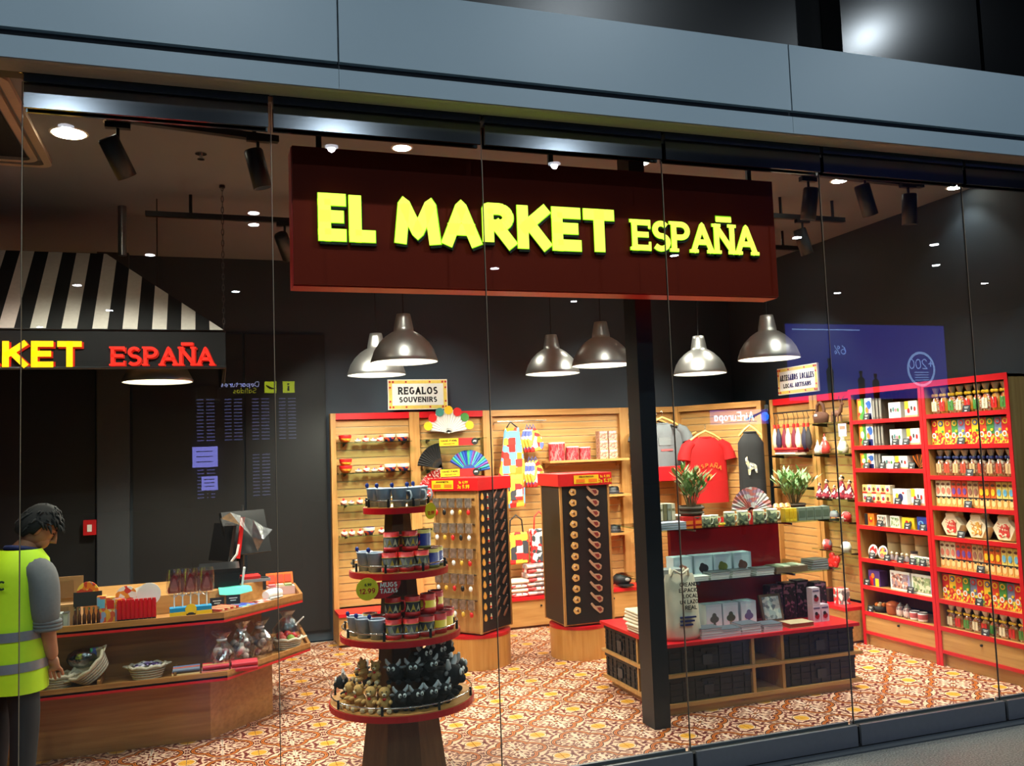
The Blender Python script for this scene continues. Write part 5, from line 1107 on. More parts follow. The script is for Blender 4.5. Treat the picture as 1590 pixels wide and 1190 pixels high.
mo = magnet('bottle_opener', MB().prism([(-.03, -.02), (-.018, -.03), (.006, -.006), (.022, .012), (.034, .034), (.02, .03), (-.006, .01)], -.008, 0, 'y').tube([(.034+.009*math.cos(2*PI*k/8), -.004, .04+.012*math.sin(2*PI*k/8)) for k in range(9)], .0025, 5, 1, False), [C('opener brown', (150, 96, 70)), CHROME])
mb_ = magnet('bottle_magnet', MB().lathe([(0, 0), (.011, 0), (.011, .026), (.005, .034), (.005, .044), (0, .044)], (0, -.006, -.022), 8, sy=.5).lathe([(.0113, .008, 1), (.0113, .02, 1)], (0, -.006, -.022), 8, sy=.5), [C('bottle cream', (224, 206, 160)), RD])
for i in range(12):
    z = 1.36-.087*i; o = ORD[i]
    place(mf, USED, on_tower(tw2, rot2, -.11, -h2, z), 0, 'round yellow face magnet, %s from top, right tower' % o, 'face magnets on the right tower', 1.25)
    place(ml, USED, on_tower(tw2, rot2, .075, -h2, z), 0, 'red ham leg opener, %s from top, right tower' % o, 'ham leg openers on the right tower', 1.15)
    q = rot1 @ Matrix.Rotation(R(90), 4, 'Z'); rz = R(-52+90)
    place(md, USED, on_tower(tw1, q, -.165, -h1, z), rz, 'amber drop magnet, %s from top, left tower' % o, 'drop magnets on the left tower')
    place(mb_, USED, on_tower(tw1, q, -.09, -h1, z), rz, 'cream bottle magnet, %s from top, left tower' % o, 'bottle magnets on the left tower')
    place(mo, USED, on_tower(tw1, q, .01, -h1, z), rz, 'brown opener in the middle column, %s from top' % o, 'openers on the left tower')
    place(mo, USED, on_tower(tw1, q, .12, -h1, z), rz, 'brown opener in the right column, %s from top' % o, 'openers on the left tower')

# ================================================================== GIFT WALL
def glass_shelf(label, p, rz, w, d):
    t = thing('glass_shelf', label, 'shelf', p, rz); part('pane', MB().box(0, w, -d, 0, 0, .008), SHELFGLASS, t)
    for x in (.06, w-.06): part('bracket', MB().prism([(-d*.8, -.012), (0, -.03), (0, 0), (-d*.8, 0)], x-.003, x+.003, 'x'), BLK, t)
SH1 = [1.84, 1.555, 1.26, .97]
for k, z in enumerate(SH1): glass_shelf('clear glass shelf with ceramics, %s from top, far left bay' % ORD[k], (1.16, SWY-.004, z), 0, .69, .19)
glass_shelf('clear glass shelf under the white hand fan', (1.97, SWY-.004, 1.85), 0, .63, .19); glass_shelf('clear glass shelf under the rainbow hand fan', (1.97, SWY-.004, 1.555), 0, .63, .19)
glass_shelf('clear glass shelf beside the keyring tower, lower', (1.97, SWY-.004, 1.0), 0, .63, .19)
def bowl(m1, m2, h=.07, r=.06):
    t = proto('bowl', 'bowl'); part('body', MB().lathe([(0, 0), (r*.6, 0), (r*.95, h*.5), (r, h), (r*.94, h), (r*.86, h*.5), (r*.5, .008), (0, .008)], n=20), m1, t); part('band', MB().lathe([(r*.955, h*.55), (r*.985, h*.6), (r*1.012, h*.95), (r*1.0, h*1.0)], n=20), m2, t); return t
bo = bowl(ramp_mat('orange glaze', [(236, 150, 30), (226, 90, 20), (240, 190, 60)], 40, coat=.3), RD); bu = bowl(ramp_mat('blue flower glaze', [(26, 34, 110), (26, 34, 110), (220, 80, 50), (26, 34, 110), (230, 210, 190)], 36, coat=.3), C('cream rim', (236, 224, 200)))
sc = proto('small_ceramic', 'ceramic'); part('dish', MB().lathe([(0, 0), (.025, 0), (.038, .025), (.034, .025), (.02, .006), (0, .006)], n=14), C('glazed cream', (236, 214, 186), .25), sc); part('flower', MB().ball((0, 0, .026), .018, .018, .012, 8, 4), ramp_mat('tiny flowers', [(220, 60, 50), (240, 220, 200), (70, 90, 160)], 90), sc)
sc2 = proto('small_ceramic', 'ceramic'); part('dish', MB().lathe([(0, 0), (.03, 0), (.034, .04), (.03, .04), (.026, .006), (0, .006)], n=14), ramp_mat('spotted glaze', [(240, 220, 190), (206, 60, 50), (240, 226, 200)], 70, coat=.3), sc2); part('knob', MB().ball((0, 0, .048), .012, .012, .014, 8, 5), RD, sc2)
for k, z in enumerate(SH1):
    zz = z+.0085; yy = SWY-.11; nm = ['top', 'second', 'third', 'fourth'][k]
    if k < 2:
        place(bo, USED, (1.225, yy, zz), 0, 'orange glazed bowl with red rim, %s ceramics shelf' % nm, 'orange bowls')
        if k == 1: place(bo, USED, (1.225, yy, zz+.0625), 0, 'orange glazed bowl stacked on another, second ceramics shelf', 'orange bowls')
        for i, x in enumerate((1.345, 1.42, 1.495, 1.56)): place([sc, sc2][i % 2], USED, (x, yy, zz), 0, '%s, %s from left, %s ceramics shelf' % (['cream flower dish', 'spotted lidded pot'][i % 2], ORD[i], nm), 'small ceramics')
        for i, x in enumerate((1.65, 1.775)): place(bu, USED, (x, yy, zz), 0, 'blue flowered bowl, %s, %s ceramics shelf' % (['left', 'right'][i], nm), 'blue bowls')
    else:
        for i, x in enumerate((1.2, 1.27, 1.35, 1.43, 1.52, 1.6)): place([sc2, sc][i % 2] if k == 2 else [sc2, bu][i % 2] if i > 2 else sc2, USED, (x+(.03*(i-3) if k == 3 and i > 3 else 0), yy, zz), 0, '%s, %s from left, %s ceramics shelf' % ('small glazed ceramic piece', ORD[i], nm), 'small ceramics', .95)
def hand_fan(label, loc, rz, r, a0, a1, n, colf, stick, inner=.35, tilt=0, scallop=None, name='hand_fan'):
    t = thing(name, label, 'fan', loc, rz); mats = []; mb = MB()
    for k in range(n):
        b0, b1 = R(a0+(a1-a0)*k/n), R(a0+(a1-a0)*(k+.5)/n); b2 = R(a0+(a1-a0)*(k+1)/n); m = colf(k)
        if m not in mats: mats.append(m)
        mi = mats.index(m); P = lambda b, q, y: (q*math.cos(b), y, q*math.sin(b))
        mb.add([P(b0, r*inner, 0), P(b1, r*inner, -.004), P(b1, r, -.012), P(b0, r, 0)], [(0, 1, 2, 3)], mi); mb.add([P(b1, r*inner, -.004), P(b2, r*inner, 0), P(b2, r, 0), P(b1, r, -.012)], [(0, 1, 2, 3)], mi)
    part('leaf', mb, mats, t)
    st = MB()
    for k in range(n+1):
        b = R(a0+(a1-a0)*k/n); st.add([(-.003*math.sin(b), .002, .003*math.cos(b)), (.003*math.sin(b), .002, -.003*math.cos(b)), (r*inner*1.05*math.cos(b)+.004*math.sin(b), .002, r*inner*1.05*math.sin(b)-.004*math.cos(b)), (r*inner*1.05*math.cos(b)-.004*math.sin(b), .002, r*inner*1.05*math.sin(b)+.004*math.cos(b))], [(0, 1, 2, 3)])
    tag(part('sticks', st, stick, t), kind='stuff'); part('rivet', ycyl(.008, -.008, .004, 0, 0, 10), stick, t)
    if scallop:
        for k, m in enumerate(scallop):
            b = R(a0+(a1-a0)*(k+.5)/len(scallop)); part('scallop', ycyl(r*.19, -.016, -.008, r*.98*math.cos(b), r*.98*math.sin(b), 14), m, t)
    return t
fy = SWY-.1
q = onY(697, 672, fy); hand_fan('white hand fan with coloured scalloped edge on the gift wall', (q.x, fy, q.z), 0, .225, 6, 174, 18, lambda k: WHITE, C('fan stick white', (226, 226, 220)), .2, 0, [YL, GN, RD, YL, C('teal scallop', (70, 140, 130)), RD, YL])
q = onY(690, 737, fy); hand_fan('black lace hand fan beside the rainbow fan', (q.x-.02, fy, 1.57), 0, .25, 95, 172, 12, lambda k: C('black lace', (24, 22, 24), .8), BLK, .4)
RAIN = [C('rain%d' % i, c) for i, c in enumerate(((40, 90, 180), (60, 170, 160), (120, 60, 150), (50, 130, 210), (80, 190, 120), (40, 60, 160)))]
q = onY(728, 734, fy-.03); hand_fan('blue and green rainbow hand fan on the gift wall', (q.x, fy-.03, q.z), 0, .22, 5, 150, 18, lambda k: RAIN[k % 6], C('fan stick blue', (40, 80, 160)), .35)
q = onY(690, 770, fy); hand_fan('red hand fan with white dots behind the top tier mugs', (q.x, fy, q.z), 0, .27, 95, 178, 12, lambda k: ramp_mat('red dots', [(190, 24, 30), (190, 24, 30), (190, 24, 30), (230, 190, 190)], 90), RD, .3)
for k, (px, py) in enumerate(((682, 688), (684, 736))):
    q = onY(px, py, SWY-.2); t = thing('shelf_label', '%s yellow and red shelf label reading HAND FANS' % ['upper', 'lower'][k], 'label', (q.x, SWY-.205, q.z-.03))
    part('yellow_panel', MB().box(0, .19, 0, .004, 0, .07), PY, t); part('red_panel', MB().box(.19, .36, 0, .004, 0, .07), PR_, t); part('bull_disc', ycyl(.034, -.004, 0, .355, .035, 18), INK, t); part('bull_print', MB().prism([(.335, .03), (.345, .046), (.372, .044), (.368, .028), (.36, .034), (.348, .032)], -.006, -.004, 'y'), PAPER, t)
    mb = MB(); text(mb, 'HAND FANS', .095, .038, .02, .2, -.002, 0, fit=.16); text(mb, 'ABANICOS', .095, .011, .014, .18, -.002, 0, fit=.12); tag(part('lettering', mb, INK, t), kind='stuff')
# aprons, mitts, bags in the middle bay
PATCH = ramp_mat('patchwork print', [(220, 40, 34), (240, 130, 30), (246, 200, 70), (226, 50, 40), (110, 170, 210), (236, 150, 60), (220, 40, 34), (214, 60, 40), (250, 240, 220)], 14, rough=.8, square=True); PATCH2 = ramp_mat('bull patchwork', [(220, 36, 34), (240, 190, 60), (240, 232, 214), (214, 40, 34), (60, 60, 66), (240, 140, 50)], 16, rough=.8, square=True)
def cloth(name, label, cat, loc, outline, mat, th=.02, rz=0, extra=None):
    """hanging textile: outline (x,z) swollen to a soft slab with wavy hem"""
    t = thing(name, label, cat, loc, rz); n = len(outline); cx = sum(p[0] for p in outline)/n; cz = sum(p[1] for p in outline)/n; vs = []
    for sc_, y in ((.9, -th), (1, -th*.5), (1, 0)): vs += [((x-cx)*sc_+cx, y+.004*math.sin(x*60+z*25), (z-cz)*sc_+cz) for x, z in outline]
    fs = [tuple(range(n)), tuple(range(2*n, 3*n))[::-1]]+[(k*n+(i+1) % n, k*n+i, (k+1)*n+i, (k+1)*n+(i+1) % n) for k in range(2) for i in range(n)]
    part('fabric', MB().add(vs, fs), mat, t)
    if extra: extra(t)
    return t
def rail_hook(label, p, L=.18, rz=0, name='display_hook'):
    t = thing(name, label, 'hook', p, rz); part('plate', MB().box(-.02, .02, 0, .006, -.03, .03), BLK, t); part('arm', MB().tube([(0, 0, 0), (0, -L, -.01), (0, -L-.005, .012)], .006, 6), BLK, t)
ay = SWY-.14
a, b = onY(772, 655, ay), onY(848, 655, ay)
t = thing('garment_rail', 'thin chrome rail holding the aprons and oven mitts', 'rail', (0, ay, a.z)); part('bar', MB().tube([(a.x, 0, 0), (b.x, 0, 0)], .006, 6), CHROME, t)
for x in (a.x+.02, b.x-.02): part('arm', MB().tube([(x, 0, 0), (x, .137, 0)], .006, 6), CHROME, t)
q0, q1 = onY(780, 665, ay), onY(815, 788, ay); w_ = q1.x-q0.x; h_ = q0.z-q1.z
cloth('apron', 'long patchwork apron in red, orange and blue on the middle bay', 'apron', (q0.x, ay, q1.z), [(0, 0), (w_, .01), (w_*1.05, h_*.5), (w_, h_*.7), (w_*.8, h_), (w_*.1, h_), (-.02, h_*.65), (-.06, h_*.4)], PATCH, .03, 0, lambda t: (part('strap', MB().tube([(w_*.2, -.01, h_), (w_*.4, -.01, h_+.06), (w_*.75, -.01, h_)], .008, 6), BLK, t), part('pocket', MB().box(w_*.15, w_*.85, -.036, -.03, h_*.1, h_*.36), PATCH2, t)))
for k, (px, py, px2, py2) in enumerate(((816, 665, 843, 702), (820, 715, 846, 756))):
    for j in range(3):
        q0, q1 = onY(px, py, ay-.02*j), onY(px2, py2, ay-.02*j); w_ = q1.x-q0.x; h_ = q0.z-q1.z
        cloth('oven_mitt', 'patchwork oven mitt with blue loop, %s cluster, %s one' % (['upper', 'lower'][k], ['rear', 'middle', 'front'][j]), 'oven mitt', (q0.x-.03*(2-j), ay-.03*j-.01, q1.z), [(.04, 0), (w_*.9, .02), (w_, .08), (w_*.8, h_*.7), (w_*.5, h_), (w_*.15, h_*.9), (0, h_*.5)], ramp_mat('mitt print', [(220, 40, 34), (246, 200, 70), (240, 130, 40), (90, 100, 170), (250, 240, 224), (220, 40, 34)], 22, rough=.8), .018, 0, lambda t: part('loop', MB().tube([(w_*.3, -.008, h_*.93), (w_*.38, -.008, h_+.035), (w_*.5, -.008, h_*.95)], .006, 6), C('loop blue', (50, 60, 120)), t))
for k, (px, py, px2, py2, m, d) in enumerate(((783, 828, 820, 875, PATCH2, 'yellow and red patchwork'), (822, 822, 853, 873, ramp_mat('white red bag', [(230, 226, 216), (214, 40, 40), (230, 226, 216), (60, 60, 64), (214, 60, 40)], 26, rough=.8), 'white and red printed'))):
    q0, q1 = onY(px, py, ay-.03), onY(px2, py2, ay-.03); w_ = q1.x-q0.x; h_ = q0.z-q1.z
    cloth('shopping_bag', '%s shopping bag hanging low in the middle bay' % d, 'bag', (q0.x, ay-.03, q1.z), [(0, 0), (w_, 0), (w_+.01, h_), (-.005, h_)], m, .04, 0, lambda t: (part('handle', MB().tube([(w_*.2, -.02, h_-.02), (w_*.25, -.02, h_+.12), (w_*.5, -.02, h_+.17), (w_*.75, -.02, h_+.12), (w_*.8, -.02, h_-.02)], .008, 6), BLK if k == 0 else RD, t), part('side_trim', MB().box(-.004, .008, -.042, -.036, 0, h_), RD, t)))
def packs(label, loc, n, w, d, h, mats, rz=0, name='folded_textile', cat='textile', group='folded textiles in clear bags', where=''):
    for k in range(n):
        t = thing(name, '%s, %s from the bottom' % (label, ORD[k]), cat, (loc[0]+random.uniform(-.008, .008), loc[1], loc[2]+k*(h+.001)), rz+random.uniform(-.06, .06), group)
        mb = MB().box(-w/2, w/2, -d/2, d/2, 0, h); bm = mb.mesh('cloth', mats[k % len(mats)]); put('cloth', bm, t); part('fold', MB().tube([(-w/2, -d/2, h/2), (w/2, -d/2, h/2)], h*.48, 8), mats[k % len(mats)], t)
TXW = ramp_mat('folded white red', [(236, 226, 216), (220, 120, 110), (240, 234, 226), (190, 60, 60)], 26, rough=.6); TXG = ramp_mat('folded grey pack', [(150, 130, 130), (190, 120, 110), (120, 116, 120), (220, 190, 180)], 26, rough=.4)
packs('white and red folded textile pack on the red base', (2.83, 8.32, .3005), 4, .2, .14, .04, [TXW, C('folded cream', (236, 214, 190))]); packs('greyish wrapped textile pack in the taller pile', (3.04, 8.33, .3005), 7, .22, .15, .042, [TXG, TXW])
# oak shelf with tins and boxes, hat shelves
def oak_shelf(label, x0, x1, z, d=.24):
    t = thing('oak_shelf', label, 'shelf', (x0, SWY-.004, z)); part('board', MB().box(0, x1-x0, -d, 0, -.022, 0), OAKX, t); part('support', MB().prism([(-d*.7, -.022), (0, -.08), (0, -.022)], .03, .04, 'x'), OAK, t); part('support', MB().prism([(-d*.7, -.022), (0, -.08), (0, -.022)], x1-x0-.04, x1-x0-.03, 'x'), OAK, t)
oak_shelf('oak wall shelf carrying red tins above the right tower', 3.24, 4.12, 1.60); oak_shelf('oak wall shelf with a black hat, upper', 3.6, 4.12, 1.235); oak_shelf('oak wall shelf with a black cap, lower', 3.6, 4.12, .84)
zz = 1.6005; yy = SWY-.13
tn = proto('round_tin', 'tin'); part('can', MB().cyl(.085, 0, .17, n=24), ramp_mat('red tin print', [(176, 40, 50), (206, 110, 110), (160, 26, 40), (190, 70, 80)], 30, 'NOISE', stretch=(1, 1, .3)), tn); part('lid', MB().cyl(.087, .17, .185, n=24), C('tin lid', (230, 200, 200)), tn)
place(tn, USED, (3.36, yy, zz), 0, 'large red patterned round tin on the oak shelf', 'tins')
for i, (x, s) in enumerate(((3.53, (.8, .8, .75)), (3.67, (.7, .7, .7)))): place(tn, USED, (x, yy, zz), 0, 'small red patterned round tin, %s of two beside the large one' % ['left', 'right'][i], 'tins', s)
bx3 = front_box('gift_carton', 'carton', .095, .09, .095, ramp_mat('gift carton print', [(170, 130, 130), (200, 160, 130), (140, 90, 90), (206, 150, 80)], 40, 'NOISE'), [(.1, .9, .75, .95, C('carton lilac', (180, 160, 170)))])
for c_ in range(2):
    for r_ in range(3): place(bx3, USED, (3.87+c_*.105, yy-.04, zz+r_*.0955), 0, 'small printed gift carton, %s column, %s from bottom' % (['left', 'right'][c_], ORD[r_]), 'stacked gift cartons')
for z, nm, s in ((1.235, 'wide brimmed', 1), (.84, 'peaked', .85)):
    t = thing('hat', 'black %s hat on the oak shelf behind the right tower' % nm, 'hat', (3.97, SWY-.13, z+.0005)); part('brim', MB().lathe([(0, 0), (.11*s, 0), (.115*s, .006), (.06, .012)], n=22), INK, t); part('crown', MB().lathe([(.065, .01), (.062, .06), (.05, .075), (0, .078)], n=20), BLK, t); part('band', MB().lathe([(.0655, .012), (.067, .016), (.066, .03), (.064, .032)], n=20), C('hat band', (60, 56, 60)), t)
t = thing('cap', 'black cap lying on the red base beside the right tower', 'hat', (3.98, 8.33, .3005)); part('crown', MB().ball((0, 0, .03), .1, .09, .07, 14, 8).xf(Matrix.Translation((0, 0, .04))), INK, t); part('peak', MB().prism([(-.08, -.06), (-.06, -.15), (0, -.17), (.06, -.15), (.08, -.06)], .02, .03), INK, t); part('badge', MB().ball((.02, -.085, .075), .03, .008, .02, 8, 4), C('badge grey', (150, 150, 150)), t)
pcup = proto('pen_box', 'pen box'); part('box', MB().box(-.07, .07, -.04, .04, 0, .07), C('pen box red', (190, 60, 60)), pcup)
for k in range(8): part('pen', MB().cyl(.006, .03, .13, (-.058+k*.0165, 0), 6), [RD, YL, BL, GN, PUR][k % 5], pcup)
place(pcup, USED, (3.72, 8.3, .3005), 0, 'red box of coloured pens on the red base', 'pen box')
# shirts ------------------------------------------------------------------------------------
def shirt(name, label, cat, loc, rz, w, h, mat, sleeve=.16, hanger=True, deco=None, seed=0):
    t = thing(name, label, cat, loc, rz); rnd = random.Random(seed); n = 20; rows = 12; vs = []
    for r_ in range(rows+1):
        f = r_/rows; z = h*f; half = w/2*(1.02-.04*f) if f < .85 else w/2*(1.0-(f-.85)/.15*.55); d = .05*(1 if f < .85 else 1-.5*(f-.85)/.15)
        for j in range(n):
            a = 2*PI*j/n; fold = 1+.16*math.sin(5*a+seed+f*1.2)*(1-f); vs.append((half*math.cos(a), d*math.sin(a)*fold, z))
    fs = [(r_*n+j, r_*n+(j+1) % n, (r_+1)*n+(j+1) % n, (r_+1)*n+j) for r_ in range(rows) for j in range(n)]
    mb = MB().add(vs, fs, 0, True)
    for sx in ((-1, 1) if sleeve > .05 else ()): mb.tube([(sx*w*.34, 0, h*.93), (sx*w*.48, 0, h*.86), (sx*(w*.5+sleeve*.35), -.005, h*.74), (sx*(w*.5+sleeve*.5), -.01, h*(.86-.2))], [.045, .06, .066, .068], 12)
    part('body', mb, mat, t); part('collar', MB().lathe([(.062, -.004), (.068, .002), (.066, .012), (.058, .01)], (0, 0, h), 18, sy=.5), mat, t); part('neck_label', MB().box(-.016, .016, -.012, -.006, h-.03, h-.002), PAPER, t)
    if hanger:
        hg = part('hanger', MB().tube([(-w*.42, 0, h*.95), (-w*.2, 0, h+.03), (0, 0, h+.07), (w*.2, 0, h+.03), (w*.42, 0, h*.95)], .012, 8), wood('hanger wood', (206, 158, 84), (226, 184, 112)), t); part('hook', MB().tube([(0, 0, h+.07), (0, 0, h+.10), (.012, 0, h+.12), (0, 0, h+.135), (-.012, 0, h+.125)], .003, 6), CHROME, hg)
    if deco: deco(t)
    return t
def wall_arm(label, p, rz, L=.3):
    t = thing('display_arm', label, 'hook', p, rz); part('bracket', MB().box(-.022, .022, -.02, 0, -.05, .05), BLK, t); part('arm', MB().tube([(0, -.02, .0), (0, -L, -.10)], .011, 8), BLK, t)
    for k in range(6): part('stud', MB().ball((0, -.06-k*.04, -.0+.012-(.04+k*.04)*.36), .009, n=6, k=4), BLK, t)
TRED = M('red jersey', (178, 8, 14), .85, noise=.05); TGREY = M('grey jersey', (100, 104, 108), .85, noise=.1); TBLK = M('black jersey', (20, 20, 22), .85)
ca = math.atan2(7.62-8.54, 5.28-4.85)
def spn(t):
    h = .58; mb = MB(); s = 'ESPAÑA'; n = len(s)
    for i, c in enumerate(s):
        a = (i-(n-1)/2)*.17; g_ = MB(); glyph(g_, c, -.016, 0, .042, .2, -.003, 0); m_ = Matrix.Translation((math.sin(a)*.26, -.0535, .36+math.cos(a)*.26-.26)) @ Matrix.Rotation(a, 4, 'Y'); mb.add([m_ @ Vector(v) for v in g_.v], g_.f)
    tag(part('lettering', mb, C('shirt gold', (206, 110, 40), .8), t), kind='stuff'); part('crest', MB().prism([(-.025, .29), (.025, .29), (.028, .25), (0, .225), (-.028, .25)], -.056, -.05, 'y'), C('crest gold', (190, 130, 60), .7), t)
yf = 7.98
q0, q1 = onY(1063, 690, yf), onY(1133, 779, yf); w_ = onY(1128, 720, yf).x-onY(1070, 720, yf).x
shirt('t_shirt', 'red T-shirt with gold lettering and crest on a wooden hanger, front one', 't-shirt', ((q0.x+q1.x)/2, yf, q1.z), R(-8), w_, onY(1098, 680, yf).z-q1.z, TRED, .06, True, spn, 1)
q2 = onY(1072, 675, 8.3); shirt('t_shirt', 'red T-shirt hanging behind the lettered red one', 't-shirt', (q2.x+.13, 8.36, q1.z+.05), R(-8), w_, .62, TRED, .06, True, None, 2)
q0 = onY(1032, 690, 8.15); 
def greyprint(t): part('print', MB().box(-.07, .06, -.056, -.05, .3, .38), C('grey print', (110, 116, 118), .8), t); part('print', MB().box(-.05, .08, -.056, -.05, .24, .26), C('dusty red', (160, 80, 80), .8), t)
shirt('t_shirt', 'grey T-shirt with faint print right of the steel column, front one', 't-shirt', (onY(1030, 690, 8.2).x, 8.2, onY(1032, 737, 8.2).z), R(-6), .46, .52, TGREY, .07, True, greyprint, 3); shirt('t_shirt', 'grey T-shirt hanging behind the front grey one', 't-shirt', (onY(1020, 690, 8.36).x, 8.36, onY(1032, 737, 8.3).z), R(-6), .44, .52, TGREY, .07, True, None, 4)
def catp(t): part('print', MB().prism([(-.05, .36), (-.03, .38), (-.02, .33), (.03, .31), (.055, .29), (.06, .22), (.045, .22), (.035, .26), (-.0, .25), (-.01, .2), (-.025, .2), (-.03, .28), (-.045, .31)], -.06, -.052, 'y'), ramp_mat('cat print', [(150, 150, 140), (190, 170, 130), (90, 90, 90), (200, 200, 190)], 60), t)
YK = 7.42; xb = onY(1166, 700, YK); shirt('sleeveless_shirt', 'long black sleeveless top with animal print in the corner', 'shirt', (xb.x, YK, onY(1166, 770, YK).z), R(-42), .25, onY(1166, 672, YK).z-onY(1166, 770, YK).z, TBLK, .02, True, catp, 5)
wall_arm('black sloping display arm above the red shirts', (onY(1080, 655, 8.5).x, SWY-.003, onY(1080, 650, 8.5).z), R(8), .5); wall_arm('black sloping display arm above the grey shirts', (onY(1018, 655, 8.5).x, SWY-.003, onY(1018, 652, 8.5).z), 0, .5)
dv = Vector((math.cos(ca), math.sin(ca), 0)); P0 = Vector((4.85, SWY-.02, 0)); PK = Vector((xb.x, YK, 0)); pa = P0+dv*((PK-P0).dot(dv)); hK = onY(1166, 672, YK).z
wall_arm('black sloping display arm above the black top', (pa.x-.003, pa.y-.003, hK+.225), ca, (PK-pa).length+.05)
q0, q1 = onY(1013, 726, 7.85), onY(1072, 745, 7.85); t = thing('red_shelf_box', 'red display box standing behind the steel column below the grey shirts', 'display box', (q0.x, 7.85, 0)); part('header', MB().box(0, q1.x-q0.x, 0, .15, q1.z, q0.z), RED, t); part('leg', MB().box(.02, .04, .02, .13, 0, q1.z), OAK, t); part('leg', MB().box(q1.x-q0.x-.04, q1.x-q0.x-.02, .02, .13, 0, q1.z), OAK, t)
# wineskins, pottery and dolls on the right slat walls ----------------------------------------
wk = []
for nm, m1 in (('cream', C('skin cream', (226, 206, 176), .6)), ('navy', C('skin navy', (36, 34, 60), .6)), ('wine', C('skin wine', (110, 24, 44), .6)), ('dark', C('skin dark', (40, 34, 36), .6))):
    t = proto('wineskin', 'wineskin'); part('skin', MB().lathe([(0, 0), (.022, .012), (.042, .06), (.036, .13), (.016, .19), (.012, .21)], n=14, sy=.5), m1, t); part('cap', MB().cyl(.014, .21, .245, n=10), RD, t); part('cord', MB().tube([(0, 0, .24), (.012, 0, .3), (-.004, 0, .35)], .003, 5), BLK, t); wk.append((t, nm))
xw = 5.36-.10
z_hook = onX(1230, 640, xw).z
t = thing('hook_rail', 'black rail of hooks holding the wineskins', 'rail', (xw, 0, z_hook)); ya, yb_ = onX(1201, 645, xw).y, onX(1262, 640, xw).y; part('bar', MB().tube([(0, ya, 0), (0, yb_, 0)], .007, 6), BLK, t)
for y in (ya-.02, yb_+.02): part('arm', MB().tube([(0, y, 0), (.097, y, 0)], .006, 6), BLK, t)
for i in range(8):
    p, nm = wk[[0, 1, 2, 0, 2, 0, 1, 3][i]]; y = ya+(yb_-ya)*(i+.5)/8; place(p, USED, (xw-.022-.012*(i % 2), y, z_hook-.358), R(-90), '%s coloured wineskin hanging %s from left under the artisans sign' % (nm, ORD[i]), 'wineskins')
SHR = []
for nm, px, py, Y0, Y1 in (('upper wineskin', 1225, 708, 7.48, 6.92), ('lower wineskin', 1225, 757, 7.48, 6.92), ('top pottery', 1297, 657, 6.81, 6.28), ('second pottery', 1300, 706, 6.81, 6.28), ('third pottery', 1300, 776, 6.81, 6.28), ('fourth pottery', 1300, 810, 6.81, 6.28), ('fifth pottery', 1310, 858, 6.81, 6.28)):
    z = onX(px, py, 5.2).z; SHR.append(z); glass_shelf('clear glass shelf, %s shelf on the right slat wall' % nm, (5.357, Y0, z), R(-90), Y0-Y1, .20)
packs('folded red and cream cloth on the upper wineskin shelf', (5.25, 7.15, SHR[0]+.0085), 3, .34, .12, .022, [C('cloth cream', (230, 214, 190)), C('cloth maroon', (120, 24, 36)), RD], R(-90), group='folded cloths')
t = thing('leather_pouch', 'brown leather pouch with white flap on the lower wineskin shelf', 'pouch', (5.26, 7.3, SHR[1]+.0085), R(-90)); part('pouch', MB().lathe([(0, 0), (.07, 0), (.085, .06), (.05, .12), (0, .13)], n=16, sy=.5), C('leather red brown', (120, 50, 40)), t); part('flap', MB().ball((0, -.03, .09), .06, .02, .03, 10, 5), C('flap white', (220, 210, 200)), t)
t = thing('wicker_handbag', 'dark brown woven handbag on the top pottery shelf', 'bag', (5.24, 6.68, SHR[2]+.0085), R(-90)); part('body', MB().lathe([(0, 0), (.085, 0), (.10, .07), (.06, .1), (0, .1)], n=16, sy=.5), M('wicker brown', (96, 60, 44), .85, noise=.4, scale=90), t); part('handle', MB().tube([(-.05, 0, .1), (-.04, 0, .16), (0, 0, .185), (.04, 0, .16), (.05, 0, .1)], .014, 8), M('wicker brown'), t); part('clasp', MB().box(-.02, .015, -.055, -.048, .06, .08), PAPER, t)
t = thing('carved_deer', 'brown carved deer figure on the top pottery shelf', 'figurine', (5.24, 6.47, SHR[2]+.0085), R(-90)); mb = MB().ball((0, 0, .075), .06, .026, .03).tube([(.05, 0, .085), (.07, 0, .13), (.072, 0, .15)], [.02, .014, .012], 8).ball((.085, 0, .155), .024, .012, .013, 8, 5)
for x in (-.045, -.035, .035, .045): mb.tube([(x, (-.012 if x in (-.045, .035) else .012), .065), (x, (-.014 if x in (-.045, .035) else .014), 0)], [.010, .006], 6)
part('body', mb, M('carved brown', (110, 70, 50), .7), t)
for s in (-1, 1): part('antler', MB().tube([(.075, s*.006, .165), (.065, s*.02, .2), (.085, s*.03, .225)], [.005, .004, .002], 5), M('carved brown'), t)
t = thing('postcard_rack', 'pale lavender price card hanging from the shelf beside the red unit', 'card', (5.155, 6.3, SHR[2]-.12), R(-90)); part('card', MB().box(-.05, .05, 0, .003, 0, .11), C('lavender card', (190, 186, 220)), t); part('bar_print', MB().box(-.035, .035, -.001, 0, .06, .09), C('card brown', (150, 110, 90)), t); part('clip', MB().box(-.01, .01, .0, .05, .11, .118), CHROME, t)
def jug(label, loc, m, s=1.0):
    t = thing('pottery_jug', label, 'jug', loc, R(-90)); part('body', MB().lathe([(0, 0), (.05*s, 0), (.06*s, .05*s), (.035*s, .1*s), (.018*s, .13*s), (.022*s, .145*s), (0, .145*s)], n=16, sy=.7), m, t); part('handle', MB().tube([(-.01*s, 0, .14*s), (0, 0, .175*s), (.01*s, 0, .14*s)], .006*s, 6), m, t)
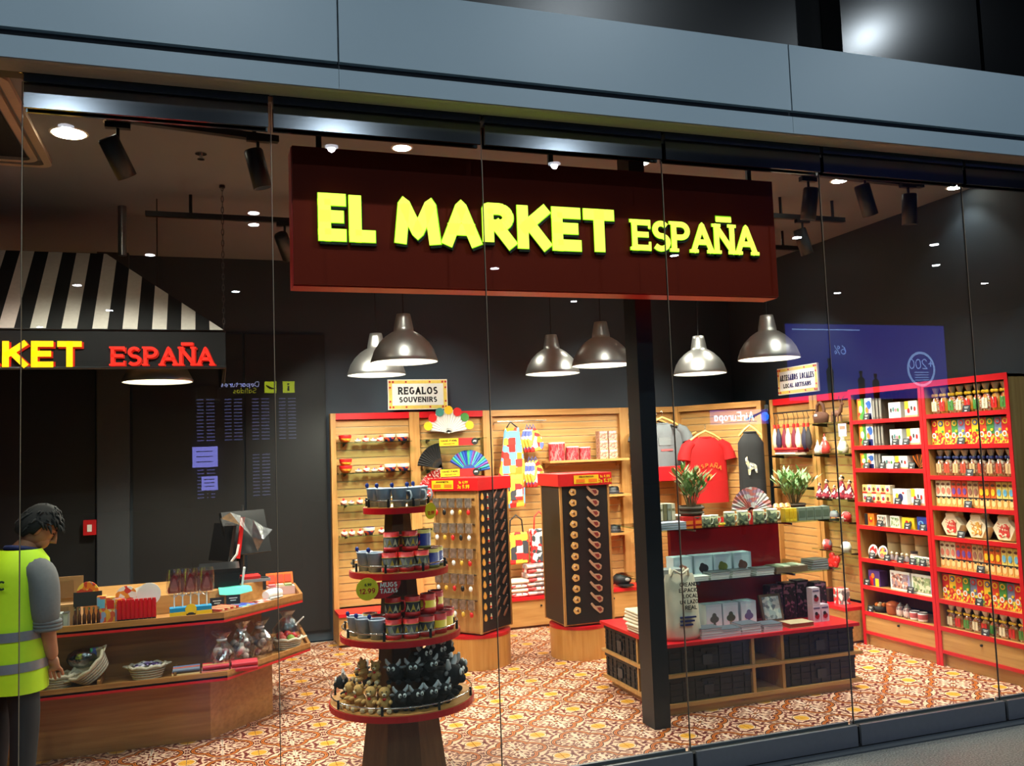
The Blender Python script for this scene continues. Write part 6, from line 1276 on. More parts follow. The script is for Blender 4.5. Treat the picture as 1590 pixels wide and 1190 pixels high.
jug('red and white painted flask on the second pottery shelf', (5.25, 6.66, SHR[3]+.0085), ramp_mat('red flask glaze', [(200, 60, 50), (236, 226, 210), (206, 40, 40)], 30, coat=.4)); jug('cream flower painted flask on the second pottery shelf', (5.25, 6.42, SHR[3]+.0085), ramp_mat('cream flask glaze', [(236, 228, 206), (170, 180, 120), (240, 232, 214)], 40, coat=.4)); jug('small white bottle beside the red flask', (5.25, 6.76, SHR[3]+.0085), C('bottle white', (230, 222, 206)), .7)
dl = proto('flamenco_doll', 'doll'); part('dress', MB().lathe([(0, 0), (.05, 0), (.045, .02), (.03, .06), (.018, .10), (.012, .12)], n=14), ramp_mat('doll dress', [(110, 20, 40), (236, 230, 226), (110, 20, 40), (150, 30, 50)], 60, rough=.8), dl); part('head', MB().ball((0, 0, .135), .018), C('doll skin', (226, 180, 150)), dl); part('hair', MB().ball((0, .005, .142), .019, .018, .016), INK, dl); part('flower', MB().ball((.012, -.008, .156), .008), WHITE, dl)
for i, (y, z, s) in enumerate(((6.76, SHR[4], .8), (6.66, SHR[4], 1.0), (6.56, SHR[4], .7), (6.46, SHR[4], 1.25), (6.36, SHR[4], 1.0))): place(dl, USED, (5.24, y, z+.0085), R(-90), 'red and white flounced doll, %s from left on the pottery shelves' % ORD[i], 'flounced dolls', s)
for i, (y, z, m, n_) in enumerate(((6.72, SHR[5], BLK, 'black'), (6.58, SHR[5], C('purse grey', (120, 120, 124)), 'grey'), (6.42, SHR[5], ramp_mat('red purse', [(200, 40, 40), (236, 226, 220), (200, 40, 40)], 40), 'red and white'), (6.7, SHR[6], ramp_mat('pink packs', [(214, 60, 60), (236, 200, 200), (120, 110, 120)], 30), 'pink and white'), (6.45, SHR[6], WHITE, 'white'))):
    t = thing('purse', '%s soft purse on the lower pottery shelves' % n_, 'purse', (5.24, y, z+.0085), R(-90)); part('pouch', MB().lathe([(0, 0), (.05, 0), (.058, .04), (.04, .075), (0, .08)], n=14, sy=.6), m, t); part('clasp', MB().tube([(-.03, 0, .075), (0, 0, .085), (.03, 0, .075)], .005, 6), CHROME, t)
t = thing('red_garland', 'bunch of red carnation ornaments hanging on the slat wall', 'ornament', (5.25, 6.62, .62), R(-90))
for k in range(9): part('carnation', MB().ball((.07*math.cos(k*2.4)*(k/9), -.02, .02+.07*math.sin(k*2.4)*(k/9)), .035, .02, .035, 8, 5), RD, t)
part('hook', MB().tube([(0, 0, .05), (0, .1, .08)], .004, 5), BLK, t)
for i, (y, m, n_, h) in enumerate(((6.78, WHITE, 'white', .09), (6.62, BLK, 'black', .1), (6.45, ramp_mat('white red pack', [(230, 226, 220), (200, 50, 50), (120, 120, 120)], 30), 'red and white', .12), (7.1, C('goods tan', (200, 160, 120)), 'tan', .09))):
    t = thing('gift_pack', '%s gift pack on the red topped base by the right slat wall' % n_, 'package', (5.16, y, .3005), R(-90)); part('carton', MB().box(-.055, .055, -.04, .04, 0, h), m, t); part('lid', MB().box(-.057, .057, -.042, .042, h, h+.012), m, t); part('ribbon', MB().box(-.006, .006, -.0425, .0425, 0.0, h+.0135), RD, t)
# ================================================================== ISLAND GOODS
ZU, ZL, ZI = 1.1525, .8005, .4555
def book(name, label, cat, loc, rz, w, d, h, cover, pages=PAPER, group=None):
    t = thing(name, label, cat, loc, rz, group); part('pages', MB().box(-w/2+.003, w/2-.003, -d/2+.003, d/2, .002, h-.002), pages, t); part('cover', MB().box(-w/2, w/2, -d/2, d/2, 0, .002).box(-w/2, w/2, -d/2, d/2, h-.002, h), cover, t); return t
def at_(px, py, z): q = onZ(px, py, z); return (q.x, q.y, z)
def upright(name, label, cat, loc, rz, w, d, h, body, patches=(), discs=(), group=None, lean=0):
    t = front_box(name, cat, w, d, h, body, patches, discs); USED.add(t.name); t.location = loc; t.rotation_euler = (R(-lean), 0, rz); t['label'] = label
    if group: t['group'] = group
    elif 'group' in t: del t['group']
    return t
# upper glass shelf
for i in range(7):
    x = 2.84+i*.032; upright('notebook', 'striped spine notebook, %s from left on the upper glass shelf' % ORD[i], 'book', (x, 5.48, ZU), R(4), .028, .13, .16+.012*((i*3) % 3), [CRM, C('spine olive', (130, 120, 80)), C('spine sage', (160, 160, 140))][i % 3], [(.1, .9, .7, .8, C('spine olive')), (.1, .9, .2, .3, BRN)], (), 'striped notebooks')
for k in range(3): book('paper_stack', 'white folded paper set, %s from bottom, front left of upper glass shelf' % ORD[k], 'papers', (2.93, 5.375, ZU+k*.016), R(random.uniform(-3, 3)), .21, .12, .015, C('pale blue paper', (200, 208, 222)), PAPER, 'white paper sets')
LEAF = [M('leaf green', (104, 146, 80), .6), M('leaf pale green', (160, 192, 132), .6), M('leaf rusty', (206, 140, 90), .6)]
def plant(label, loc, h, spread, nst, cols, r, hb):
    t = thing('potted_plant', label, 'plant', loc)
    wv = M('dark wicker', (88, 74, 60), .85, noise=.5, scale=150); bm = MB().lathe([(0, 0), (r*.8, 0), (r, hb), (r*.92, hb), (r*.74, .01), (0, .01)], n=18, smooth=False)
    pb_ = part('basket', bm, wv, t)
    for k in range(4): part('weave_band', MB().tube([((r*(.82+.18*(k+.5)/4)+.002)*math.cos(2*PI*j/24), (r*(.82+.18*(k+.5)/4)+.002)*math.sin(2*PI*j/24), hb*(k+.5)/4) for j in range(25)], hb*.09, 5, caps=False), wv, pb_)
    part('soil', MB().cyl(r*.9, hb*.8, hb*.85, n=16), BRN, t); rnd = random.Random(int(h*1000))
    lm = [MB(), MB(), MB()]; sm_ = MB()
    for s in range(nst):
        a = 2*PI*s/nst+rnd.random()*.5; k = .3+.7*rnd.random(); tip = Vector((math.cos(a)*spread*k, math.sin(a)*spread*k, hb+h*(1-.35*k)*(.75+.25*rnd.random()))); root = Vector((math.cos(a)*.02, math.sin(a)*.02, hb*.8)); mid = root.lerp(tip, .5)+Vector((0, 0, h*.1)); sm_.tube([root, mid, tip], [.003, .0025, .0012], 5)
        for l in range(9):
            f = .3+.7*l/8; p = root.lerp(mid, f*2) if f < .5 else mid.lerp(tip, f*2-1); b_ = rnd.random()*2*PI; d = (Vector((math.cos(b_), math.sin(b_), .5))+(tip-root).normalized()*.6).normalized(); L = .065+.035*rnd.random(); sd = d.cross(Vector((0, 0, 1))).normalized()*.012; c_ = rnd.choices((0, 1, 2), cols)[0]
            lm[c_].add([p, p+d*L*.45+sd, p+d*L, p+d*L*.45-sd], [(0, 1, 2, 3)])
    part('stems', sm_, M('stem brown', (110, 96, 60), .7), t)
    for c_ in range(3):
        if lm[c_].f: tag(part('leaves', lm[c_], LEAF[c_], t), kind='stuff')
plant('leafy plant with rusty tips in a dark wicker basket on the upper shelf', at_(1074, 814, ZU), .30, .15, 26, (5, 4, 3), .085, .13)
q = onY(1237, 775, 5.85); plant('silvery green olive plant in a wicker basket at the right', (q.x-.02, 5.86, ZU), .28, .17, 26, (4, 7, 0), .085, .08)
for k in range(3): upright('red_carton', 'small red carton with orange print, %s from left behind the mugs' % ORD[k], 'carton', (3.17+k*.085, 5.52, ZU), 0, .08, .05, .06, RD, [(.1, .9, .1, .5, ORG)], (), 'red cartons on the glass shelf')
q = onY(1156, 790, 5.62); hand_fan('pleated red and white hand fan standing open on the upper shelf', (q.x, 5.535, onY(1156, 794, 5.535).z), 0, onY(1156, 757, 5.535).z-onY(1156, 794, 5.535).z, 2, 178, 16, lambda k: ramp_mat('pleat print', [(236, 226, 220), (220, 130, 120), (190, 150, 170)], 50, stretch=(.4, .4, 1)), C('fan stick rose', (214, 110, 90)), .15); fo = [o for o in COL.objects if o.get('label', '').startswith('pleated red')][0]; part('stand', MB().box(-.012, .012, .006, .018, ZU-fo.location.z, .03), RD, fo)
for k in range(3): book('folded_cloth', 'folded white and red cloth, %s from bottom behind the plant' % ORD[k], 'cloth', (3.30, 5.80, ZU+k*.018), 0, .26, .13, .017, [PAPER, C('cloth rose', (226, 150, 150))][k % 2], PAPER, 'folded cloths on the glass shelf')
gm = proto('green_mug', 'mug'); part('cup', MB().lathe([(0, 0), (.036, 0), (.038, .006), (.038, .084), (.034, .086), (.032, .01), (0, .01)], n=18), ramp_mat('landscape mug', [(110, 120, 90), (200, 200, 150), (70, 80, 60), (150, 150, 110)], 50, coat=.4), gm); part('rim', MB().lathe([(.0385, .08), (.0395, .084), (.037, .09), (.0335, .086)], n=18), C('mug rim cream', (232, 230, 200)), gm); part('handle', MB().tube([(.036, 0, .07), (.056, 0, .066), (.06, 0, .045), (.052, 0, .022), (.036, 0, .02)], .0055, 7), C('mug rim cream'), gm)
for k, px in enumerate((1098, 1112, 1134, 1157, 1180, 1203)): 
    q = onY(px, 812, 5.36); place(gm, USED, (q.x, 5.37+.02*(k % 2), ZU), R(-10), 'green landscape mug with cream rim, %s from left on the glass shelf' % ORD[k], 'landscape mugs', .82 if k < 2 else 1.0)
q = onY(1120, 816, 5.335); t = thing('round_magnet', 'yellow flower shaped price tag lying before the mugs', 'price tag', (q.x, 5.325, ZU)); part('petals', MB().ball((0, 0, .012), .03, .012, .012, 8, 4), YL, t); part('print', MB().ball((0, -.004, .02), .012, .006, .006, 6, 4), C('green print', (120, 150, 60)), t)
q = onY(1210, 780, 5.75); t = thing('bread_basket', 'shallow woven basket with rolled leather between the fan and the olive plant', 'basket', (q.x, 5.72, ZU)); part('tray', MB().lathe([(0, 0), (.11, 0), (.13, .05), (.122, .05), (.105, .008), (0, .008)], n=20, sy=.6), M('light wicker', (200, 150, 92), .85, noise=.3, scale=110), t)
for k in range(3): part('roll', MB().tube([(-.07+.05*k, -.03, .05), (-.03+.05*k, .03, .075)], .025, 8), C('leather tan', (196, 140, 80)), t)
for k in range(7): 
    m = YL if k < 3 else C('tin sage', (120, 130, 110)); q = onY(1227+(k*6 if k < 3 else 24+(k-3)*13), 806, 5.38); w_ = .028 if k < 3 else .062
    upright('tea_tin', '%s, %s from left at the right of the upper shelf' % ('narrow yellow tin' if k < 3 else 'square sage green tin', ORD[k if k < 3 else k-3]), 'tin', (3.87+(k*.032 if k < 3 else .125+(k-3)*.068), 5.36, ZU), 0, w_, .06, .085, m, [(.1, .9, .2, .75, C('tin sage dark', (90, 100, 80)) if k >= 3 else C('tin gold', (220, 170, 30)))], (), 'tins on the glass shelf')
t = thing('black_purse', 'small black ruffled purse at the right end of the upper shelf', 'purse', (4.25, 5.45, ZU)); part('body', MB().ball((0, 0, .045), .05, .04, .045), BLK, t); part('tag', MB().ball((-.01, -.042, .03), .016, .004, .016, 8, 4), C('tag silver', (170, 170, 170)), t)
# lower glass shelf
PRN = [C('print terracotta', (190, 110, 90)), C('print charcoal', (50, 40, 44)), C('print olive', (130, 130, 60)), C('print umber', (110, 70, 60))]
for k, px in enumerate((1062, 1094, 1124, 1155)):
    q = onY(px, 886, 5.42); upright('print_box', 'clear fronted white box with %s picture on the lower glass shelf' % ['terracotta crab', 'charcoal figure', 'olive gate', 'umber bull'][k], 'box', (q.x, 5.43, ZL), 0, .142 if k else .145, .10, .15, C('box pale grey', (206, 214, 220)), [(.06, .94, .03, .86, C('box face', (224, 228, 232))), (.15, .85, .05, .14, C('box letter', (130, 134, 140)))], [(.5, .42, .26, PRN[k], .8), (.42, .56, .12, PRN[k], 1)], 'white picture boxes')
for k, px in enumerate((1030, 1047)):
    for j in range(3): book('box_stack', 'flat grey tin box, %s pile at the lower shelf\'s left, %s from bottom' % (['left', 'right'][k], ORD[j]), 'box', (onY(px, 900, 5.37).x, 5.365, ZL+j*.0305), 0, .085, .11, .03, C('tin grey lid', (170, 172, 174)), C('tin grey side', (150, 150, 152)), 'flat grey boxes')
for k, px in enumerate((1080, 1112, 1145, 1182)):
    for j in range(3 if k else 2): book('art_book', 'white art book, pile %s from left on the lower shelf, %s from bottom' % (ORD[k], ORD[j]), 'book', (onY(px, 900, 5.36).x+.004*j, 5.365, ZL+j*.0155), 0, .145, .115, .015, [C('cover dark', (60, 62, 66)), PAPER, PAPER][(j+1) % 3] if j == (2 if k else 1) else PAPER, PAPER, 'flat art books')
q = onY(1222, 884, 5.4); t = thing('postcard_tray', 'brown tray of small pictures at the right of the lower shelf', 'tray', (q.x+.0, 5.42, ZL)); part('tray', MB().box(-.13, .13, -.08, .08, 0, .035), C('tray brown', (110, 84, 60)), t)
for k in range(4): part('picture', MB().box(-.12+k*.06, -.066+k*.06, -.07, .07, .035, .042), [C('pic green', (120, 124, 96)), C('pic cream', (214, 206, 180))][k % 2], t)
for k in range(4): book('leather_notebook', 'dark leather notebook, %s from bottom at the lower shelf\'s right end' % ORD[k], 'book', (4.12, 5.42, ZL+k*.0165), R(3*k), .15, .12, .016, C('leather grey brown', (96, 84, 76)), PAPER, 'leather notebooks')
# island top
def tote():
    t = thing('tote_bag', 'cream cotton tote bag with black handwriting and blue stripes', 'bag', (onY(1062, 1000, 5.2).x, 5.22, ZI), R(-6))
    rows = [(0, .12, .05), (.03, .135, .062), (.12, .125, .06), (.24, .12, .045), (.33, .118, .03), (.40, .105, .014), (.42, .095, .008)]; n = 20; vs = []
    for z, hw_, hd in rows:
        for j in range(n):
            a = 2*PI*j/n; k = 1+.10*math.sin(3*a+z*22)+.05*math.sin(7*a-z*30); vs.append((hw_*math.copysign(abs(math.cos(a))**.7, math.cos(a))*(1+.03*math.sin(z*30)), hd*math.sin(a)*k, z))
    fs = [(r_*n+j, r_*n+(j+1) % n, (r_+1)*n+(j+1) % n, (r_+1)*n+j) for r_ in range(len(rows)-1) for j in range(n)]+[tuple(range(n))[::-1]]
    part('body', MB().add(vs, fs, 0, True), M('cotton cream', (222, 212, 184), .9, noise=.08), t)
    for s in (-1, 1): part('handle', MB().tube([(-.06, s*.012, .41), (-.05, s*.03, .45), (0, s*.04, .40-.02*s), (.05, s*.03, .45), (.06, s*.012, .41)], .009, 6), M('cotton cream'), t)
    mb = MB(); 
    for i, s in enumerate(('CREANDO', 'ESPACIO', 'LOCAL', 'UN LAZO', 'REAL')): text(mb, s, .045-.012*(i % 2),   .345-i*.037, .026, .16, -.068, -.064, fit=[.14, .13, .1, .12, .08][i])
    tag(part('lettering', mb, INK, t), kind='stuff')
    for i in range(3): part('stripe', MB().box(-.035, .075-.012*i, -.0735, -.062, .145-.024*i, .155-.024*i), NVY, t)
tote()
for k, px in enumerate((1112, 1138, 1166, 1188)):
    nm = ['castle', 'tree', 'butterfly', 'plain'][k]
    if k < 3: upright('print_box', 'upright white box with %s print on the red island top' % nm, 'box', (onY(px, 968, 5.34).x, 5.36, ZI), 0, .122, .10, .17, C('box pale grey'), [(.04, .96, .03, .9, C('box face'))], [(.5, .42, .28, [C('castle ink', (90, 96, 90)), C('tree green', (70, 84, 64)), C('butterfly ink', (110, 96, 140))][k], .7), (.5, .55, .14, [C('castle ink'), C('tree green'), C('butterfly ink')][k], 1.2), (.5, .22, .08, [C('castle ink'), C('trunk', (150, 130, 90)), C('butterfly ink')][k], 1.6)], 'upright white boxes')
t = thing('framed_print', 'brown framed poster leaning beside the dark gift boxes', 'picture', (onY(1205, 965, 5.36).x, 5.38, ZI+.006), 0); t.rotation_euler = (R(-14), 0, 0)
part('frame', MB().box(-.085, .085, 0, .02, 0, .19), C('frame brown', (104, 78, 56)), t); part('sheet', MB().box(-.068, .068, -.002, 0, .018, .172), ramp_mat('poster print', [(200, 204, 196), (170, 180, 180), (120, 128, 130), (214, 214, 204)], 40), t)
for k, px in enumerate((1102, 1132, 1163, 1197)):
    n_ = [4, 3, 4, 3][k]
    for j in range(n_): book('photo_book', 'white photo book, pile %s from left on the red top, %s from bottom' % (ORD[k], ORD[j]), 'book', (onY(px, 985, 5.17).x, 5.20, ZI+j*.0165), R(random.uniform(-2, 2)), .15, .125, .016, PAPER if j < n_-1 else C('cover slate', (90, 96, 104)), C('pages pinkish', (226, 200, 204)), 'flat photo books')
book('photo_book', 'tan cloth bound book alone before the gift boxes', 'book', (onY(1240, 972, 5.2).x, 5.22, ZI), 0, .19, .13, .03, C('cloth tan', (196, 176, 136)), C('cloth brown edge', (150, 84, 50)))
DF = ramp_mat('dark floral', [(40, 24, 34), (70, 30, 50), (30, 22, 30), (150, 90, 110), (50, 26, 40)], 60)
for k, (x, y, h) in enumerate(((3.80, 5.44, .24), (3.91, 5.44, .25), (4.02, 5.44, .26), (4.11, 5.36, .25))): upright('floral_box', 'tall dark floral gift box, %s from left on the red top' % ORD[k], 'gift box', (x, y, ZI), 0, .10, .09, h, DF, [(.08, .92, .9, .95, C('gift pink line', (150, 100, 120)))], (), 'dark floral gift boxes')
for k, (dx, dz) in enumerate(((0, .0), (.068, 0), (.0, .118))): upright('pomegranate_box', 'lilac carton with a pomegranate picture, %s' % ['lower left', 'lower right', 'stacked on top'][k], 'carton', (3.985+dx, 5.25, ZI+dz), 0, .064, .06, .1165, C('carton lilac pale', (206, 186, 196)), [(.1, .9, .78, .86, C('carton text', (90, 80, 110)))], [(.5, .36, .3, C('pomegranate', (150, 24, 40)), 1), (.42, .5, .18, INK, 1.1)], 'pomegranate cartons')
for j in range(7): 
    t = thing('folded_shirt', 'folded cream T-shirt, %s from bottom on the island\'s left end' % ORD[j], 't-shirt', (2.87+random.uniform(-.01, .01)-.012*(j < 3), 5.52-.05*(j < 3)+random.uniform(-.01, .01), ZI+j*.0205), R(random.uniform(-4, 4)), 'folded cream shirts'); m = M('cream jersey', (222, 206, 178), .9, noise=.06)
    part('fold', MB().box(-.14, .13, -.17+.02*(j > 4), .17, 0, .019), m, t); part('rolled_edge', MB().tube([(-.14, -.17+.02*(j > 4), .0097), (-.14, .17, .0097)], .0093, 8), m, t)

# ================================================================== COUNTER GOODS
ZUT, ZLT, ZCT = .7445, .4145, .8605
def ct(px, py, z):
    if z == ZUT: return Vector((onY(px, 945, 6.0).x, 6.0, z))
    if z == ZLT: return Vector((onY(px, 1040, 5.93).x, 5.93, z))
    q = onZ(px, py, z); return Vector((q.x, q.y, z))
def big(t, k): t.scale = (k, k, k); return t
p = ct(96, 938, ZUT); t = thing('cardboard_box', 'open brown cardboard box on the counter beside the person', 'box', (p.x, 6.16, ZUT)); big(t, 1.2); part('back_flap', MB().box(-.085, .075, .05, .056, 0, .24), CARD, t); part('tray', MB().box(-.085, .075, -.05, .05, 0, .11), CARD, t); part('inner_panel', MB().box(-.06, .02, -.051, -.05, .02, .1), C('card shade', (150, 110, 70), .8), t); part('stiffener', MB().box(-.05, .03, .044, .05, .13, .22), C('card shade'), t)
for k in range(3): book('leaflet', 'grey leaflet fanned before the cardboard box, %s from left' % ORD[k], 'leaflet', (p.x-.045+.035*k, 6.0, ZUT+.001), R(0), .03, .09, .10, [C('leaflet grey', (90, 96, 96)), C('leaflet light', (170, 176, 170)), C('leaflet dark', (60, 64, 62))][k], C('leaflet light'), 'leaflets')
p = ct(135, 963, ZUT); t = thing('bottle_display', 'black header display of little bottles on the counter', 'display', (p.x, 6.0, ZUT)); big(t, 1.22); part('tray', MB().box(-.065, .065, -.04, .05, 0, .012), BLK, t); part('header', MB().box(-.065, .065, .03, .04, .1, .17), M('header charcoal', (32, 30, 36), .6, noise=.5, scale=80), t); part('arch', MB().prism([(.05*math.cos(R(a)), .17+.05*math.sin(R(a))) for a in range(0, 181, 20)], .03, .04, 'y'), ramp_mat('arch print', [(236, 120, 30), (240, 200, 80), (206, 60, 40), (140, 150, 180)], 50), t); part('post', MB().box(-.06, -.05, .03, .04, 0, .1).box(.05, .06, .03, .04, 0, .1), BLK, t)
for k in range(6): 
    b = part('bottle', MB().lathe([(0, .012), (.009, .012), (.009, .06), (.004, .075), (.004, .09), (0, .09)], (-.052+k*.021, -.015, 0), 8), C('bottle amber', (90, 54, 40), .2), t); part('cap', MB().cyl(.005, .09, .1, (-.052+k*.021, -.015), 8), CHROME, b)
p = ct(166, 960, ZUT)
for k in range(3): upright('candy_carton', 'small printed candy carton, %s from left between bottles and red tubes' % ORD[k], 'carton', (p.x-.03+k*.051, 5.99, ZUT), 0, .05, .06, .18-.012*k, ramp_mat('candy print %d' % k, [[(150, 160, 200), (226, 90, 60), (236, 180, 70)], [(226, 90, 60), (240, 170, 60), (236, 210, 180)], [(236, 160, 60), (150, 140, 170), (214, 60, 40)]][k], 34), [(.1, .9, .6, .9, [SKY, RD, ORG][k])], (), 'candy cartons')
p0, p1 = ct(184, 958, ZUT), ct(244, 950, ZUT)
for k in range(9):
    x = p0.x+(p1.x-p0.x)*(k+.3)/9; t = thing('red_tube', 'shiny red tube, %s from left in the counter tray' % ORD[k], 'tube', (x, 5.97, ZUT), 0, 'red tubes on the counter'); big(t, 1.4); part('tube', MB().cyl(.010, .025, .1, n=10), M('foil red', (206, 24, 36), .25), t); part('foot', MB().box(-.008, .008, -.008, .008, 0, .025), INK, t); part('cap', MB().cyl(.008, .1, .108, n=8), M('foil red'), t)
q = (p0.x+p1.x)/2
for k, (dx, w_, m, n_) in enumerate(((-.07, .055, ramp_mat('disc print', [(240, 236, 226), (236, 150, 50), (214, 60, 50), (244, 240, 232)], 34), 'printed'), (.06, .062, WHITE, 'plain white'))):
    t = thing('header_disc', '%s round header card behind the red tubes' % n_, 'card', (q+dx, 6.05, ZUT)); big(t, 1.12); part('disc', ycyl(w_, 0, .006, 0, .145, 24), m, t); part('stem', MB().box(-.03, .03, .001, .005, 0, .12), PAPER, t)
t = thing('header_card', 'tilted white card between the two round header cards', 'card', (q, 6.08, ZUT)); part('sheet', MB().obox((.0, 0, .16), .12, .004, .09, 0, 0, R(-18)), PAPER, t); part('stem', MB().box(-.01, .01, .0, .004, 0, .13), PAPER, t)
p = ct(296, 950, ZUT); t = thing('lollipop_stand', 'blue and yellow block stand for the ham lollipops', 'stand', (p.x, 6.02, ZUT), R(3)); big(t, 1.3); part('block', MB().box(-.095, .095, -.03, .03, 0, .055), C('stand cyan', (30, 140, 190)), t); part('band', MB().box(-.096, .096, -.031, -.0295, .012, .036), YL, t); part('sun', ycyl(.026, -.034, -.03, 0, .045, 16), YL, t); part('print', MB().ball((0, -.032, .022), .022, .004, .012, 8, 4), INK, t)
HAM = M('ham candy', (120, 34, 40), .25); HAML = M('ham candy light', (166, 90, 90), .3)
for k in range(5):
    x = p.x-.096+k*.048; y = 6.01+(.012 if k % 2 else -.008); t = thing('ham_lollipop', 'dark red ham shaped lollipop in clear wrap, %s from left' % ORD[k], 'lollipop', (x, y, ZUT+.072), 0, 'ham lollipops'); big(t, 1.28); part('stick', MB().cyl(.003, 0, .085, n=6), WHITE, t)
    o = [(-.024, .07), (.026, .07), (.03, .085), (.02, .12), (.012, .15), (0, .162), (-.01, .15), (-.02, .12), (-.03, .085)]; part('candy', MB().prism(o, -.006, .006, 'y'), HAM, t); part('highlight', MB().prism([(x_*.62, (z-.11)*.66+.108) for x_, z in o], -.0075, -.006, 'y'), HAML, t); part('wrapper', MB().lathe([(.006, .05), (.02, .06), (.036, .075), (.036, .15), (.03, .185)], n=12, sy=.45), CELLO, t)
def tagc(label, x, y, z):
    t = dup(pt, (x, y, z), 0, label, 'black price cards on the counter'); t.scale = (1.3, 1.3, 1.7)
tagc('black price card standing behind the stick tray', onY(337, 930, 6.2).x, 6.2, ZUT); tagc('black price card standing under the turquoise cloth', onY(362, 915, 6.27).x, 6.27, ZUT)
AB = Vector((.53, .53, 0)).normalized()
def on_slope(s, off, z): # along the angled front edge
    b_ = Vector((.085, 5.90, 0))+AB*s; n_ = Vector((-AB.y, AB.x, 0)); v = b_+n_*off; return (v.x, v.y, z)
rs = R(45)
t = thing('stick_tray', 'open carton of red and gold candy sticks at the counter corner', 'candy tray', on_slope(.11, .135, ZUT), rs); part('carton', MB().box(-.09, .09, -.09, .09, 0, .03), C('carton brown', (150, 90, 50)), t)
for k in range(7): part('stick', MB().obox((-.075+k*.025, 0, .037), .015, .15, .012), [C('stick red', (180, 60, 40)), C('stick cream', (230, 190, 140))][k % 2], t)
for k in range(2):
    t = thing('blue_box', 'flat blue magnet box on the angled counter tray, %s' % ['left', 'right'][k], 'box', on_slope(.30, .085+.122*k, ZUT), rs); part('carton', MB().box(-.085, .085, -.06, .06, 0, .022), M('box ultramarine', (36, 60, 170), .35), t)
    for j in range(2): part('print', MB().box(-.07+j*.075, -.01+j*.075, -.045, .045, .022, .0235), ramp_mat('blue box print', [(40, 70, 180), (90, 150, 190), (150, 170, 120), (50, 80, 180)], 50), t)
for r_ in range(3):
    for c_ in range(4):
        t = thing('red_magnet', 'red and white magnet tile, row %s, %s from left on the angled tray' % (['front', 'middle', 'rear'][r_], ORD[c_]), 'magnet', on_slope(.425+c_*.05, .06+r_*.062, ZUT), rs, 'magnet tiles'); part('tile', MB().box(-.021, .021, -.027, .027, 0, .012), [C('tile red', (206, 60, 50)), C('tile pale', (230, 180, 170)), C('tile white', (226, 220, 212))][(r_+c_) % 3 if c_ < 3 else 2], t); part('print', MB().box(-.012, .012, -.016, .016, .012, .0135), [WHITE, RD, INK][(r_*2+c_) % 3], t)
t = thing('white_towel', 'rolled white cloth at the right end of the counter tray', 'cloth', on_slope(.66, .19, ZUT), rs); part('roll', MB().tube([(-.07, 0, .035), (-.02, .004, .038), (.03, -.003, .037), (.07, 0, .033)], [.03, .035, .035, .031], 12), C('towel white', (236, 236, 234), .9), t); part('edge', MB().tube([(-.065, -.032, .014), (.065, -.031, .012)], .008, 6), C('towel shade', (190, 190, 192), .9), t)
p = onY(432, 900, 6.72); t = thing('orange_display', 'orange tilted display box at the rear of the counter end', 'display', (.487, 6.74, ZUT), R(4)); big(t, .95); part('panel', MB().obox((0, .03, .11), .2, .012, .09, 0, R(-25)), C('display orange', (240, 110, 20)), t); part('tray', MB().box(-.1, .1, -.07, .03, 0, .06), C('display clear', (226, 190, 190)), t)
for k in range(3): part('window', MB().obox((-.06+k*.06, .022, .11), .05, .014, .06, 0, R(-25)), C('display red', (214, 60, 20)), t)
for k in range(3): part('packet', MB().box(-.09+k*.06, -.04+k*.06, -.065, .02, .06, .075), [PNK, CRM, C('packet green', (150, 170, 120))][k], t)
p = ct(362, 893, ZCT); t = thing('turquoise_cloth', 'turquoise paper napkin lying over the counter top edge', 'napkin', (onY(362, 900, 6.4).x, 6.4, ZCT), R(-6)); part('sheet', MB().add([(-.10, .02, .004), (0, .05, .012), (.1, .03, .004), (-.09, -.06, .01), (.01, -.05, .004), (.12, -.05, .006), (-.08, -.10, -.03), (.02, -.1, -.04), (.13, -.09, -.02)], [(0, 3, 4, 1), (1, 4, 5, 2), (3, 6, 7, 4), (4, 7, 8, 5)]), C('turquoise paper', (90, 200, 180), .8), t)
# cash desk equipment
p = onY(365, 885, 6.75); t = thing('receipt_printer', 'black receipt printer and cash drawer block behind the counter edge', 'printer', (p.x-.11, 6.52, ZCT)); big(t, 1.1); part('case', MB().box(-.12, .12, -.1, .1, 0, .10), BLK, t); part('lid', MB().obox((0, .0, .115), .24, .2, .02, 0, R(6)), M('printer lid', (30, 30, 32), .3), t); part('paper', MB().obox((.14, -.09, .06), .012, .05, .11, 0, 0, R(8)), WHITE, t)
for k in range(3): part('cable', MB().tube([(-.12, .03*k-.03, .03), (-.18, .03*k-.05, .06+.02*k), (-.2, .02*k-.08, .02), (-.17, .01*k-.11, .006)], .005, 6), INK, t)
t = thing('till_screen', 'black till screen seen from behind, draped with a clear plastic bag', 'screen', (p.x+.04, 6.87, ZCT)); big(t, 1.35); part('foot', MB().box(-.08, .08, -.07, .08, 0, .02), BLK, t)
part('neck', MB().tube([(0, 0, .02), (0, .01, .14)], .02, 8), BLK, t); part('panel', MB().obox((.03, .03, .24), .26, .025, .24, R(28), R(-18)), M('till black', (20, 20, 22), .3), t); part('side_panel', MB().obox((-.09, -.02, .2), .16, .02, .2, R(-52), R(-12)), M('till black'), t)
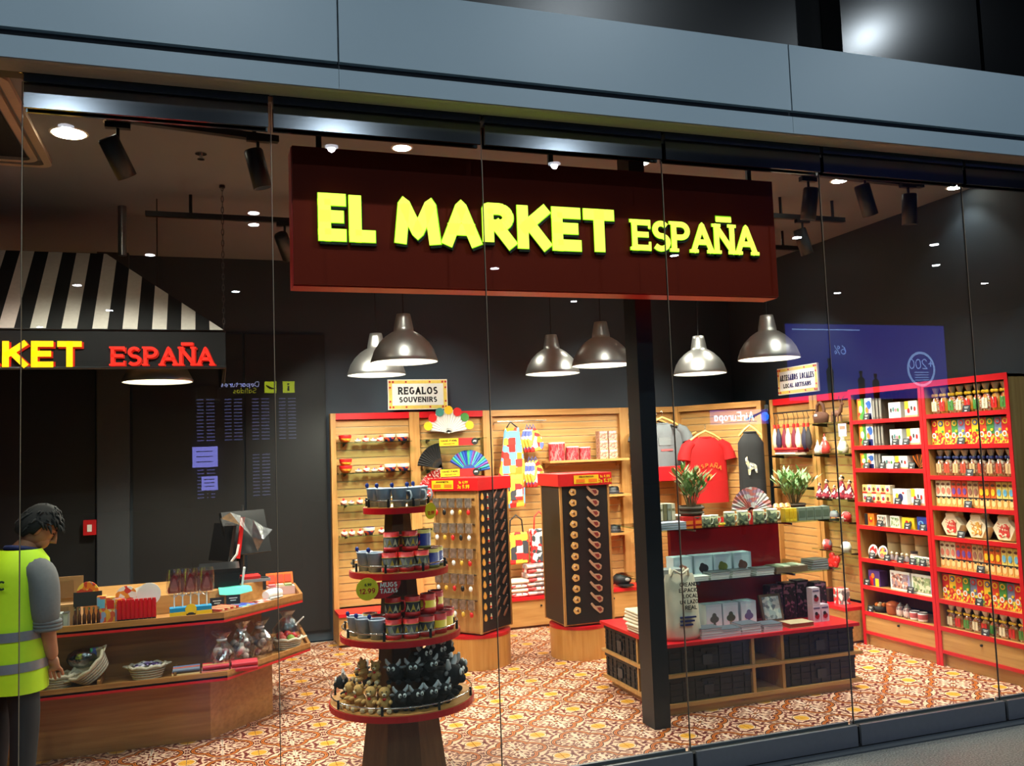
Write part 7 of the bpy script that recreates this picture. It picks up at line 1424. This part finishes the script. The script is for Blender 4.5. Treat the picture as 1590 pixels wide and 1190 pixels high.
part('plastic_bag', MB().add([(-.10, -.06, .33), (-.05, -.09, .36), (0, -.06, .34), (.07, -.02, .31), (.12, .0, .27), (.17, -.01, .25), (-.09, -.09, .29), (0, -.09, .29), (.06, -.05, .22), (.09, -.03, .14), (.12, -.04, .2)], [(0, 6, 7, 1), (1, 7, 2), (2, 7, 8, 3), (3, 8, 10, 4), (8, 9, 10), (4, 10, 5)]), clear_mat('plastic film', (210, 216, 220), .35, .2, fresnel=False), t); part('red_strip', MB().obox((.0, -.05, .22), .02, .012, .22, R(20), 0, R(8)), RD, t); part('white_strip', MB().tube([(-.05, -.1, .10), (-.02, -.11, .14), (-.01, -.1, .19)], .006, 6), WHITE, t)
t = thing('red_pole', 'red and black cardboard pole standing behind the till screen', 'pole', (p.x+.03, 6.96, ZCT)); big(t, 1.25); part('shaft', MB().tube([(0, 0, 0), (.02, 0, .34)], .012, 8), RD, t); part('tip', MB().tube([(.02, 0, .34), (.026, 0, .42)], [.012, .006], 8), INK, t)
t = thing('card_terminal', 'red and grey card terminal lying on the counter top', 'card reader', (p.x+.13, 6.62, ZCT), R(12)); part('body', MB().box(-.1, .1, -.04, .04, 0, .02), C('terminal grey', (130, 130, 134)), t); part('red_cover', MB().obox((-.03, .01, .035), .13, .07, .02, 0, R(8)), RD, t); part('keypad', MB().box(.04, .09, -.03, .03, .02, .026), INK, t)
# lower tray
WICK = M('pale wicker', (206, 192, 168), .85, noise=.35, scale=120)
def basket(label, loc, r, h, rot=(0, 0, 0), sy=.75):
    t = thing('wicker_basket', label, 'basket', loc); t.rotation_euler = rot
    part('bowl', MB().lathe([(0, 0), (r*.7, 0), (r, h), (r*.95, h), (r*.66, .008), (0, .008)], n=24, sy=sy, smooth=False), WICK, t)
    for k in range(5):
        q = r*(.7+.3*(k+.5)/5)+.003; part('weave_band', MB().tube([(q*math.cos(2*PI*j/24), q*sy*math.sin(2*PI*j/24), h*(k+.5)/5) for j in range(25)], h*.075, 5, caps=False), WICK, t)
    part('rim', MB().tube([(r*math.cos(2*PI*j/24), r*sy*math.sin(2*PI*j/24), h+.006*math.sin(j*2)) for j in range(25)], .010, 6, caps=False), WICK, t)
    for s in (-1, 1): part('handle', MB().tube([(s*r, .03, h), (s*(r+.03), 0, h+.005), (s*r, -.03, h)], .006, 6), WICK, t)
    return t
p = ct(140, 1055, ZLT); basket('pale wicker basket tipped on its side on the lower tray', (p.x+.03, 5.955, ZLT+.062), .115, .09, (R(16), R(-40), R(8)))
p2 = ct(112, 1035, ZLT); basket('pale wicker basket standing behind the tipped one', (p2.x-.09, 5.97, ZLT), .10, .07)
t = thing('gift_wrap_roll', 'crumpled clear bag with a violet and green box between the baskets', 'wrapping', (p.x-.0, 6.0, ZLT+.15)); part('box', MB().obox((.02, 0, .02), .06, .03, .07, .3, .4), ramp_mat('violet box', [(90, 100, 190), (90, 190, 150), (150, 120, 190)], 30), t); part('bag', MB().ball((-.05, 0, .0), .09, .05, .06), clear_mat('dark film', (120, 124, 128), .3, .15, fresnel=False), t)
p = ct(228, 1048, ZLT); tb = basket('round pale wicker basket full of lilac sweets', (p.x, 5.97, ZLT), .105, .075)
LIL = [C('lilac', (170, 150, 200)), C('lilac white', (226, 216, 232)), C('plum', (80, 50, 110))]
for k in range(14):
    a = k*2.4; q = .07*math.sqrt(k/14); t = thing('lilac_sweet', 'wrapped lilac sweet in the round basket, %s by size of its pile' % ORD[k], 'sweet', (p.x+q*math.cos(a), 5.97+q*.75*math.sin(a), ZLT+.062+.02*(1-k/14)), a, 'lilac sweets'); t['label'] = '%s wrapped sweet, %s from the middle of the heap in the round basket' % (['lilac', 'lilac white', 'plum'][k % 3], ORD[k])
    part('candy', MB().ball((0, 0, .008), .018, .011, .01, 8, 5), LIL[k % 3], t); part('twist', MB().ball((.024, 0, .008), .010, .007, .004, 6, 4), LIL[(k+1) % 3], t)
p0 = ct(262, 1040, ZLT); cols = [C('bar gold', (206, 160, 90)), RD, C('bar steel', (110, 120, 140)), C('bar rust', (190, 80, 50)), C('bar blue', (90, 110, 150)), C('bar crimson', (196, 30, 50))]
for k in range(9):
    t = thing('candy_bar', 'twisted candy bar pair in the lower tray, %s column, %s row' % (['left', 'middle', 'right'][k//3], ['front', 'middle', 'rear'][k % 3]), 'candy', (p0.x+.10+.17*(k//3), 5.865+.037*(k % 3), ZLT), R(1.5), 'candy bars in the lower tray')
    part('bar', MB().tube([(-.08, 0, .016), (.08, 0, .016)], .015, 8), cols[k % 5] if k < 6 else cols[5], t); part('second_bar', MB().tube([(-.075, .0, .0452), (.08, .0, .0452)], .014, 8), cols[(k+2) % 6] if k < 6 else cols[5], t)
def gift(label, px, py, r, h, m):
    v = Vector((.10, 5.80, 0))+Vector((.682, .731, 0))*px+Vector((-.731, .682, 0))*py; t = thing('cellophane_gift', label, 'gift bag', (v.x, v.y, ZLT)); rn = random.Random(int(px*100)+5)
    for k in range(16):
        a_ = rn.uniform(0, 2*PI); q = r*.62*math.sqrt(rn.random()); part('piece', MB().ball((q*math.cos(a_), q*math.sin(a_), .03+h*.45*rn.random()), .028*rn.uniform(.7, 1.1), .026, .022, 7, 5), GP[rn.randrange(len(GP)) if m else 0], t)
    f = MB().lathe([(r*.95, 0), (r*1.05, h*.15), (r*1.02, h*.35), (r*.9, h*.55), (r*.4, h*.74), (r*.26, h*.80), (r*.5, h*.9), (r*.8, h)], n=14, smooth=False); f.v = [(x+rn.uniform(-.010, .010), y+rn.uniform(-.010, .010), z+rn.uniform(-.008, .008)*(z > .02)) for x, y, z in f.v]
    part('film', f, FILM, t); part('tie', MB().lathe([(r*.34, h*.76), (r*.42, h*.79), (r*.34, h*.82)], n=10), C('tie silver', (190, 186, 190)), t)
FILM = clear_mat('gift film', (252, 252, 252), .3, .12, fresnel=False); GP = [C('gift piece %d' % i, c) for i, c in enumerate(((206, 196, 186), (120, 110, 108), (230, 224, 216), (90, 80, 92), (170, 150, 140), (150, 60, 60)))]
gift('clear cellophane gift with grey contents, leftmost on the angled tray', .09, .125, .08, .24, 1); gift('clear cellophane gift, taller, in the middle of the angled tray', .27, .125, .078, .27, 1); gift('clear cellophane gift with dark contents, rightmost of three', .45, .13, .08, .25, 1)
q = on_slope(.72, .14, ZLT); t = basket('small round basket of fruit sweets at the right end of the lower tray', (.505, 6.40, ZLT), .098, .07)
for k in range(7): part('fruit_sweet', MB().ball((.05*math.cos(k*1.7)*(k > 0), .04*math.sin(k*1.7)*(k > 0), .075+.02*(k < 3)), .028), [RD, C('plum dark', (60, 24, 50)), C('coral fruit', (226, 90, 80)), C('lime', (150, 190, 80))][k % 4], t)
part('film', MB().lathe([(.095, .07), (.1, .14), (.05, .2), (.03, .22), (.06, .26)], n=14, sy=.75), CELLO, t); part('stick', MB().tube([(.06, 0, .16), (.11, -.02, .21)], .005, 6), WHITE, t)

# ================================================================== PERSON AT THE COUNTER
def skin_mesh(name, joints, edges, mat, root, sub=2):
    me = bpy.data.meshes.new(name); keys = list(joints); me.from_pydata([joints[k][:3] for k in keys], [(keys.index(a), keys.index(b)) for a, b in edges], [])
    o = bpy.data.objects.new(name, me); COL.objects.link(o); m = o.modifiers.new('skin', 'SKIN'); 
    for i, k in enumerate(keys):
        sv = me.skin_vertices[0].data[i]; r = joints[k][3]; sv.radius = r if isinstance(r, tuple) else (r, r); sv.use_root = (k == root)
    m.use_smooth_shade = True; s = o.modifiers.new('sub', 'SUBSURF'); s.levels = sub; s.render_levels = sub
    dg = bpy.context.evaluated_depsgraph_get(); bpy.context.view_layer.update(); dg = bpy.context.evaluated_depsgraph_get()
    me2 = bpy.data.meshes.new_from_object(o.evaluated_get(dg)); me2.name = name; me2.materials.clear(); me2.materials.append(mat)
    for p_ in me2.polygons: p_.use_smooth = True
    bpy.data.objects.remove(o); return me2
PX, PYY = -1.0, 5.36
t = thing('person', 'person in a yellow hi-vis vest and grey rolled sleeves looking down at the counter', 'person', (PX, PYY, 0), R(52)); t.scale = (.97, .97, .97)   # local +x = the way the person faces (right in the picture)
SKIN = M('skin', (176, 118, 84), .55, noise=.05); HAIR = M('black hair', (20, 17, 15), .8, noise=.4, scale=60); GREYK = M('grey knit', (112, 112, 112), .95, noise=.15, scale=60); HIVIS = M('hi-vis yellow', (190, 232, 20), .7, noise=.05); TROU = M('dark trousers', (26, 26, 30), .85)
J = {'pelvis': (0, 0, .84, (.12, .11)), 'belly': (.01, 0, .98, (.15, .12)), 'chest': (.03, 0, 1.15, (.17, .125)), 'upchest': (.06, 0, 1.24, (.09, .08)), 'neck': (.10, 0, 1.33, .055), 'headb': (.135, -.03, 1.38, .06),
     'rs': (.05, -.15, 1.22, .048), 're': (.03, -.22, .99, .048), 'rw': (.105, -.199, .725, .033), 'ls': (.05, .15, 1.22, .048), 'le': (.12, .22, 1.0, .048), 'lw': (.24, .10, .95, .034),
     'rh': (0, -.085, .76, .08), 'rk': (.02, -.10, .45, .065), 'ra': (0, -.10, .09, .045), 'rt': (.13, -.11, .035, .035), 'lh': (0, .085, .76, .08), 'lk': (.02, .10, .45, .065), 'la': (0, .10, .09, .045), 'lt': (.13, .11, .035, .035)}
E_ = [('pelvis', 'belly'), ('belly', 'chest'), ('chest', 'upchest'), ('upchest', 'neck'), ('neck', 'headb'), ('upchest', 'rs'), ('rs', 're'), ('re', 'rw'), ('upchest', 'ls'), ('ls', 'le'), ('le', 'lw'), ('pelvis', 'rh'), ('rh', 'rk'), ('rk', 'ra'), ('ra', 'rt'), ('pelvis', 'lh'), ('lh', 'lk'), ('lk', 'la'), ('la', 'lt')]
put('body', skin_mesh('body', J, E_, SKIN, 'pelvis'), t)
# trousers and sleeves follow the limbs, a little larger
L = {'pelvis': (0, 0, .76, (.11, .10)), 'rh': (0, -.085, .70, .092), 'rk': (.02, -.10, .45, .078), 'ra': (0, -.10, .10, .062), 'lh': (0, .085, .70, .092), 'lk': (.02, .10, .45, .078), 'la': (0, .10, .10, .062)}
put('trousers', skin_mesh('trousers', L, [('pelvis', 'rh'), ('rh', 'rk'), ('rk', 'ra'), ('pelvis', 'lh'), ('lh', 'lk'), ('lk', 'la')], TROU, 'pelvis'), t)
for s in (-1, 1): part('shoe', MB().lathe([(0, 0), (.05, 0), (.052, .02), (.04, .06), (0, .075)], (.05, s*.105, 0), 14, sx=2.1), BLK, t)
S_ = {'uc': (.05, -.04, 1.22, .09), 'rs': (.05, -.175, 1.22, .09), 'rm': (.04, -.21, 1.11, .085), 're': (.03, -.225, .985, .075), 'rc': (.05, -.218, .92, .068)}
put('sleeve', skin_mesh('sleeve', S_, [('uc', 'rs'), ('rs', 'rm'), ('rm', 're'), ('re', 'rc')], GREYK, 'uc'), t)
S2 = {k: (v[0]+(.04 if k in ('re', 'rc') else 0)+(.04 if k == 'rc' else 0), -v[1]-(.06 if k == 'rc' else 0), v[2]+(.03 if k == 'rc' else 0), v[3]) for k, v in S_.items()}
put('sleeve', skin_mesh('sleeve', S2, [('uc', 'rs'), ('rs', 'rm'), ('rm', 're'), ('re', 'rc')], GREYK, 'uc'), t)
for k in range(3): part('cuff_fold', MB().tube([(.05+.063*math.cos(2*PI*j/16), -.218+.063*math.sin(2*PI*j/16), .905+.018*k) for j in range(17)], .012, 6, caps=False), GREYK, t)
# vest: a shell round the torso with armholes
vr = [(.60, .205, .185, 0), (.75, .205, .185, 0), (.95, .19, .16, .01), (1.10, .19, .15, .03), (1.19, .195, .15, .045), (1.27, .18, .13, .055), (1.325, .115, .09, .075)]; n = 28; vs = []
for z, hy, hx, cx in vr: vs += [(cx+hx*math.cos(2*PI*j/n)*(1+.02*math.sin(6*PI*j/n*2)), hy*math.sin(2*PI*j/n), z+(.018*math.sin(2*PI*j/n) if z < .7 else 0)) for j in range(n)]
vest = part('vest', MB().add(vs, [(r_*n+j, r_*n+(j+1) % n, (r_+1)*n+(j+1) % n, (r_+1)*n+j) for r_ in range(len(vr)-1) for j in range(n)], 0, True), HIVIS, t)
REF = M('reflective tape', (140, 146, 156), .3, .4)
for z in (.70, .86): put('reflective_tape', MB().add([((0.005 if z > .8 else 0)+(.19 if z < .8 else .178)*math.cos(2*PI*j/n), (.2095 if z < .8 else .201)*math.sin(2*PI*j/n), zz) for zz in (z, z+.05) for j in range(n)], [(j, (j+1) % n, n+(j+1) % n, n+j) for j in range(n)], 0, True).mesh('reflective_tape', REF), vest)
mb = MB(); text(mb, 'TIC', 0, 0, .05, .2, -.004, 0, fit=.12); q = Matrix.Translation((-.128, -.05, 1.13)) @ Matrix.Rotation(R(-78), 4, 'Z'); tag(put('lettering', mb.xf(q).mesh('lettering', M('vest print', (40, 70, 40), .7)), vest), kind='stuff')
part('collar', MB().tube([(.085+.075*math.cos(2*PI*j/18), .085*math.sin(2*PI*j/18), 1.318+.02*math.cos(2*PI*j/18+PI)) for j in range(19)], .016, 8, caps=False), M('navy collar', (24, 36, 80), .8), t)
# head, bowed forward
H = Matrix.Translation((.15, -.045, 1.435)) @ Matrix.Rotation(R(-42), 4, 'Z') @ Matrix.Rotation(R(32), 4, 'Y')
hm = MB(); hm.ball((0, 0, 0), .092, .075, .112, 20, 14).ball((.038, 0, -.055), .058, .052, .058, 14, 10); hm.tube([(.088, 0, .02), (.104, 0, -.012), (.112, 0, -.028), (.092, 0, -.04)], [.008, .012, .016, .008], 8).ball((.082, 0, -.068), .014, .024, .008, 8, 5)
head = part('head', hm.xf(H), SKIN, t)
for s in (-1, 1):
    put('ear', MB().ball((-.008, s*.077, -.01), .024, .01, .034, 10, 6).ball((-.004, s*.084, -.008), .012, .006, .02, 8, 5).xf(H).mesh('ear', SKIN), head)
    e = put('eye', MB().ball((.083, s*.03, .006), .006, .013, .004, 8, 5).xf(H).mesh('eye', HAIR), head); put('brow', MB().ball((.088, s*.03, .03), .006, .02, .005, 8, 4).xf(H).mesh('brow', HAIR), head)
rnd = random.Random(3); vs = []; n, k_ = 24, 12
for i in range(k_+1):
    th = PI*i/k_
    for j in range(n):
        a = 2*PI*j/n; x, y, z = math.sin(th)*math.cos(a), math.sin(th)*math.sin(a), math.cos(th); lim = -.35 if x < .1 else (.30 if x < .55 else .5); zz = max(z, lim-.25*(x < -.3)); b_ = 1.10+.03*rnd.random()
        vs.append((x*.1*b_*math.sqrt(max(.02, 1-min(1, abs(min(0, z-zz)))**2)) - .004, y*.083*b_, zz*.122*b_+.004))
part('hair', MB().add(vs, [(i*n+(j+1) % n, i*n+j, (i+1)*n+j, (i+1)*n+(j+1) % n) for i in range(k_) for j in range(n)], 0, True).xf(H), HAIR, t)
tf = MB()
for k in range(150):
    a = rnd.uniform(-PI, PI); b_ = rnd.uniform(-.25, 1.5); b_ = max(b_, .42 if abs(a) < 1.0 else (.22 if abs(a) < 2.0 else -.30)); rr = 1.04; p_ = Vector((.106*math.cos(a)*math.cos(b_), .089*math.sin(a)*math.cos(b_), .132*math.sin(b_)+.006)); f_ = Vector((.02 if math.cos(a) > -.2 else -.006, rnd.uniform(-.012, .012), -.012-.012*rnd.random()))
    tf.tube([p_*.96, p_*rr+f_*.5, p_*rr+f_*1.5], [.010, .008, .0015], 4)
tag(put('hair_tufts', tf.xf(H).mesh('hair_tufts', HAIR), t), kind='stuff')
# hands with five bent fingers
def hand(side, wrist, dirv, palmn):
    d = Vector(dirv).normalized(); nn = Vector(palmn).normalized(); sd = d.cross(nn).normalized(); W = Vector(wrist); J = {'w': (*W, .028), 'p': (*(W+d*.05), (.036, .018)), 'p2': (*(W+d*.085), (.036, .016))}; ed = [('w', 'p'), ('p', 'p2')]
    for i, (o, L_) in enumerate(((-.030, .062), (-.010, .074), (.011, .068), (.030, .052))):
        b = W+d*.088+sd*o; c1 = b+d*L_*.5+nn*.008; c2 = b+d*L_*.82+nn*.026; J['f%da' % i] = (*b, .0095); J['f%db' % i] = (*c1, .0088); J['f%dc' % i] = (*c2, .0075); ed += [('p2', 'f%da' % i), ('f%da' % i, 'f%db' % i), ('f%db' % i, 'f%dc' % i)]
    b = W+d*.03-sd*.030*side; J['ta'] = (*b, .012); J['tb'] = (*(b+d*.032-sd*.02*side+nn*.012), .0105); J['tc'] = (*(b+d*.06-sd*.022*side+nn*.024), .0085); ed += [('p', 'ta'), ('ta', 'tb'), ('tb', 'tc')]
    return skin_mesh('hand', J, ed, SKIN, 'p', 1)
put('hand', hand(1, (.105, -.199, .755), (.2, .02, -1), (.75, .5, 0)), t); put('hand', hand(-1, (.245, .098, .947), (1, -.1, -.25), (0, 0, -1)), t)
